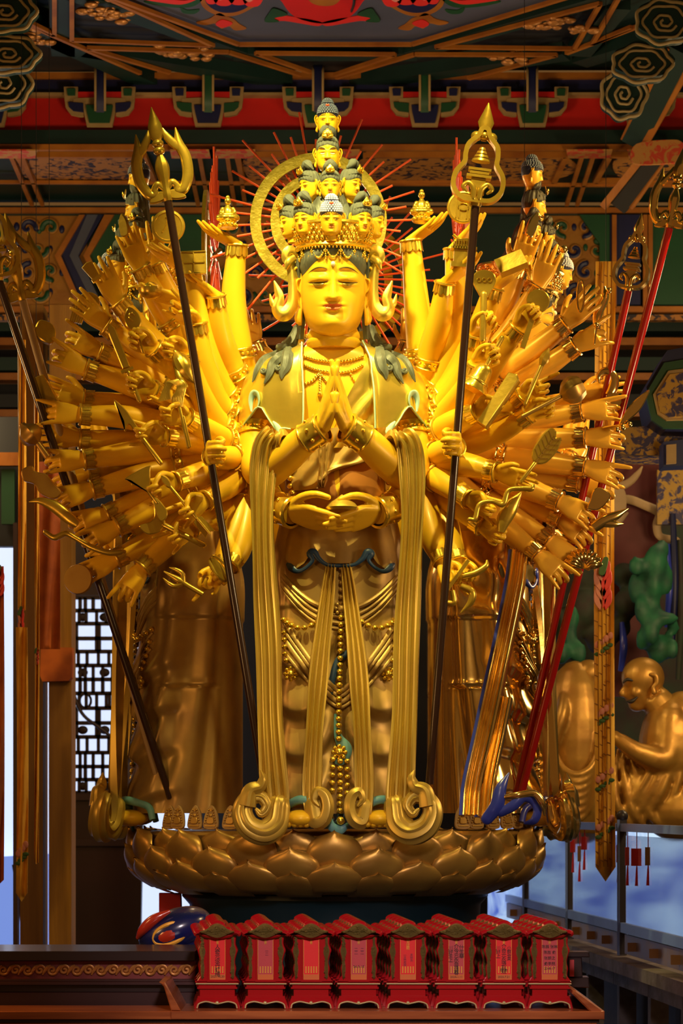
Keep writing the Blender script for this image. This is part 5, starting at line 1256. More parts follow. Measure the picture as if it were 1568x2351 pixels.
# ================================================================== the many arms
FLARMS = [  # points root..wrist (px, px, depth), radii px, hand tip, back-of-hand normal (right, up, to camera), pose, mirrored, hand scale, armlet position
 ([(566, 880, 12.32), (548, 800, 12.26), (536, 690, 12.22), (544, 562, 12.18)], [32, 33, 29, 21], (462, 516, 12.10), (-0.35, -1, 0.15), 'cup', False, 1.2, 0.30),
 ([(566, 910, 12.28), (530, 848, 12.20), (505, 765, 12.10), (494, 678, 12.02)], [32, 33, 29, 20], (402, 622, 11.95), (-0.1, -1, 0.25), 'cup', False, 1.2, 0.30),
 ([(560, 945, 12.26), (508, 892, 12.18), (462, 775, 12.06), (440, 608, 11.99)], [31, 33, 29, 20], (330, 562, 11.95), (0, -1, 0.3), 'cup', False, 1.25, 0.25),
 ([(560, 970, 12.24), (500, 930, 12.12), (468, 840, 12.02), (452, 742, 11.96)], [31, 32, 27, 20], (376, 680, 11.90), (0.3, 0.2, -1), 'point', False, 1.15, 0.28),
 ([(560, 1000, 12.24), (500, 975, 12.10), (458, 900, 11.98), (430, 812, 11.90)], [31, 32, 26, 20], (352, 792, 11.84), (0.1, 0.1, -1), 'fist', False, 1.15, 0.30),
 ([(540, 960, 12.28), (470, 900, 12.12), (400, 845, 11.98), (352, 800, 11.90)], [30, 31, 26, 20], (276, 760, 11.86), (0.1, 0.1, -1), 'fist', False, 1.15, None),
 ([(540, 985, 12.28), (460, 955, 12.12), (396, 922, 11.95), (350, 896, 11.86)], [30, 30, 26, 20], (266, 868, 11.82), (0, 0.1, -1), 'fist', False, 1.15, None),
 ([(560, 1030, 12.22), (510, 1010, 12.05), (470, 985, 11.95), (428, 960, 11.86)], [30, 31, 27, 20], (350, 940, 11.82), (0, 0.1, -1), 'grip', False, 1.15, 0.32),
 ([(545, 1048, 12.24), (470, 1015, 12.05), (425, 1006, 11.95), (376, 1002, 11.87)], [30, 31, 27, 20], (282, 990, 11.83), (0, 0.1, -1), 'grip', False, 1.2, None),
 ([(550, 1070, 12.22), (490, 1082, 12.04), (445, 1092, 11.95), (402, 1106, 11.87)], [30, 30, 26, 20], (312, 1140, 11.83), (0, 0.15, -1), 'grip', False, 1.2, None),
 ([(562, 1082, 12.20), (525, 1112, 12.06), (500, 1130, 11.96), (470, 1150, 11.87)], [32, 31, 26, 20], (395, 1195, 11.83), (0, 0.2, -1), 'grip', False, 1.2, 0.22),
 ([(545, 1140, 12.22), (505, 1170, 12.08), (470, 1195, 11.98), (440, 1212, 11.92)], [30, 29, 25, 20], (368, 1256, 11.87), (0, 0.2, -1), 'grip', False, 1.15, None),
 ([(562, 1130, 12.20), (552, 1190, 12.10), (530, 1250, 12.02), (502, 1306, 11.96)], [33, 35, 30, 19], (462, 1392, 11.90), (0.6, 0.2, -0.8), 'grip', False, 1.15, 0.12),
 ([(575, 1150, 12.14), (562, 1220, 12.05), (548, 1270, 11.99), (528, 1300, 11.95)], [28, 29, 25, 19], (474, 1356, 11.88), (0.3, 0.5, -0.8), 'fist', False, 1.05, None),
 ([(540, 960, 12.26), (480, 860, 12.16), (440, 745, 12.08), (418, 692, 12.04)], [30, 31, 27, 20], (304, 655, 11.98), (0, -1, 0.3), 'cup', False, 1.25, None),
 ([(560, 1040, 12.20), (530, 1050, 12.05), (505, 1052, 11.92), (486, 1046, 11.82)], [30, 29, 26, 20], (470, 1030, 11.55), (-1, 0.0, 0.35), 'fist', False, 1.3, 0.30),
]
FRARMS = [
 ([(968, 880, 12.32), (966, 800, 12.26), (956, 690, 12.22), (943, 552, 12.18)], [32, 33, 29, 21], (1024, 494, 12.10), (0.4, -1, 0.15), 'cup', True, 1.2, 0.30),
 ([(972, 905, 12.28), (988, 820, 12.20), (1008, 740, 12.10), (1022, 648, 12.02)], [32, 33, 29, 20], (1104, 584, 11.95), (0.4, -1, 0.25), 'cup', True, 1.2, 0.30),
 ([(974, 935, 12.28), (1015, 870, 12.22), (1046, 740, 12.15), (1042, 570, 12.10)], [31, 33, 29, 20], (1122, 486, 12.05), (0.4, -1, 0.2), 'cup', True, 1.2, 0.26),
 ([(976, 950, 12.26), (1035, 890, 12.16), (1095, 770, 12.06), (1132, 660, 11.99)], [31, 33, 29, 21], (1222, 590, 11.94), (0.45, -1, 0.25), 'cup', True, 1.25, 0.24),
 ([(976, 975, 12.26), (1035, 915, 12.10), (1075, 840, 11.98), (1092, 770, 11.91)], [31, 32, 26, 20], (1146, 700, 11.86), (-0.2, 0.1, -1), 'fist', True, 1.15, 0.26),
 ([(976, 1000, 12.24), (1030, 945, 12.10), (1070, 890, 11.96), (1092, 836, 11.89)], [31, 32, 26, 20], (1168, 796, 11.84), (-0.1, 0.1, -1), 'fist', True, 1.15, 0.28),
 ([(990, 1010, 12.26), (1080, 905, 12.12), (1145, 810, 11.99), (1190, 752, 11.92)], [31, 32, 28, 20], (1262, 690, 11.87), (-0.1, 0.1, -1), 'fist', True, 1.15, None),
 ([(976, 1012, 12.22), (1025, 982, 12.06), (1060, 962, 11.96), (1098, 944, 11.88)], [31, 32, 28, 20], (1178, 918, 11.84), (0, 0.1, -1), 'grip', True, 1.15, 0.28),
 ([(1000, 1020, 12.26), (1085, 985, 12.12), (1150, 945, 12.0), (1200, 906, 11.92)], [31, 31, 26, 20], (1290, 884, 11.87), (0, 0.1, -1), 'grip', True, 1.15, None),
 ([(1000, 1040, 12.24), (1085, 1015, 12.12), (1155, 988, 12.0), (1215, 950, 11.92)], [31, 31, 26, 20], (1300, 912, 11.86), (0.1, 0.5, -0.9), 'fist', True, 1.15, None),
 ([(975, 1050, 12.20), (1010, 1040, 12.05), (1030, 1032, 11.93), (1046, 1026, 11.82)], [30, 29, 26, 20], (1062, 1010, 11.55), (1, 0.0, 0.35), 'fist', True, 1.3, 0.28),
 ([(975, 1060, 12.22), (1030, 1062, 12.06), (1085, 1070, 11.97), (1140, 1084, 11.90)], [32, 32, 27, 20], (1236, 1112, 11.86), (0, 0.6, -0.8), 'open', True, 1.15, 0.26),
 ([(972, 1078, 12.20), (1010, 1102, 12.05), (1045, 1124, 11.95), (1078, 1146, 11.88)], [32, 31, 27, 20], (1160, 1184, 11.84), (0, 0.4, -0.9), 'grip', True, 1.2, 0.24),
 ([(985, 1120, 12.22), (1040, 1155, 12.08), (1075, 1182, 11.98), (1108, 1208, 11.93)], [30, 29, 25, 20], (1180, 1248, 11.88), (0, 0.4, -0.9), 'fist', True, 1.15, None),
 ([(968, 1120, 12.20), (978, 1180, 12.10), (995, 1240, 12.02), (1016, 1290, 11.96)], [33, 35, 30, 19], (1052, 1376, 11.90), (-0.5, 0.2, -0.8), 'grip', True, 1.15, 0.12),
 ([(985, 1130, 12.24), (1020, 1190, 12.12), (1040, 1250, 12.03), (1052, 1290, 11.98)], [28, 28, 24, 18], (1082, 1366, 11.93), (-0.3, 0.3, -0.8), 'fist', True, 1.05, None),
]
for pts, rad, tip, nrm, pose, mir, hs, al in FLARMS + FRARMS: arm(ST, pts, rad, tip, nrm, pose, mir, hs * 1.1, 'skin', 'gold_trim', al)
LARMS = [  # root, mid, wrist, tip, pose
 ((440, 800, 12.62), (368, 700, 12.52), (322, 614, 12.45), (282, 512, 12.42), 'open'), ((440, 770, 12.72), (392, 690, 12.62), (356, 606, 12.56), (345, 510, 12.55), 'open'),
 ((440, 870, 12.60), (335, 770, 12.48), (271, 692, 12.40), (222, 596, 12.36), 'open'), ((450, 905, 12.58), (345, 825, 12.46), (243, 748, 12.38), (162, 672, 12.34), 'open'),
 ((450, 935, 12.56), (330, 858, 12.46), (226, 809, 12.38), (116, 742, 12.34), 'point'), ((460, 965, 12.52), (320, 890, 12.42), (197, 848, 12.35), (96, 792, 12.32), 'point'),
 ((470, 990, 12.56), (320, 938, 12.48), (190, 918, 12.42), (76, 874, 12.40), 'open'), ((470, 1005, 12.48), (320, 962, 12.38), (183, 952, 12.32), (66, 942, 12.28), 'point'),
 ((480, 1030, 12.54), (320, 1016, 12.46), (182, 1008, 12.40), (80, 996, 12.38), 'open'), ((490, 1015, 12.46), (330, 1036, 12.36), (192, 1056, 12.30), (76, 1060, 12.26), 'point'),
 ((490, 1045, 12.60), (330, 1068, 12.54), (204, 1086, 12.50), (104, 1108, 12.48), 'point'), ((490, 1065, 12.46), (345, 1088, 12.36), (210, 1124, 12.30), (90, 1160, 12.26), 'point'),
 ((500, 1085, 12.50), (365, 1132, 12.40), (243, 1182, 12.34), (122, 1216, 12.30), 'point'), ((500, 1095, 12.44), (385, 1152, 12.34), (268, 1210, 12.28), (156, 1266, 12.24), 'point'),
 ((500, 1115, 12.52), (380, 1220, 12.42), (264, 1284, 12.36), (156, 1336, 12.32), 'open'), ((500, 1125, 12.44), (412, 1222, 12.34), (326, 1306, 12.28), (246, 1420, 12.24), 'point')]
for r, m, wv, t, pose in LARMS:
    arm(LEFT, [r, m, wv], [32, 29, 20], t, (0.0, 0.25, 1.0), pose, True, 1.42, 'skin', 'item_gold', 0.30)
QARMS = [
 ((1100, 800, 12.66), (1155, 705, 12.56), (1192, 612, 12.50), (1228, 505, 12.46), 'open'), ((1095, 860, 12.62), (1172, 765, 12.52), (1236, 656, 12.44), (1272, 556, 12.40), 'open'),
 ((1085, 915, 12.58), (1190, 832, 12.46), (1300, 744, 12.38), (1384, 658, 12.34), 'open'), ((1090, 955, 12.54), (1210, 872, 12.42), (1322, 794, 12.34), (1420, 744, 12.30), 'grip'),
 ((1090, 985, 12.60), (1210, 948, 12.50), (1332, 914, 12.42), (1436, 884, 12.40), 'open'), ((1090, 995, 12.50), (1210, 968, 12.40), (1338, 944, 12.32), (1450, 934, 12.28), 'point'),
 ((1080, 1012, 12.50), (1210, 1008, 12.40), (1346, 1005, 12.32), (1470, 1002, 12.28), 'point'), ((1080, 1034, 12.50), (1210, 1056, 12.40), (1345, 1073, 12.32), (1455, 1102, 12.28), 'point'),
 ((1080, 1050, 12.60), (1210, 1082, 12.54), (1330, 1108, 12.48), (1420, 1142, 12.46), 'point'), ((1070, 1065, 12.48), (1175, 1106, 12.36), (1286, 1152, 12.28), (1402, 1210, 12.24), 'point'),
 ((1070, 1080, 12.56), (1175, 1136, 12.46), (1288, 1192, 12.38), (1384, 1262, 12.34), 'point'), ((1060, 1105, 12.54), (1155, 1172, 12.44), (1262, 1244, 12.36), (1350, 1312, 12.32), 'open'),
 ((1050, 1115, 12.46), (1135, 1192, 12.36), (1236, 1276, 12.28), (1334, 1358, 12.24), 'point')]
for r, m, wv, t, pose in QARMS:
    arm(RIGHT, [r, m, wv], [32, 29, 20], t, (0.0, 0.25, 1.0), pose, False, 1.42, 'polished_skin', 'polished', 0.30)
for r, m, wv, t in (((640, 850, 13.5), (596, 810, 13.5), (586, 790, 13.5), (572, 715, 13.5)), ((900, 850, 13.5), (930, 810, 13.5), (938, 790, 13.5), (944, 715, 13.5))):
    arm(BACK, [r, m, wv], [26, 24, 20], t, (0, 0, 1), 'open', False, 1.25, 'polished_skin', 'polished', None)

# ================================================================== things the hands hold
def item(name, label, cat, a, b, parts, nrm=(0, 0, 1), group=None):
    """a, b: pixel+depth; local X runs a->b in pixel units, Z toward nrm; parts: [(name, MB, material)]"""
    A = P(*a); B = P(*b); M = frame(A, B, cn(nrm)) @ Matrix.Scale(a[2] / FP, 4)
    if len(parts) == 1:
        o = obj(name, parts[0][1].xf(M), MATS[parts[0][2]]); tag(o, label, cat, group); return o
    t = thing(name, label, cat, A, 0, group)
    for pn, mb, mn in parts: obj(pn, mb.xf(M), MATS[mn], t)
    return t
def dist(a, b): return math.hypot(a[0] - b[0], a[1] - b[1])
G = 'item_gold'
def rod(L, r, x0=0): return MB().tube([V(x0, 0, 0), V(x0 + L, 0, 0)], r, 12, n=2, round_end=True)
def figurine(label, x, y, Y, k=1.0):
    M = Matrix.Translation(P(x, y, Y)) @ Matrix.Scale(k * Y / FP, 4)
    t = thing('seated_figurine', label, 'figurine', P(x, y, Y))
    b = MB().lathe([(20, 0), (23, 3), (19, 7), (17, 11), (20, 15), (18, 19), (2, 20)], 20)
    for i in range(12): b.sphere(V(20 * math.cos(i * PI / 6), 20 * math.sin(i * PI / 6), 6), 4.5, 8, 6)
    obj('lotus_base', b.xf(M), MATS['gold_trim'], t)
    bd = MB().lathe([(14, 18), (15, 30), (14, 38), (11, 46), (6, 50), (4.5, 54)], 18, (0, 0, 0), Matrix.Diagonal((1, 0.75, 1, 1)).to_3x3())
    for sg in (-1, 1):
        bd.tube([V(sg * 8, 4, 24), V(sg * 20, -4, 23), V(sg * 8, -15, 22), V(-sg * 6, -14, 23)], [7, 8, 6, 4], 10, n=14, round_end=True)
        bd.tube([V(sg * 12, 0, 44), V(sg * 16, -2, 34), V(sg * 10, -11, 29), V(0, -13, 28)], [5, 4.5, 4, 3], 10, n=14, round_end=True)
    obj('body', bd.xf(M), MATS['gold_trim'], t)
    obj('head', MB().sphere(V(0, -1, 62), 8.5, 14, 10, (0.9, 0.95, 1.1)).sphere(V(0, 1, 71), 5, 10, 7).sphere(V(0, -9, 61), 1.8, 6, 5).xf(M), MATS['gold_trim'], t)
figurine('tiny gilded seated figurine on the raised palm left of the halo', 523, 524, 12.10)
figurine('tiny gilded seated figurine on the raised palm right of the halo', 968, 510, 12.12)
# left side, front row of hands
sq = MB().box((22, 0, 0), (50, 56, 14))
rl = MB()
for a, b in (((-2, 0), (46, 0)), ((22, -24), (22, 24)), ((46, 0), (46, 14)), ((-2, 0), (-2, -14)), ((22, 24), (8, 24)), ((22, -24), (36, -24))): rl.bar(V(a[0], a[1], 8), V(b[0], b[1], 8), 2.4, 3)
for a, b in (((-3, -28), (47, -28)), ((-3, 28), (47, 28)), ((-3, -28), (-3, 28)), ((47, -28), (47, 28))): rl.bar(V(a[0], a[1], 8), V(b[0], b[1], 8), 2.2, 3)
item('square_seal', 'square golden seal with hooked-cross relief on a palm beside the dark staff', 'seal', (446, 626, 11.93), (444, 570, 11.93), [('block', sq, G), ('relief', rl, 'gold_trim')])
dsc = MB().lathe([(37, -4), (39, 0), (37, 4), (32, 5), (31, 3), (1, 3)], 40)
item('engraved_disc', 'large round golden disc standing on a palm behind the dark staff', 'disc', (386, 520, 11.96), (386, 480, 11.96), [('disc', dsc, G), ('engraving', MB().tube([V(-14, 14, 4), V(4, 4, 4), V(22, 2, 4)], 1.4, 6, n=12).tube([V(-12, -12, 4), V(10, -8, 4)], 1.4, 6).tube([V(20, -6, 4), V(20, 6, 4)], 1.4, 6), 'gold_trim')])
bw = MB().lathe([(8, 0), (20, 5), (27, 14), (29, 24), (26, 24), (20, 12), (1, 8)], 28, (0, 0, 0), Matrix.Rotation(PI / 2, 3, 'Y'))
item('offering_bowl', 'golden bowl holding a ball on an upturned palm at the left', 'bowl', (346, 686, 11.98), (346, 660, 11.98), [('bowl', bw, G), ('ball', MB().sphere(V(20, 0, 0), 19, 16, 10), 'gold_trim')])
item('lotus_leaf_fan', 'small golden lotus-leaf fan in a fist above the long sword', 'fan', (318, 776, 11.85), (296, 706, 11.85), [('leaf', MB().prism(ol([(20, -6), (34, -18), (56, -16), (74, 0), (56, 16), (34, 18), (20, 6)], 40), 7, 2), G), ('handle', rod(58, 3.6, -34), G), ('curl', MB().tube([V(40, 0, 4), V(52, 6, 5), (60, -2, 5), V(52, -8, 5)], 1.8, 6, n=16), 'gold_trim')])
cs = MB().tube([V(0, 0, 0), V(20, 0, 0), V(44, 0, 0), V(66, 0, 0), V(84, 4, 0)], [5, 18, 22, 14, 5], 20, n=30, round_end=True, flute=9, famp=0.05)
cs.tube([V(34, -16, 8), V(60, -22, 12), V(82, -18, 8)], [5, 8, 6], 10, n=14, round_end=True)
item('conch_shell', 'golden conch shell held in a fist, mouth pointing down to the staff', 'shell', (402, 808, 11.82), (448, 888, 11.82), [('shell', cs, G)])
L = dist((250, 742), (320, 920))
sw = MB().prism([(0, 0), (14, -9), (24, -10), (110, -9), (112, 9), (24, 10), (14, 9)], 9, 2.5)
item('short_sword', 'broad golden short sword held upright in a left-hand fist', 'sword', (250, 742, 11.80), (320, 920, 11.80), [('blade', sw, G), ('guard', MB().box((116, 0, 0), (7, 30, 11)), G), ('grip', rod(L - 120, 6, 120), G)])
lp_ = MB()
for k in range(7):
    o = (k - 3) * 4; lp_.tube([V(60, o * 0.5, 0), V(40, o + 2, 4), V(16, 16 + o * 0.7, 6), V(0, 0 + o, 7), V(14, -18 + o * 0.5, 5), V(38, -30 + o, 2)], 3.2, 7, n=24)
item('fly_whisk', 'golden fly whisk with looped tassel and split rod in a left hand', 'whisk', (398, 876, 11.80), (432, 1026, 11.80), [('tassel', lp_, G), ('rod', rod(98, 4.5, 56), G), ('rod', rod(70, 3, 84).xf(Matrix.Translation(V(0, 5, 0))), G)])
fk = MB().prism(ol([(0, 0), (26, -9), (52, -12), (74, -24), (66, -6), (96, -5), (96, 5), (60, 8), (30, 8)], 50), 9, 2)
item('forked_dagger', 'golden forked dagger with hooked blade beside a dark forearm', 'dagger', (262, 918, 11.82), (368, 1062, 11.82), [('blade', fk, G), ('grip', rod(88, 6, 92), G)])
ax_ = MB().prism(ol([(-4, -26), (10, -20), (48, -6), (62, 0), (48, 6), (18, 28), (4, 34)], 40), 9, 2); ax2 = MB().prism(ol([(70, -4), (118, -20), (126, -8), (112, 8), (70, 5)], 40), 9, 2)
item('double_axe', 'golden double-bladed axe head gripped by a lower left hand', 'axe', (312, 1086, 11.80), (384, 1186, 11.80), [('blade', ax_, G), ('blade', ax2, G), ('grip', rod(40, 6, 44), G)])
L = dist((368, 1090), (482, 1226))
fl = MB()
for sg in (-1, 1): fl.prism([(128, 0), (134, sg * 12), (L + 2, sg * 14), (L - 6, 0)], 4, 1)
fl.prism([(128, 0), (134, 12), (L + 2, 14), (L - 6, 0)], 4, 1, Matrix.Rotation(PI / 2, 4, 'X'))
item('arrow', 'golden arrow with pointed head and feathered end below the fist on the staff', 'arrow', (368, 1090, 11.80), (482, 1226, 11.80), [('arrowhead', MB().prism(ol([(0, 0), (16, -9), (36, -5), (36, 5), (16, 9)], 30), 9, 3), G), ('shaft', rod(L - 40, 4, 30), G), ('fletching', fl, G)])
cr_ = MB().prism(ol([(-6, -28), (12, -8), (14, 8), (2, 34), (26, 26), (44, 4), (40, -20), (18, -36)], 50), 9, 2)
item('crescent_axe', 'golden crescent axe on a thick stick, lowest axe of the left side', 'axe', (338, 1186, 11.84), (464, 1250, 11.84), [('blade', cr_, G), ('stick', rod(100, 7, 44), G)])
tr = MB().tube([V(104, 0, 0), V(60, 0, 0), V(36, 0, 0), V(0, 0, 0)], [6, 6, 8, 1.5], 10, n=20)
tr2 = MB().tube([V(52, 0, 0), V(40, 16, 0), V(24, 18, 0), V(6, 14, 0)], [6, 6, 5, 1], 10, n=20); tr3 = MB().tube([V(52, 0, 0), V(40, -16, 0), V(24, -18, 0), V(6, -14, 0)], [6, 6, 5, 1], 10, n=20)
item('small_trident', 'small golden trident lying across the lowest left hand', 'trident', (376, 1312, 11.86), (482, 1374, 11.86), [('shaft', tr, G), ('prong', tr2, G), ('prong', tr3, G)])
item('ribbed_plate', 'small ribbed oval plate in the hand beside the staff, low on the left', 'plate', (482, 1282, 11.84), (520, 1336, 11.84), [('plate', MB().prism(circ(34, 36, (32, 0), ry=15), 8, 2), G), ('rim', MB().tube([V(32 + 33 * math.cos(t * PI / 9), 14 * math.sin(t * PI / 9) + 5, 5) for t in range(10)], 3.5, 8), 'gold_trim')], (0.5, 0.3, 0.8))
# left outer hands
item('hand_mirror', 'rounded golden mirror slab at the fingertips of the top left hand', 'mirror', (288, 540, 12.38), (280, 490, 12.38), [('slab', MB().prism(ol([(0, -10), (30, -12), (50, 0), (30, 12), (0, 10)], 30), 9, 2.5), G)], (-0.5, 0, 0.8))
item('dagger_wedge', 'stubby golden dagger wedge beside the blue-curled small head', 'dagger', (222, 640, 12.32), (200, 608, 12.32), [('blade', MB().prism([(0, -9), (40, -14), (44, 0), (40, 14), (0, 9)], 8, 2), G), ('collar', MB().box((0, 0, 0), (8, 24, 12)), 'gold_trim')])
sp = MB()
for k in range(6): sp.box((k * 5, 0, (k % 2) * 2), (3.4, 46, 10))
item('folded_scripture', 'golden folded scripture with page ribs behind a raised left hand', 'book', (168, 716, 12.36), (196, 724, 12.36), [('pages', sp, G), ('cover', MB().prism(circ(26, 30, (28, 30)), 6, 2), G)], (-0.3, 0.2, 1))
item('teardrop_mirror', 'flat teardrop-shaped golden mirror at the leftmost upper fingertips', 'mirror', (118, 790, 12.34), (90, 736, 12.34), [('slab', MB().prism(ol([(0, 0), (18, -20), (42, -22), (60, 0), (42, 22), (18, 20)], 40), 14, 2), G), ('knob', MB().sphere(V(34, 0, -10), 6, 10, 7), G)], (0.35, 0.1, 0.9))
item('wooden_clapper', 'thick pale plank clapper held slanting in an outer left hand', 'clapper', (88, 862, 12.34), (124, 940, 12.34), [('slat', MB().prism([(0, -16), (4, 14), (86, 20), (86, -14)], 14, 2), G)], (-0.3, 0.1, 0.9))
bd = MB().tube([V(-28, 0, 0), V(-12, 0, 0), V(8, 0, 0), V(24, 0, 0)], [9, 24, 24, 6], 20, n=20, flute=6, famp=0.10, round_end=True)
item('lotus_bud', 'carved bronze lotus bud on a thick stem at the far left hand', 'bud', (72, 1000, 12.26), (112, 1046, 12.26), [('bud', bd, 'lotus_gold'), ('stem', MB().tube([V(20, 0, 0), V(62, -4, 0)], [7, 9], 10, n=6), 'lotus_gold')])
item('ruyi_scepter', 'wavy golden scepter blade below the lotus bud, far left', 'scepter', (60, 1080, 12.24), (132, 1136, 12.24), [('blade', MB().prism(ol([(-8, -6), (10, -22), (34, -14), (60, -22), (92, -12), (96, 10), (70, 16), (44, 22), (20, 12), (4, 16)], 50), 12, 3), 'lotus_gold')])
def horn(pts, r): return MB().tube([V(*p) for p in pts], r, 14, n=26, flat=0.6, up=(0, 0, 1))
item('curved_horn', 'curved pointed golden horn under an outer left hand', 'horn', (66, 1152, 12.24), (176, 1196, 12.24), [('horn', horn([(0, 0, 0), (24, 12, 0), (60, 12, 0), (100, 0, 0), (124, -6, 0)], [1, 8, 14, 14, 10]), G)])
item('twisted_rod', 'twisted golden snake-like rod passing through a lower left hand', 'rod', (104, 1222, 12.18), (282, 1272, 12.18), [('rod', MB().tube([V(0, 0, 0), V(24, -6, 0), V(46, 10, 0), V(70, 6, 0), V(110, -4, 0), V(150, -6, 0), V(178, 2, 0), V(186, 6, 0)], [6, 7, 7, 6, 7, 7, 7, 5], 12, n=50, round_end=True), G)])
item('round_mirror', 'thick round bronze mirror in the palm above the window lattice', 'mirror', (180, 1330, 12.30), (180, 1290, 12.30), [('disc', MB().lathe([(33, -6), (35, 0), (33, 6), (1, 6)], 36, (0, 0, 0)), 'lotus_gold')], (-0.2, -0.6, 0.8))
# right side, front row
pg = MB().box((6, 0, 0), (12, 56, 34)); pg2 = MB().box((26, 0, 0), (28, 44, 26)); rf = MB()
for k, (x, wd) in enumerate(((44, 60), (50, 52), (56, 44), (62, 36))): rf.box((x, 0, 0), (5, wd, 36 - k * 4))
for k in range(9): rf.box((52, -24 + 6 * k, 16), (22, 2, 4))
rd = MB().tube([V(62, -24, 0), V(66, -10, 0), V(66, 10, 0), V(76, 26, 0)], 3.5, 8, n=16)
item('model_pavilion', 'small golden model pavilion with tiled roof on a palm by the right staff', 'model', (1062, 616, 11.96), (1066, 548, 11.96), [('base', pg, G), ('hall', pg2, G), ('roof', rf, G), ('ridge', rd, 'gold_trim')])
cn_e = MB()
for y in (-16, -9, 9, 16): cn_e.bar(V(-26, y, 5), V(26, y, 5), 2, 2.5)
cn_e.tube([V(28 * math.cos(t) * 0.3 - 0, 12 * math.sin(t), 5) for t in [k * PI / 8 for k in range(17)]], 1.2, 6)
item('coin_disc', 'round golden coin disc with raised bars behind the gourd-shaped staff head', 'disc', (1064, 476, 12.02), (1068, 436, 12.02), [('disc', MB().lathe([(36, -4), (38, 0), (36, 4), (33, 5), (32, 3), (1, 3)], 40), G), ('relief', cn_e, 'gold_trim')])
item('scripture_box', 'plain rectangular golden box on a hand beside the gold small heads', 'box', (1142, 618, 11.90), (1206, 592, 11.90), [('box', MB().box((34, 0, 0), (66, 42, 20)), G)], (-0.15, 0.45, 0.9))
item('heart_fan', 'flat heart-shaped golden fan with three scrolls and a short handle', 'fan', (1108, 786, 11.82), (1112, 624, 11.82), [('heart', MB().prism(ol([(98, 0), (120, -18), (142, -27), (158, -22), (165, -8), (165, 8), (158, 22), (142, 27), (120, 18)], 48), 8, 2), G), ('handle', rod(104, 8, 6), G), ('scroll', MB().tube([V(142 + 5 * math.cos(t * 0.9), -12 + 5 * math.sin(t * 0.9), 5) for t in range(8)], 1.4, 6), 'gold_trim'), ('scroll', MB().tube([V(142 + 5 * math.cos(t * 0.9), 5 * math.sin(t * 0.9), 5) for t in range(8)], 1.4, 6), 'gold_trim'), ('scroll', MB().tube([V(142 + 5 * math.cos(t * 0.9), 12 + 5 * math.sin(t * 0.9), 5) for t in range(8)], 1.4, 6), 'gold_trim')])
Ry = Matrix.Rotation(PI / 2, 3, 'Y')
item('hand_bell', 'shiny golden hand bell hanging from a fist beside the right staff', 'bell', (1152, 776, 11.82), (1082, 902, 11.82), [('bell', MB().lathe([(6, 70), (17, 76), (21, 86), (23, 104), (28, 122), (34, 130), (35, 136), (31, 136), (2, 128)], 32, (0, 0, 0), Ry), 'gold_trim'), ('band', MB().lathe([(26, 112), (27.5, 114), (27.5, 117), (26, 117)], 32, (0, 0, 0), Ry), G), ('handle', rod(70, 6, 0), G)])
item('disc_fan', 'round golden disc fan with a square rod held out to the right', 'fan', (1200, 798, 11.86), (1240, 676, 11.86), [('disc', MB().prism(circ(27, 36, (112, 0)), 9, 2), G), ('rod', MB().box((44, 0, 0), (90, 12, 12)), G)])
item('long_block', 'long faceted golden block held diagonally in a right-hand grip', 'block', (1106, 978, 11.80), (1184, 862, 11.80), [('block', MB().prism([(0, -14), (2, 13), (136, 16), (142, -4), (132, -16)], 24, 3), G)], (-0.3, 0.1, 0.9))
item('writing_brush', 'golden writing brush with pointed tip held upright in a right hand', 'brush', (1204, 930, 11.82), (1260, 800, 11.82), [('tip', MB().tube([V(98, 0, 0), V(112, 0, 0), V(126, 0, 0), V(143, 0, 0)], [6, 11, 9, 1], 12, n=16, flute=6, famp=0.07), G), ('rod', rod(96, 5.5, 4), G)])
sh_ = MB().tube([V(100, 0, 0), V(114, 0, 0), V(134, 0, 0), V(154, 0, 0)], [9, 25, 30, 22], 22, n=18, flute=8, famp=0.08)
item('lotus_seed_head', 'bronze lotus bloom on a long stem held pointing right', 'lotus', (1200, 956, 11.80), (1336, 884, 11.80), [('bloom', sh_, 'lotus_gold'), ('stem', rod(100, 5, 0), 'lotus_gold')])
lf = MB().prism(ol([(46, 0), (62, -20), (100, -24), (128, -14), (122, -4), (134, 6), (130, 22), (96, 26), (60, 20)], 50), 12, 3)
vn = MB().bar(V(50, 0, 7), V(122, 0, 7), 2, 2)
for k in range(5):
    for sg in (-1, 1): vn.bar(V(60 + k * 13, 0, 7), V(72 + k * 13, sg * 18, 7), 1.4, 2)
item('feather_leaf', 'large golden leaf-shaped plume with cut veins on the right', 'leaf', (1200, 1100, 11.80), (1276, 1000, 11.80), [('leaf', lf, G), ('veins', vn, 'lotus_gold'), ('stem', rod(56, 5, -6), G)])
bwc = MB().tube([V(0, 0, 0), V(12, 4, 0), V(34, -22, 0), V(62, -18, 0), V(84, -2, 0), V(108, -26, 0), V(140, -18, 0), V(158, -10, 0), V(166, -16, 0)], [5, 6, 6, 6, 7, 6, 6, 7, 3], 12, n=60, round_end=True)
item('recurve_bow', 'small golden recurved bow held low on the right side', 'bow', (1078, 1192, 11.78), (1236, 1126, 11.78), [('bow', MB().join(bwc, Matrix.Scale(-1, 4, V(0, 1, 0))), G)])
item('blade_horn', 'broad upright golden horn blade in the lowest right front hand', 'horn', (1150, 1222, 11.82), (1188, 1126, 11.82), [('horn', horn([(0, 0, 0), (30, 4, 0), (64, 0, 0), (104, -10, 0)], [8, 17, 17, 1]), G)])
hk = MB()
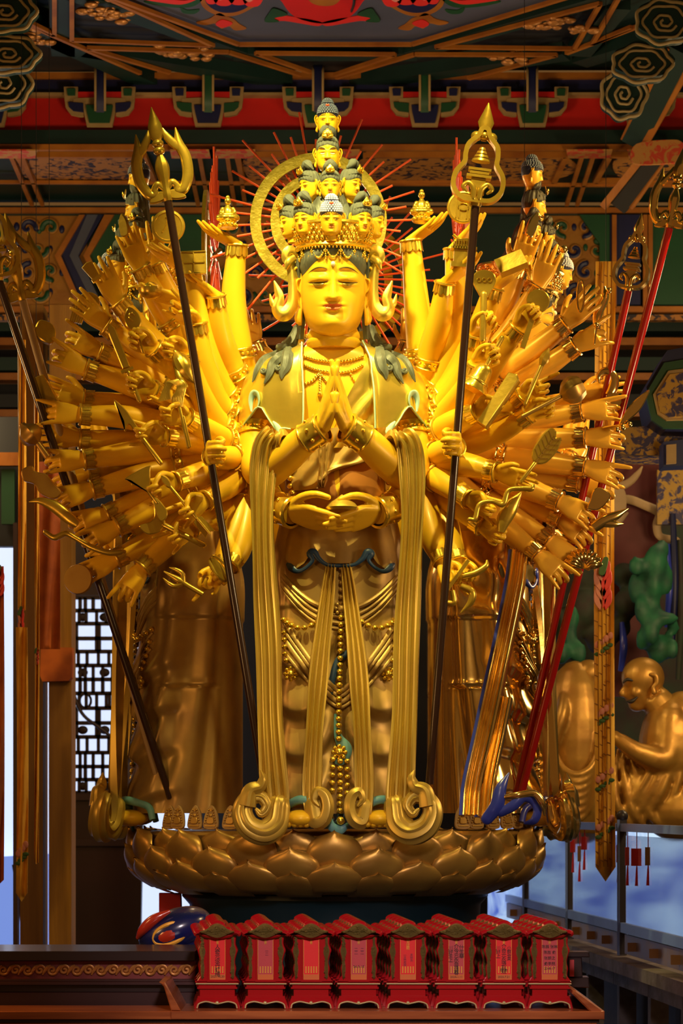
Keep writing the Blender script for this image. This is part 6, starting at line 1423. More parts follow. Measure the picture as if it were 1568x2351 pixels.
item('hooked_anchor', 'cluster of golden hooks in the lowest hand beside the right staff', 'hook', (1030, 1350, 11.84), (1076, 1286, 11.84), [('bar', MB().box((36, 0, 6), (84, 8, 8)), G), ('hook', MB().tube([V(40, -10, 0), V(64, -30, 0), V(90, -40, 0), V(104, -34, 0)], [8, 8, 7, 2], 10, n=20), G), ('hook', MB().tube([V(20, -20, 0), V(24, -48, 0), V(4, -60, 0), V(-30, -56, 0)], [8, 9, 8, 2], 10, n=20), G), ('hook', MB().tube([V(0, -10, 0), V(-20, -28, 0), V(-30, -14, 0), V(-24, 4, 0)], [7, 8, 7, 2], 10, n=20), G)])
# right outer hands
PO = 'polished'
item('hand_mirror', 'shiny rounded mirror slab at the top right fingertips by the gold heads', 'mirror', (1214, 540, 12.42), (1234, 484, 12.42), [('slab', MB().prism(ol([(0, -10), (34, -12), (56, 0), (34, 12), (0, 10)], 30), 9, 2.5), PO)], (0.5, 0, 0.8))
gf = MB().tube([V(0, 0, 0), V(18, 4, 0), V(36, 0, 0), V(48, -2, 0)], [12, 13, 10, 5], 12, n=16, round_end=True).sphere(V(60, 0, 0), 10, 12, 8)
for k in range(6): gf.sphere(V(10 + k * 3, 14, 4), 3, 8, 6)
item('gilded_figurine', 'tiny gilded figure leaning out behind a raised right hand', 'figurine', (1272, 628, 12.46), (1296, 568, 12.46), [('figure', gf, PO)])
item('needle_ring', 'slim golden ring and spike between the fingers of an outer right hand', 'ring', (1332, 720, 12.28), (1334, 634, 12.28), [('ring', MB().tube([V(40 + 36 * math.cos(t * PI / 12), 8 * math.sin(t * PI / 12), 0) for t in range(25)], 2.6, 8), PO)])
item('jewelled_clasp', 'shiny golden rod clasp behind the spread outer right hand', 'clasp', (1370, 760, 12.40), (1392, 656, 12.40), [('rod', MB().tube([V(0, 0, 0), V(40, 6, 0), V(80, -2, 0), V(104, 4, 0)], [7, 12, 10, 3], 12, n=20), PO), ('bead', MB().sphere(V(96, -8, 4), 7, 10, 7), PO)])
item('small_orb', 'little shiny orb pinched by the upper outer right fingers', 'orb', (1364, 790, 12.24), (1370, 738, 12.24), [('orb', MB().sphere(V(44, 0, 0), 7, 12, 8), PO), ('pin', rod(40, 3), PO)])
hkk = MB().tube([V(0, 0, 0), V(20, -6, 0), V(44, -4, 0), V(54, 16, 0), V(40, 30, 0), V(24, 26, 0)], [10, 12, 11, 10, 7, 2], 12, n=30, flat=0.6, up=(0, 0, 1))
item('curled_hook', 'bright golden curled hook standing up before the slanted red pole', 'hook', (1398, 908, 12.36), (1408, 846, 12.36), [('hook', hkk, PO)])
item('gold_coin', 'small golden coin between two outer right hands', 'coin', (1408, 920, 12.32), (1408, 890, 12.32), [('coin', MB().lathe([(18, -4), (19, 0), (18, 4), (1, 4)], 28), PO)])
item('leaf_blade', 'long bright golden leaf blade pointing up to the far right', 'blade', (1424, 974, 12.24), (1492, 894, 12.24), [('blade', MB().prism(ol([(0, -3), (24, -10), (60, -13), (104, 0), (60, 11), (24, 9), (0, 4)], 40), 8, 2.5), PO), ('knob', MB().sphere(V(-4, -8, 6), 8, 10, 7).sphere(V(12, -16, 6), 7, 10, 7).sphere(V(-16, -2, 6), 7, 10, 7), PO)])
item('folded_leaf', 'golden folded leaf above a lower outer right hand', 'leaf', (1352, 1166, 12.22), (1398, 1136, 12.22), [('leaf', MB().prism(ol([(-4, 0), (20, -16), (56, -4), (48, 24), (30, 28), (12, 14)], 30), 9, 2), PO)])
item('twin_horn', 'twin-pointed golden horn beyond the lower outer right fingers', 'horn', (1362, 1212, 12.26), (1442, 1172, 12.26), [('horn', horn([(0, 0, 0), (30, 4, 0), (60, 2, 0), (92, 4, 0)], [12, 13, 10, 1]), PO), ('horn', horn([(26, 0, 0), (48, -14, 0), (66, -22, 0)], [10, 8, 1]), PO)])
shl2 = MB()
for k in range(9):
    a = -0.2 + k * 0.32; shl2.tube([V(0, 0, 0), V(24 * math.cos(a), 24 * math.sin(a), 8), V(40 * math.cos(a), 40 * math.sin(a), 2)], [3, 9, 6], 10, n=10, round_end=True)
item('scalloped_shell', 'scalloped golden shell dish under the lowest outer right hands', 'shell', (1338, 1304, 12.30), (1370, 1290, 12.30), [('shell', shl2, PO)])

# ================================================================== long staffs
def trident_head(k=1.0):
    ps = []
    core = MB().tube([V(0, 0, 0), V(14, 0, 0), V(40, 0, 0), V(84, 0, 0), V(118, 0, 0)], [12, 15, 13, 20, 8], 8, n=24, flat=0.8)
    core.sphere(V(126, 0, 0), 15, 14, 9, (0.75, 1, 1)); core.sphere(V(144, 0, 0), 15, 14, 9, (0.75, 1, 1))
    ps.append(('stem', core)); ps.append(('centre_blade', MB().tube([V(150, 0, 0), V(166, 0, 0), V(190, 0, 0), V(236, 0, 0)], [9, 20, 17, 1], 8, up=(0, 0, 1), flat=0.5)))
    for sg in (-1, 1):
        pr = MB().tube([V(30, sg * 6, 4), V(44, sg * 18, 4), V(34, sg * 28, 2), V(22, sg * 30, 0), V(24, sg * 44, 0), V(56, sg * 60, 0), V(100, sg * 62, 0), V(134, sg * 52, 0), V(176, sg * 50, 0)], [5, 9, 9, 11, 13, 14, 14, 12, 1.5], 10, n=50, flat=0.7, up=(0, 0, 1))
        pr.tube([V(120, sg * 58, 0), V(136, sg * 40, 2), V(160, sg * 24, 2), V(180, sg * 18, 2)], [10, 11, 9, 1.5], 8, n=20, flat=0.7, up=(0, 0, 1))
        ps.append(('side_prong', pr))
        lf = MB().prism(ol([(8, sg * 2), (0, sg * 24), (2, sg * 46), (16, sg * 38), (26, sg * 20), (24, sg * 4)], 30), 12, 3); ps.append(('leaf', lf))
    return ps
def gourd_head():
    ps = []; z = 18
    outl = ol([(0, 8), (4, 32), (26, 50), (58, 50), (86, 34), (104, 34), (128, 30), (150, 12), (166, 6), (166, -6), (150, -12), (128, -30), (104, -34), (86, -34), (58, -50), (26, -50), (4, -32), (0, -8)], 90)
    pts = [V(p[0], p[1], 0) for p in outl]; pts.append(pts[0])
    ps.append(('gourd_frame', MB().sweep(pts, [(-16, -5), (16, -5), (16, 5), (-16, 5)], (0, 0, 1), cap=False)))
    st = MB().box((34, 0, 0), (34, 30, 24)); st.box((56, 0, 0), (6, 52, 34)); st.box((64, 0, 0), (6, 40, 28)); st.box((72, 0, 0), (6, 48, 30))
    for k in range(4): st.tube([V(92 + k * 9, 0, 0), V(98 + k * 9, 0, 0)], [20 - k * 4, 18 - k * 4], 14, n=3)
    ps.append(('pagoda', st))
    for sg in (-1, 1): ps.append(('scroll', MB().tube([V(4, sg * 6, 12), V(26, sg * 8, 14), V(38, sg * 20, 14), V(28, sg * 30, 14), (18, sg * 22, 14)], [6, 7, 6, 5, 3], 10, n=26, round_end=True)))
    ps.append(('socket', MB().tube([V(-12, 0, 0), V(8, 0, 0)], [12, 16], 14, n=4)))
    ps.append(('knot', MB().sphere(V(150, -16, 0), 12, 12, 8).sphere(V(150, 16, 0), 12, 12, 8).sphere(V(152, 0, 6), 10, 12, 8)))
    ps.append(('centre_blade', MB().tube([V(140, 0, 0), V(160, 0, 0), V(184, 0, 0), V(230, 0, 0)], [6, 10, 17, 1], 8, up=(0, 0, 1), flat=0.5)))
    return ps
def staff(name, label, top, bot, r, head, tip, pole, hm_, k=1.0, nrm=(0, 0, 1), wy=1.0):
    A = P(*top); B = P(*bot); t = thing(name, label, 'staff', B)
    obj('pole', MB().tube([A, B], r * top[2] / FP, 16), MATS[pole], t)
    M = frame(A, P(*tip), cn(nrm)) @ Matrix.Diagonal((k * top[2] / FP, k * top[2] / FP * wy, k * top[2] / FP, 1))
    for pn, mb in head: obj(pn, mb.xf(M), MATS[hm_], t)
staff('trident_staff', 'dark pole topped by a big golden trident, held left of the face', (386, 462, 11.60), (606, 1795, 11.92), 9.5, trident_head(), (348, 250, 11.58), 'pole_dark', G, 0.92)
staff('gourd_staff', 'dark pole topped by a golden gourd-shaped frame, right of the face', (1092, 462, 11.60), (986, 1800, 11.92), 9.5, gourd_head(), (1122, 235, 11.58), 'pole_dark', G, 0.98, (0, 0, 1), 1.12)
staff('trident_staff', 'tan wooden pole with golden trident at the left edge of the picture', (52, 690, 12.28), (376, 1834, 12.70), 9, trident_head(), (10, 480, 12.26), 'pole_tan', G, 0.86)
staff('gourd_staff', 'dark pole with golden looped head cut off by the left picture edge', (-6, 634, 12.20), (392, 1832, 12.66), 9.5, gourd_head(), (-40, 420, 12.18), 'pole_dark', G, 0.98, (0.4, 0, 1))
staff('gourd_staff', 'bright red pole with shiny gourd-shaped head slanting on the right', (1444, 660, 12.30), (1184, 1830, 12.70), 9, gourd_head(), (1472, 494, 12.28), 'pole_red', PO, 0.74, (-0.3, 0, 1))
staff('trident_staff', 'dark red pole with shiny trident at the right edge of the picture', (1536, 524, 12.20), (1196, 1824, 12.66), 9.5, trident_head(), (1566, 352, 12.18), 'pole_red', PO, 0.78, (-0.5, 0, 1))

# ================================================================== hanging banners
def banner(label, x0, x1, y0, y1, Y, m, sway=0, cells=True, flowers=(), lotus_rows=(), point=0):
    t = thing('hanging_banner', label, 'banner', P((x0 + x1) / 2, y1, Y)); n = 40
    def xs(y): return sway * math.sin((y - y0) / (y1 - y0) * 3.0)
    f = []; 
    for j in range(n):
        y = lerp(y0, y1, j / (n - 1))
        for i in range(9):
            u = i / 8; yy = y + (point * (1 - abs(u - 0.5) * 2) if j == n - 1 else 0)
            f.append(P(lerp(x0, x1, u) + xs(y), yy, Y + 0.02 * math.sin(u * 9 + y * 0.01)))
    mb = MB(); nn = len(f); fs = []
    for j in range(n - 1):
        for i in range(8):
            q = j * 9 + i; fs.append((q, q + 1, q + 10, q + 9)); fs.append((nn + q, nn + q + 9, nn + q + 10, nn + q + 1))
    rim = list(range(9)) + [j * 9 + 8 for j in range(1, n)] + [(n - 1) * 9 + i for i in range(7, -1, -1)] + [j * 9 for j in range(n - 2, 0, -1)]
    for q in range(len(rim)): a, b = rim[q], rim[(q + 1) % len(rim)]; fs.append((a, nn + a, nn + b, b))
    mb.add(f + [v + V(0, 0.012, 0) for v in f], fs); obj('cloth', mb, MATS[m], t, angle=1.5)
    if cells:
        ln = MB(); cols = 5
        for c in range(1, cols):
            u = c / cols; ln.tube([P(lerp(x0, x1, u) + xs(y), y, Y - 0.008 + 0.02 * math.sin(u * 9 + y * 0.01)) for y in [lerp(y0, y1, k / 30) for k in range(31)]], 1.0 * Y / FP, 5)
            random.seed(c)
            y = y0
            while y < y1 - 30:
                y += random.uniform(26, 46); a = lerp(x0, x1, u - 1 / cols); b = lerp(x0, x1, u)
                ln.tube([P(a + xs(y), y, Y - 0.006 + 0.02 * math.sin((u - .1) * 9 + y * .01)), P(b + xs(y), y + 4, Y - 0.006 + 0.02 * math.sin(u * 9 + y * .01))], 1.2 * Y / FP, 5)
        o = obj('printed_cells', ln, MATS['banner_cell'], t); o['kind'] = 'stuff'
    hw = (x1 - x0) / 2 - 2
    for (cx, cy, r) in flowers:
        rp = random.Random(int(cx))
        for k in range(12):
            row = k // 3; col = k % 3 - 1; px = cx + xs(cy) + col * hw * 0.55 * (0.7 + 0.3 * (row % 2)); py = cy - r * 0.6 + row * r * 0.5 + abs(col) * r * 0.1
            M = Matrix.Translation(P(px, py, Y - 0.02 - 0.004 * (3 - row))) @ Matrix.Rotation(PI / 2, 4, 'X') @ Matrix.Rotation(PI / 2 - col * 0.25, 4, 'Z') @ Matrix.Scale(Y / FP, 4)
            L = r * 0.75
            obj('petal', MB().prism(ol([(-L * 0.6, -2), (0, -hw * 0.42), (L * 0.8, 0), (0, hw * 0.42), (-L * 0.6, 2)], 20), 4, 1, M), MATS['flower_red' if (k * 5) % 3 else 'flower_pink'], t)
        obj('leaf', MB().prism(ol([(-6, -20), (6, -20), (8, 0), (5, 20), (-5, 20), (-8, 0)], 20), 4, 1, Matrix.Translation(P(cx - 2, cy - r * 0.8, Y - 0.06)) @ Matrix.Rotation(PI / 2, 4, 'X') @ Matrix.Rotation(-0.3, 4, 'Z') @ Matrix.Scale(Y / FP * r / 44, 4)), MATS['leaf_green'], t)
    for yr in lotus_rows:
        for k in range(4):
            x = lerp(x0, x1, 0.16 + 0.22 * k) + xs(yr); y = yr - 7 * k
            obj('printed_lotus', MB().sphere(P(x, y, Y - 0.012), 7 * Y / FP, 8, 6, (0.9, 0.25, 1.2)), MATS['flower_pink'], t); obj('printed_leaf', MB().sphere(P(x, y + 22, Y - 0.012), 6 * Y / FP, 8, 6, (1.3, 0.25, 0.8)), MATS['leaf_green'], t)
    top = P((x0 + x1) / 2, y0, Y)
    obj('hanging_cord', MB().tube([top, V(top.x, top.y, 6.93)], 0.002, 6), MATS['cable'], t)
    return t
banner('long yellow printed banner with red lotus hanging before the golden seated monks', 1368, 1414, 600, 1990, 13.9, 'banner_yellow', -4, True, ((1388, 1335, 44),), (1480, 1640, 1790, 1900), 34)
banner('narrow yellow printed banner glimpsed behind the two slanted red poles', 1188, 1220, 1380, 1900, 14.6, 'banner_yellow', 2, True, ((1206, 1440, 20),), (1590,), 10)
banner('narrow gold banner strip hanging left of the ochre columns', 40, 58, 780, 1400, 14.4, 'banner_yellow', 2, False, ((48, 1420, 22),), (), 4)
banner('lower gold banner strip with frayed end at the far left', 36, 62, 1440, 2050, 14.3, 'banner_yellow', 3, False, (), (1960,), 20)
banner('thin orange banner sliver cut by the left picture edge', -20, 8, 1300, 2020, 14.0, 'banner_orange', 2, False, ((-2, 1330, 26),), (), 14)
banner('orange patterned hanging behind the lower left hands', 88, 138, 1060, 1490, 15.2, 'banner_orange', 0, False, (), (), 0)
banner('slim gold strip hanging between the two ochre columns', 78, 88, 900, 1980, 14.6, 'banner_yellow', 2, False, ((84, 1505, 14),), (), 4)
# ================================================================== clay plaques on the lotus rim
pm = MB().prism(ol([(-18, 0), (18, 0), (19, 28), (12, 46), (0, 58), (-12, 46), (-19, 28)], 40), 8, 1.5)
pr2 = MB()
for sg in (-1, 1):
    for k in range(6): pr2.sphere(V(sg * (15 - k * 1.9), 14 + k * 6.4, 5), 2.6, 7, 5)
pr2.sphere(V(0, 32, 5), 5, 10, 7, (1, 1.1, 0.6)); pr2.prism(ol([(-9, 12), (9, 12), (7, 26), (-7, 26)], 20), 5, 1, Matrix.Translation(V(0, 0, 5))); pr2.box((0, 6, 4), (30, 4, 4)); pr2.box((0, 46, 4), (6, 8, 4))
PLM = pm.mesh('tablet_slab'); fix_normals(PLM); PLM.materials.append(MATS['clay']); PRM = pr2.mesh('relief'); fix_normals(PRM); PRM.materials.append(MATS['lotus_gold'])
pl_l = ('leftmost', 'second from the left', 'third from the left', 'fourth from the left', 'nearest the left ribbon curl')
pl_r = ('nearest the right ribbon curl', 'second right of the ribbon curl', 'third right of the ribbon curl', 'fourth right of the ribbon curl', 'second from the right end', 'rightmost')
pos = [(388, 0), (408, 0), (447, 0), (484, 0), (528, 0)] ; posr = [(1062, 0), (1094, 0), (1132, 0), (1164, 0), (1188, 0), (1212, 0)]
for (lst, names, side) in ((pos, pl_l, 'left'), (posr, pl_r, 'right')):
    for (x, _), nm in zip(lst, names):
        # stand on the lotus rim: radius about 1.0 around the axis
        for Y in [11.9 + 0.01 * k for k in range(110)]:
            X = (x - CX) * Y / FP
            if math.hypot(X - AX.x, Y - AX.y) <= 1.0: break
        ang = math.atan2(X - AX.x, AX.y - Y)
        M = Matrix.Translation(V(X, Y, 1.535)) @ Matrix.Rotation(ang * 0.6, 4, 'Z') @ Matrix.Rotation(PI / 2 - 0.12, 4, 'X') @ Matrix.Scale(12 / FP * 0.93, 4)
        t = thing('votive_plaque', 'small arched clay plaque on the lotus rim, %s, %s side' % (nm, side), 'plaque', (X, Y, 1.535), 0, 'clay plaques on the lotus rim')
        link('tablet_slab', PLM, None, t, M); link('relief', PRM, None, t, M)
# ================================================================== front table and red tablets
YT = 9.86; zt = CZ - (2322 - HZ) * YT / FP; kt = YT / FP
tab = thing('offering_table', 'polished brown wooden offering table with upturned ends under the red tablets', 'table', P(900, 2351, YT + 0.4))
xa, xb = P(392, 2322, YT).x, P(1388, 2322, YT).x
def tb_box(nm, x0, x1, y0, y1, z0, z1, m, bev=0.004): 
    return obj(nm, MB().prism([(x0, z0), (x1, z0), (x1, z1), (x0, z1)], y1 - y0, bev, Matrix.Translation(V(0, (y0 + y1) / 2, 0)) @ Matrix.Rotation(PI / 2, 4, 'X')), MATS[m], tab, smooth=False)
tb_box('table_top', xa, xb, YT, YT + 0.86, zt - 0.034, zt, 'wood_front'); tb_box('front_board', P(-60, 0, YT).x, xa, YT, YT + 0.30, zt - 0.034, zt, 'wood_front'); tb_box('apron_groove', P(-60, 0, YT).x, xb - 0.02, YT + 0.02, YT + 0.28, zt - 0.05, zt - 0.034, 'wood_dark'); tb_box('apron', P(-60, 0, YT).x, xb - 0.03, YT + 0.015, YT + 0.28, zt - 0.14, zt - 0.05, 'wood_front')
for x in (P(-40, 0, YT).x, xb - 0.06): tb_box('leg', x, x + 0.06, YT + 0.05, YT + 0.11, 0.0, zt - 0.14, 'wood_front')
for sg, x in ((1, xb), (-1, xa + 0.02)):
    o = [(0, 0), (-sg * 0.115, 0.085), (-sg * 0.13, 0.085), (-sg * 0.13, 0.07), (-sg * 0.03, -0.03), (0, -0.034)] if sg > 0 else [(0.02, 0), (-0.045, 0.118), (-0.07, 0.118), (-0.05, 0.10), (-0.02, 0.0)]
    obj('upturned_end', MB().prism([(x + p[0], zt + p[1]) for p in o], 0.80, 0.006, Matrix.Translation(V(0, YT + 0.42, 0)) @ Matrix.Rotation(PI / 2, 4, 'X')), MATS['wood_front'], tab, smooth=False)
# --- tablet prototype in pixel units (x right, z up, y depth)
MX = Matrix.Rotation(PI / 2, 4, 'X')
def tp(out, y, t, bev=1.0): return MB().prism(out, t, bev, Matrix.Translation(V(0, y, 0)) @ MX)
def tmesh(nm, mb, m, smooth=True):
    me = mb.mesh(nm, smooth, 0.6); fix_normals(me); me.materials.append(MATS[m]); return me
foot = tp([(-53, 0), (-44, 0), (-41, 11), (-26, 15), (-8, 12), (0, 10), (8, 12), (26, 15), (41, 11), (44, 0), (53, 0), (50, 14), (46, 25), (-46, 25), (-50, 14)], 0, 52, 1.2)
bas = MB().box((0, 0, 27), (90, 46, 5)).box((0, 0, 37), (80, 40, 18)).box((0, 0, 48), (92, 48, 4)).box((0, 0, 53), (86, 44, 6)).box((0, 0, 58), (98, 50, 4))
body = tp(ol([(-42, 60), (42, 60), (46, 66), (40, 76), (42, 92), (39, 106), (43, 124), (46, 134), (41, 148), (42, 164), (38, 178), (-38, 178), (-42, 164), (-41, 148), (-46, 134), (-43, 124), (-39, 106), (-42, 92), (-40, 76), (-46, 66)], 100), 0, 24, 2)
crest = tp(ol([(-49.9, 166), (-54.2, 171), (-52.5, 178), (-43.8, 181), (-35, 180), (-29.8, 187), (-19.2, 189), (-15.8, 197), (0, 203), (15.8, 197), (19.2, 189), (29.8, 187), (35, 180), (43.8, 181), (52.5, 178), (54.2, 171), (49.9, 166), (40.2, 170), (29.8, 164), (0, 160), (-29.8, 164), (-40.2, 170)], 110), -6, 38, 4)
ro = random.Random(5)
go = MB().prism(ol([(-40, 172), (-26, 177), (-14, 186), (0, 191), (14, 186), (26, 177), (40, 172), (24, 166), (0, 158), (-24, 166)], 50), 8, 2, Matrix.Translation(V(0, -28, 5)) @ MX)
for k in range(60): 
    a = ro.uniform(-1, 1); go.sphere(V(a * 34, -33, 177 + ro.uniform(-9, 13) * (1 - abs(a))), ro.uniform(1.4, 2.8), 6, 4)
sides = []
for sg in (-1, 1):
    gs = MB().prism(ol([(sg * 34, 68), (sg * 30, 90), (sg * 32, 112), (sg * 28, 130), (sg * 32, 146), (sg * 32, 166), (sg * 37, 168), (sg * 38, 148), (sg * 42, 132), (sg * 38, 112), (sg * 39, 90), (sg * 37, 72)], 60), 6, 1.5, Matrix.Translation(V(0, -13, 0)) @ MX)
    for k in range(46): gs.sphere(V(sg * (34.5 + ro.uniform(-3.5, 3.5)), -16, ro.uniform(70, 166)), ro.uniform(1.3, 2.6), 6, 4)
    sides.append(gs)
fram = MB().box((0, -13, 166), (44, 6, 4)).box((0, -13, 64), (48, 8, 5)).box((-20, -13, 115), (3.5, 5, 100)).box((20, -13, 115), (3.5, 5, 100))
edge = MB().tube([V(x, -27, z) for x, z in ((-46, 2), (-42, 12), (-26, 17), (-8, 13.5), (0, 12), (8, 13.5), (26, 17), (42, 12), (46, 2))], 1.5, 6, n=40).sphere(V(0, -27, 14), 4, 8, 6)
lip = MB().box((0, -25.5, 58), (98, 1.5, 2.4))
TM = {'foot_stand': tmesh('foot_stand', foot, 'red_lacquer'), 'stepped_base': tmesh('stepped_base', bas, 'red_lacquer', False), 'board': tmesh('board', body, 'red_lacquer'), 'crest': tmesh('crest', crest, 'red_lacquer'), 'crest_carving': tmesh('crest_carving', go, 'tablet_gold'), 'side_l': tmesh('side_carving', sides[0], 'tablet_gold'), 'side_r': tmesh('side_carving', sides[1], 'tablet_gold'), 'slip_frame': tmesh('slip_frame', fram, 'red_lacquer', False), 'gilt_edge': tmesh('gilt_edge', edge, 'tablet_edge'), 'gilt_line': tmesh('gilt_line', lip, 'tablet_edge', False)}
PAP = {k: tmesh('paper_slip', MB().box((0, -13, 115), (36, 1.5, 98)), k, False) for k in ('paper_red', 'paper_pink')}
PEND = tmesh('slip_border', MB().box((0, -14, 72.5), (35, 0.8, 12)), 'paper_orange', False)
sm_ = MB()
for c in range(5):
    for r in range(5): sm_.box((-12 + 6 * c, -14.2, 83 + 3.1 * r), (2.6, 0.6, 2.3))
sm_.box((-17.5, -14.1, 115), (0.7, 0.5, 96)).box((17.5, -14.1, 115), (0.7, 0.5, 96))
SMALL = tmesh('printed_columns', sm_, 'paper_gold', False)
def text_mesh(s, size, m, vertical=True, extr=0.3):
    cu = bpy.data.curves.new('writing', 'FONT'); cu.body = '\n'.join(s) if vertical else s; cu.size = size; cu.align_x = 'CENTER'; cu.align_y = 'TOP'; cu.extrude = extr; cu.resolution_u = 2; cu.space_line = 0.84
    ob = bpy.data.objects.new('writing', cu); COL.objects.link(ob); dg = bpy.context.evaluated_depsgraph_get(); dg.update()
    me = bpy.data.meshes.new_from_object(ob.evaluated_get(dg)); bpy.data.objects.remove(ob); bpy.data.curves.remove(cu)
    me.materials.clear(); me.materials.append(MATS[m]); return me
def put_text(t, Mb, s, x, z, size, m, vertical=True, nm='writing', shear=0.0):
    me = text_mesh(s, size, m, vertical); M = Mb @ Matrix.Translation(V(x, -14.6, z)) @ MX
    return link(nm, me, None, t, M)
cxs = [500, 610, 715, 824, 937, 1048, 1157, 1262]
tops = ['光註照', '光註照', '光註照', '光註照', '佛光註照', '光註照', '光註照', '光註照']
desc = ['leftmost', 'second from left', 'third from left', 'fourth from left', 'fifth from left', 'sixth from left', 'seventh from left', 'rightmost']
extra = ['bold black handwriting and a date', 'faded pink slip almost blank', 'bright red slip almost blank', 'faint lines and a date', 'tall gilt carving framing a wider slip', 'three columns of black handwriting', 'handwriting on a bright red slip', 'short rows of small handwriting']
ordn = ['second', 'third', 'fourth', 'fifth', 'sixth']
for c, cx in enumerate(cxs):
    for r in range(6):
        Y = 10.02 + r * 0.115; k = 10.0 / FP * 1.0
        X = (cx - CX) * 10.0 / FP - 0.010 * r
        Mb = Matrix.Translation(V(X, Y, zt)) @ Matrix.Rotation(-0.03, 4, 'Z') @ Matrix.Scale(k, 4)
        lab = ('red lacquer prayer tablet, front row %s, %s' % (desc[c], extra[c])) if r == 0 else 'red prayer tablet %s in the row behind the %s front tablet' % (ordn[r - 1], desc[c])
        t = thing('prayer_tablet', lab, 'tablet', (X, Y, zt), 0, 'red lacquer prayer tablets in ranks')
        for nm in ('foot_stand', 'stepped_base', 'board', 'crest'): link(nm, TM[nm], None, t, Mb)
        link('crest_carving', TM['crest_carving'], None, t, Mb)
        if r == 0 or c == 0 or c == 7 or True:
            link('side_carving', TM['side_l'], None, t, Mb); link('side_carving', TM['side_r'], None, t, Mb)
        if r == 0:
            for nm in ('slip_frame', 'gilt_edge', 'gilt_line'): link(nm, TM[nm], None, t, Mb)
            pp = link('paper_slip', PAP['paper_pink' if c in (1, 3, 5, 7) else 'paper_red'], None, t, Mb)
            link('slip_border', PEND, None, pp, Mb); link('printed_columns', SMALL, None, pp, Mb)
            put_text(pp, Mb, tops[c], 0, 162, 5.6 if c != 4 else 8, 'paper_gold')
            if c == 0: put_text(pp, Mb, '人奇元氽丹虹梅', 0, 147, 12.5, 'ink'); put_text(pp, Mb, '2021/12.20', 0, 77, 7, 'ink', False)
            if c == 1: put_text(pp, Mb, '一二', 3, 136, 8, 'ink_faint')
            if c == 3: put_text(pp, Mb, '二二', -6, 140, 9, 'ink_faint'); put_text(pp, Mb, '二二', 8, 140, 9, 'ink_faint'); put_text(pp, Mb, '24-3-15', 0, 100, 8, 'ink', False)
            if c == 4: put_text(pp, Mb, '一王元永林', -7, 126, 7, 'ink_faint'); put_text(pp, Mb, '月林氏', 8, 126, 7, 'ink_faint')
            if c == 5: put_text(pp, Mb, '介今元永自逢春', 0, 148, 12, 'ink'); put_text(pp, Mb, '川好生上', -13, 144, 11, 'ink'); put_text(pp, Mb, '什生舉', 12, 146, 12, 'ink'); put_text(pp, Mb, '2024-1.11', 0, 76, 7, 'ink', False)
            if c == 6: put_text(pp, Mb, '介命元永張耿斌', 0, 148, 11.5, 'ink'); put_text(pp, Mb, '川好上', -13, 144, 11, 'ink'); put_text(pp, Mb, '小群谷來', 12, 144, 10, 'ink'); put_text(pp, Mb, '敬合', 0, 92, 9, 'ink', False); put_text(pp, Mb, '2020.7.21', 0, 76, 7, 'ink', False)
            if c == 7:
                for q, s in enumerate(('陈鹏 张琳', '陈胜 俞', '张朗之', '俞宇然')): put_text(pp, Mb, s, 0, 146 - q * 13, 8.5, 'ink', False)
                put_text(pp, Mb, '20-8-17', 0, 96, 8, 'ink', False)
# ================================================================== left desk, drum, box, small stand
YD = 10.25
desk = thing('altar_desk', 'dark long altar desk with gilded scroll frieze on the left', 'desk', P(150, 2351, YD))
def dk(nm, y0, y1, m, Y=YD, d=0.5, x1=448, x0=-60, bev=0.003):
    a = P(x0, y0, Y); b = P(x1, y1, Y)
    return obj(nm, MB().prism([(a.x, b.z), (b.x, b.z), (b.x, a.z), (a.x, a.z)], d, bev, Matrix.Translation(V(0, Y + d / 2, 0)) @ Matrix.Rotation(PI / 2, 4, 'X')), MATS[m], desk, smooth=False)
dk('desk_top', 2184, 2206, 'wood_dark', YD - 0.02); fr = dk('frieze_board', 2206, 2248, 'frieze_ground', YD + 0.02, 0.4); dk('moulding', 2248, 2254, 'wood_plum', YD - 0.01); dk('drawer_band', 2254, 2278, 'wood_dark', YD + 0.01, 0.4); dk('moulding', 2254, 2262, 'wood_plum', YD - 0.02, 0.3); dk('lower_board', 2278, 2360, 'wood_plum', YD + 0.0, 0.4)
for k in range(17):
    x = -20 + k * 28; 
    pts = [P(x + (12 - 9.5 * s_) * math.cos(s_ * 8 * (1 if k % 2 else -1)), 2227 + (12 - 9.5 * s_) * math.sin(s_ * 8 * (1 if k % 2 else -1)), YD + 0.015) for s_ in [q / 24 for q in range(25)]]
    obj('scroll', MB().tube(pts, 3.6 * YD / FP, 8, round_end=True), MATS['frieze_gold'], fr)
    obj('scroll', MB().tube([P(x + 6, 2238, YD + 0.015), P(x + 16, 2222, YD + 0.012), P(x + 24, 2216, YD + 0.015)], [2 * YD / FP, 5 * YD / FP, 2 * YD / FP], 8, n=10), MATS['frieze_gold'], fr)
drum = thing('wooden_fish', 'blue and red lacquered wooden fish drum behind the tablets at left', 'drum', P(395, 2190, 10.9))
Md = Matrix.Translation(P(402, 2136, 10.95)) @ Matrix.Rotation(0.38, 4, 'Y').inverted() @ Matrix.Scale(10.95 / FP, 4)
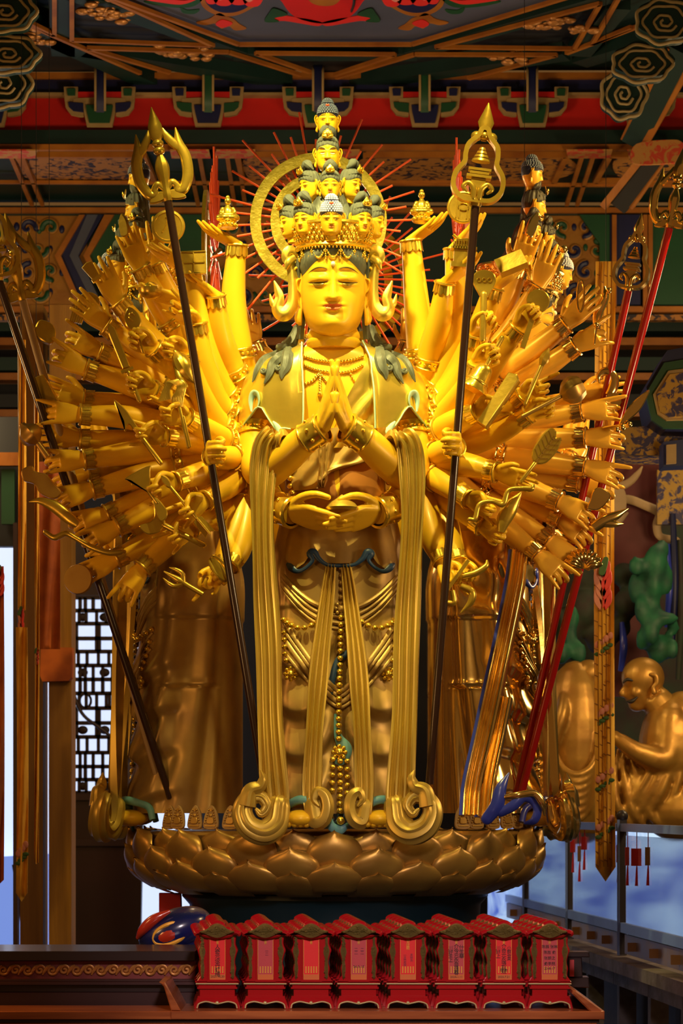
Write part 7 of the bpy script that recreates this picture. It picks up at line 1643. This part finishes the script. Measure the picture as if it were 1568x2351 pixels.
obj('body', MB().sphere(V(0, 0, 0), 88, 32, 18, (1.0, 0.8, 0.56)).xf(Md), MATS['fish_blue'], drum); obj('eye_rim', MB().tube([V(-8 + 40 * math.cos(t * PI / 16), -64 + 10 * abs(math.cos(t * PI / 16)), -2 + 22 * math.sin(t * PI / 16)) for t in range(33)], 5, 8).xf(Md), MATS['paper_gold'], drum); obj('eye', MB().sphere(V(-8, -54, -2), 34, 18, 10, (1.05, 0.5, 0.6)).xf(Md), MATS['fish_red'], drum); obj('fin', MB().tube([V(-84, -20, 16), V(-62, -40, 30), V(-30, -50, 42), V(10, -50, 46)], [5, 12, 12, 4], 10, n=20).xf(Md), MATS['fish_red'], drum)
obj('stand', MB().box((P(395, 2190, 10.95).x, 10.95, 0.46), (0.24, 0.24, 0.92)), MATS['wood_dark'], drum, smooth=False)
obj('cushion', MB().tube([P(330, 2186, 10.95), P(400, 2192, 10.9), P(450, 2190, 10.95)], [10 * 11 / FP, 26 * 11 / FP, 20 * 11 / FP], 14, n=16, round_end=True), MATS['royal_blue'], drum)
tag(obj('red_chest', MB().prism([(-26, 0), (26, 0), (24, 60), (-26, 60)], 30, 2, Matrix.Translation(P(392, 2110, 12.9)) @ Matrix.Rotation(PI / 2, 4, 'X') @ Matrix.Scale(12.9 / FP, 4)), MATS['tag_red']), 'small red chest glimpsed under the left lotus edge', 'chest')
stand = thing('black_stand', 'black lacquered stand right of the tablets', 'stand', P(1330, 2280, 10.4))
for nm, y0, y1, x0, x1 in (('top', 2186, 2198, 1300, 1354), ('neck', 2198, 2244, 1304, 1338), ('foot', 2244, 2268, 1300, 1354)):
    a = P(x0, y0, 10.4); b = P(x1, y1, 10.4); obj(nm, MB().prism([(a.x, b.z), (b.x, b.z), (b.x - 0.004, a.z), (a.x, a.z)], 0.12, 0.006, Matrix.Translation(V(0, 10.46, 0)) @ Matrix.Rotation(PI / 2, 4, 'X')), MATS['wood_dark'], stand, smooth=False)
a = P(1308, 2204, 10.38); b = P(1318, 2242, 10.38); obj('red_label', MB().box(((a.x + b.x) / 2, 10.385, (a.z + b.z) / 2), (b.x - a.x, 0.01, a.z - b.z)), MATS['paper_pink'], stand, smooth=False)
# ================================================================== railing on the right
def RP(x, drop):      # point on the rail line whose pixel column is x; drop = metres below eye level
    # the fence runs from (1.29, 17.9) to (1.95, 10.0)
    x0, y0, x1, y1 = 1.285, 17.9, 1.9, 10.4
    s_ = (x - CX) / FP; t = (x0 - s_ * y0) / ((s_ * (y1 - y0)) - (x1 - x0)); return V(x0 + (x1 - x0) * t, y0 + (y1 - y0) * t, CZ - drop)
rail = thing('railing', 'steel-blue metal railing with red tags in front of the golden monks', 'railing', RP(1400, CZ))
def rb_(nm, xa_, xb_, drop, wd, th, m): return obj(nm, MB().bar(RP(xa_, drop), RP(xb_, drop), wd, th), MATS[m], rail, smooth=False)
rb_('top_rail', 1120, 1640, 0.125, 0.035, 0.045, 'rail_blue'); rb_('bottom_rail', 1120, 1640, 0.70, 0.04, 0.055, 'rail_blue')
for x in (1208, 1308, 1428, 1600):
    a = RP(x, 0.08); b = RP(x, 0.86); obj('post', MB().bar(a, b, 0.05, 0.05, (0, 1, 0)), MATS['rail_dark'], rail, smooth=False); obj('post_edge', MB().bar(a + V(-0.024, -0.024, 0), b + V(-0.024, -0.024, 0), 0.014, 0.014, (0, 1, 0)), MATS['rail_blue'], rail, smooth=False)
    obj('post_knob', MB().sphere(a + V(0, 0, 0.02), 0.036, 12, 8), MATS['rail_dark'], rail)
for xa_, xb_ in ((1130, 1200), (1214, 1300), (1316, 1420), (1438, 1590)):
    rb_('lower_panel', xa_, xb_, 0.79, 0.02, 0.11, 'rail_panel')
    pa = obj('pane', MB().bar(RP(xa_, 0.42), RP(xb_, 0.42), 0.008, 0.50), MATS['glass'], rail, smooth=False)
    for q in range(3):
        c = RP(lerp(xa_, xb_, (q + 0.5) / 3), 0.79); obj('gilt_motif', MB().box(c + V(-0.012, -0.012, 0), (0.09, 0.01, 0.05)), MATS['tag_brown'], rail, smooth=False)
struct(plate_px([(1120, 1880), (1700, 1880), (1700, 2160), (1120, 2160)], 18.2, 'outdoor', 0.04, None, 'window_2'))
tdesc = [(1316, 1934, 14, 46, 'tag_red', 'tall red ribbon tag on the left rail post'), (1342, 1936, 16, 30, 'tag_red', 'red square wish tag just left of the yellow banner'), (1420, 1960, 10, 40, 'tag_red', 'red wish tag just right of the yellow banner'), (1441, 1966, 12, 42, 'paper_pink', 'pale red wish tag beside the second rail post'), (1462, 1968, 26, 40, 'tag_red', 'largest square red wish tag with tassel on the railing'), (1488, 1966, 14, 42, 'tag_brown', 'brown wooden wish tag right of the largest red tag'), (1331, 1960, 10, 36, 'tag_brown', 'brown wooden wish tag left of the banner')]
for x, y, wv, h, m, lab in tdesc:
    Y = RP(x, 0.125).y - 0.04; t = thing('wish_tag', lab, 'tag', P(x, y + h / 2, Y), 0, 'wish tags on the railing'); k = Y / FP
    c = P(x, y, Y); obj('plate', MB().box(c, (wv * k, 0.012, h * k)), MATS[m], t, smooth=False)
    obj('cord', MB().tube([c + V(0, 0, h * k / 2), V(c.x, c.y, CZ - 0.11)], 1.2 * k, 6), MATS['tag_red'], t)
    obj('tassel', MB().tube([c - V(0, 0, h * k / 2), c - V(0, 0, h * k / 2 + 14 * k), c - V(0, 0, h * k / 2 + 46 * k)], [1.2 * k, 2.6 * k, 4.5 * k], 8, n=8), MATS['tag_red'], t)
curb = thing('stone_curb', 'weathered stone curb with dark pillars under the blue railing', 'curb', RP(1450, CZ))
for k in range(5):
    xa_, xb_ = 1240 + 80 * k, 1240 + 80 * k + 79
    obj('stone_block', MB().bar(RP(xa_, 0.90) + V(0.05, 0, 0), RP(xb_, 0.90) + V(0.05, 0, 0), 0.34, 0.07), MATS['stone'], curb, smooth=False); obj('stone_block', MB().bar(RP(xa_ + 20, 0.985) + V(0.12, 0, 0), RP(xb_ + 20, 0.985) + V(0.12, 0, 0), 0.30, 0.10), MATS['stone'], curb, smooth=False)
for x in (1330, 1400, 1470, 1545): a = RP(x, 1.03) + V(0.1, 0, 0); obj('pillar', MB().bar(a, V(a.x, a.y, 0), 0.10, 0.12, (0, 1, 0)), MATS['stone'], curb, smooth=False)
obj('plinth_wall', MB().bar(RP(1240, 1.3) + V(0.4, 0, 0), RP(1660, 1.3) + V(0.4, 0, 0), 0.1, 0.6), MATS['stone_dark'], curb, smooth=False)
# ================================================================== golden seated monks behind the railing
YM = 16.2; km = YM / FP
def pxs(mb, x, y, r, sc=(1, 1, 1), dY=0.0): return mb.sphere(P(x, y, YM + dY), r * km, 20, 12, sc)
def ptube(mb, pts, r, dY=0.0, **k): return mb.tube([P(x, y, YM + dY + (q[0] if q else 0)) for x, y, *q in pts], [v * km for v in r], 16, **k)
monk = thing('monk_statue', 'golden laughing bald monk statue bowing left, right of the yellow banner', 'statue', P(1500, 1890, YM), 0)
hd = MB(); pxs(hd, 1476, 1556, 50, (1.0, 0.9, 0.95)); pxs(hd, 1466, 1588, 40, (0.85, 0.85, 1.0)); pxs(hd, 1462, 1618, 22, (0.9, 0.9, 0.75), -0.01); pxs(hd, 1444, 1568, 20, (0.7, 0.9, 0.6), 0.0)
ptube(hd, [(1436, 1572), (1430, 1584), (1426, 1593), (1436, 1598)], [4, 6, 7, 5], -0.02, n=8, round_end=True); pxs(hd, 1462, 1590, 16, (0.9, 0.7, 0.8), -0.08)
ptube(hd, [(1500, 1600), (1530, 1640)], [34, 44], n=6)

hme = remesh(hd, 'head', 0.012, 4); hme.materials.append(MATS['arhat_gold']); ho = link('head', hme, None, monk)
er2 = MB(); ptube(er2, [(1494, 1548), (1506, 1552), (1508, 1568), (1500, 1578), (1502, 1590)], [4, 6, 6, 5, 6], -0.13, n=16, round_end=True); obj('ear', er2, MATS['arhat_gold'], ho)
fx = MB(); ptube(fx, [(1430, 1568), (1440, 1560), (1454, 1563)], [2, 4, 2], -0.10, n=10); obj('eyebrow', fx, MATS['line'], ho)
fx = MB(); ptube(fx, [(1438, 1610), (1450, 1610), (1464, 1600)], [1.5, 5, 1.5], -0.10, n=12); obj('mouth', fx, MATS['line'], ho)
bd2 = MB()
pxs(bd2, 1540, 1720, 100, (0.75, 0.8, 1.25)); pxs(bd2, 1568, 1640, 60, (0.9, 0.9, 0.9)); pxs(bd2, 1480, 1820, 80, (1.0, 0.9, 0.95)); pxs(bd2, 1560, 1860, 90, (1, 0.9, 0.8)); pxs(bd2, 1440, 1800, 46, (0.8, 0.9, 1.8))
ptube(bd2, [(1540, 1650, -0.1), (1528, 1740, -0.16), (1470, 1730, -0.22), (1424, 1700, -0.22), (1412, 1686, -0.2)], [36, 34, 24, 17, 10], n=24, round_end=True)
for k, q in enumerate((0, 1.2, 2.1, 3.5, 5.0, 6.2)): ptube(bd2, [(1500 + 18 * q, 1640 + 8 * q, -0.09), (1508 + 16 * q, 1720 + 10 * q, -0.17), (1470 + 22 * q, 1810 + 4 * q, -0.185), (1404 + 30 * q, 1896, -0.13)], [4, 8 + 2 * (k % 2), 9 + 3 * (k % 3), 7], n=24)
for k, q in enumerate((0, 1.4, 3.2)): ptube(bd2, [(1420 + 8 * q, 1716 + 4 * q, -0.12), (1410 + 16 * q, 1780, -0.15), (1418 + 24 * q, 1850 + 6 * q, -0.17), (1450 + 22 * q, 1900, -0.14)], [4, 8, 10, 7], n=24)
bme = remesh(bd2, 'robe', 0.013, 3); bme.materials.append(MATS['arhat_gold']); link('robe', bme, None, monk)
monk2 = thing('monk_statue', 'golden seated monk statue turned away, left of the yellow banner', 'statue', P(1310, 1890, YM))
b3 = MB(); pxs(b3, 1320, 1700, 92, (0.85, 0.8, 2.0)); pxs(b3, 1312, 1590, 56, (0.9, 0.8, 1.1)); pxs(b3, 1330, 1840, 110, (0.85, 0.8, 0.9)); pxs(b3, 1270, 1850, 60, (1, 0.8, 0.9))
for k in range(7): ptube(b3, [(1262 + 6 * k, 1690 + 20 * k, -0.2), (1290 + 4 * k, 1760 + 16 * k, -0.27), (1330, 1778 + 17 * k, -0.29), (1366 - 2 * k, 1744 + 16 * k, -0.24), (1382 - 3 * k, 1640 + 18 * k, -0.16)], [5, 8, 9, 8, 5], n=30)
for k in range(4): ptube(b3, [(1262 - 4 * k, 1700, -0.1), (1256, 1790 + 10 * k, -0.2), (1290 + 10 * k, 1890, -0.24)], [5, 8, 6], n=16)
ptube(b3, [(1300, 1560, -0.05), (1290, 1640, -0.2), (1268, 1720, -0.2)], [10, 14, 8], n=14)
me3 = remesh(b3, 'robe', 0.013, 1); me3.materials.append(MATS['arhat_gold']); link('robe', me3, None, monk2)
h3 = MB(); pxs(h3, 1352, 1546, 36, (0.95, 0.9, 0.9)); pxs(h3, 1340, 1568, 22); ptube(h3, [(1372, 1560), (1382, 1580)], [6, 5], -0.05, n=6); h3m = remesh(h3, 'head', 0.014, 3); h3m.materials.append(MATS['arhat_gold']); link('head', h3m, None, monk2)
monk3 = thing('monk_statue', 'golden monk statue half hidden by the slanted red poles', 'statue', P(1240, 1890, YM + 0.3))
h4 = MB(); pxs(h4, 1248, 1536, 36, (0.95, 0.9, 1.1), 0.3); pxs(h4, 1246, 1566, 26, (0.9, 0.9, 1), 0.28); h4m = remesh(h4, 'head', 0.014, 3); h4m.materials.append(MATS['arhat_gold']); link('head', h4m, None, monk3)
b4 = MB(); pxs(b4, 1236, 1690, 70, (0.8, 0.7, 1.6), 0.4); pxs(b4, 1236, 1820, 80, (0.8, 0.7, 1.3), 0.4); b4m = remesh(b4, 'robe', 0.02, 2); b4m.materials.append(MATS['arhat_gold']); link('robe', b4m, None, monk3)
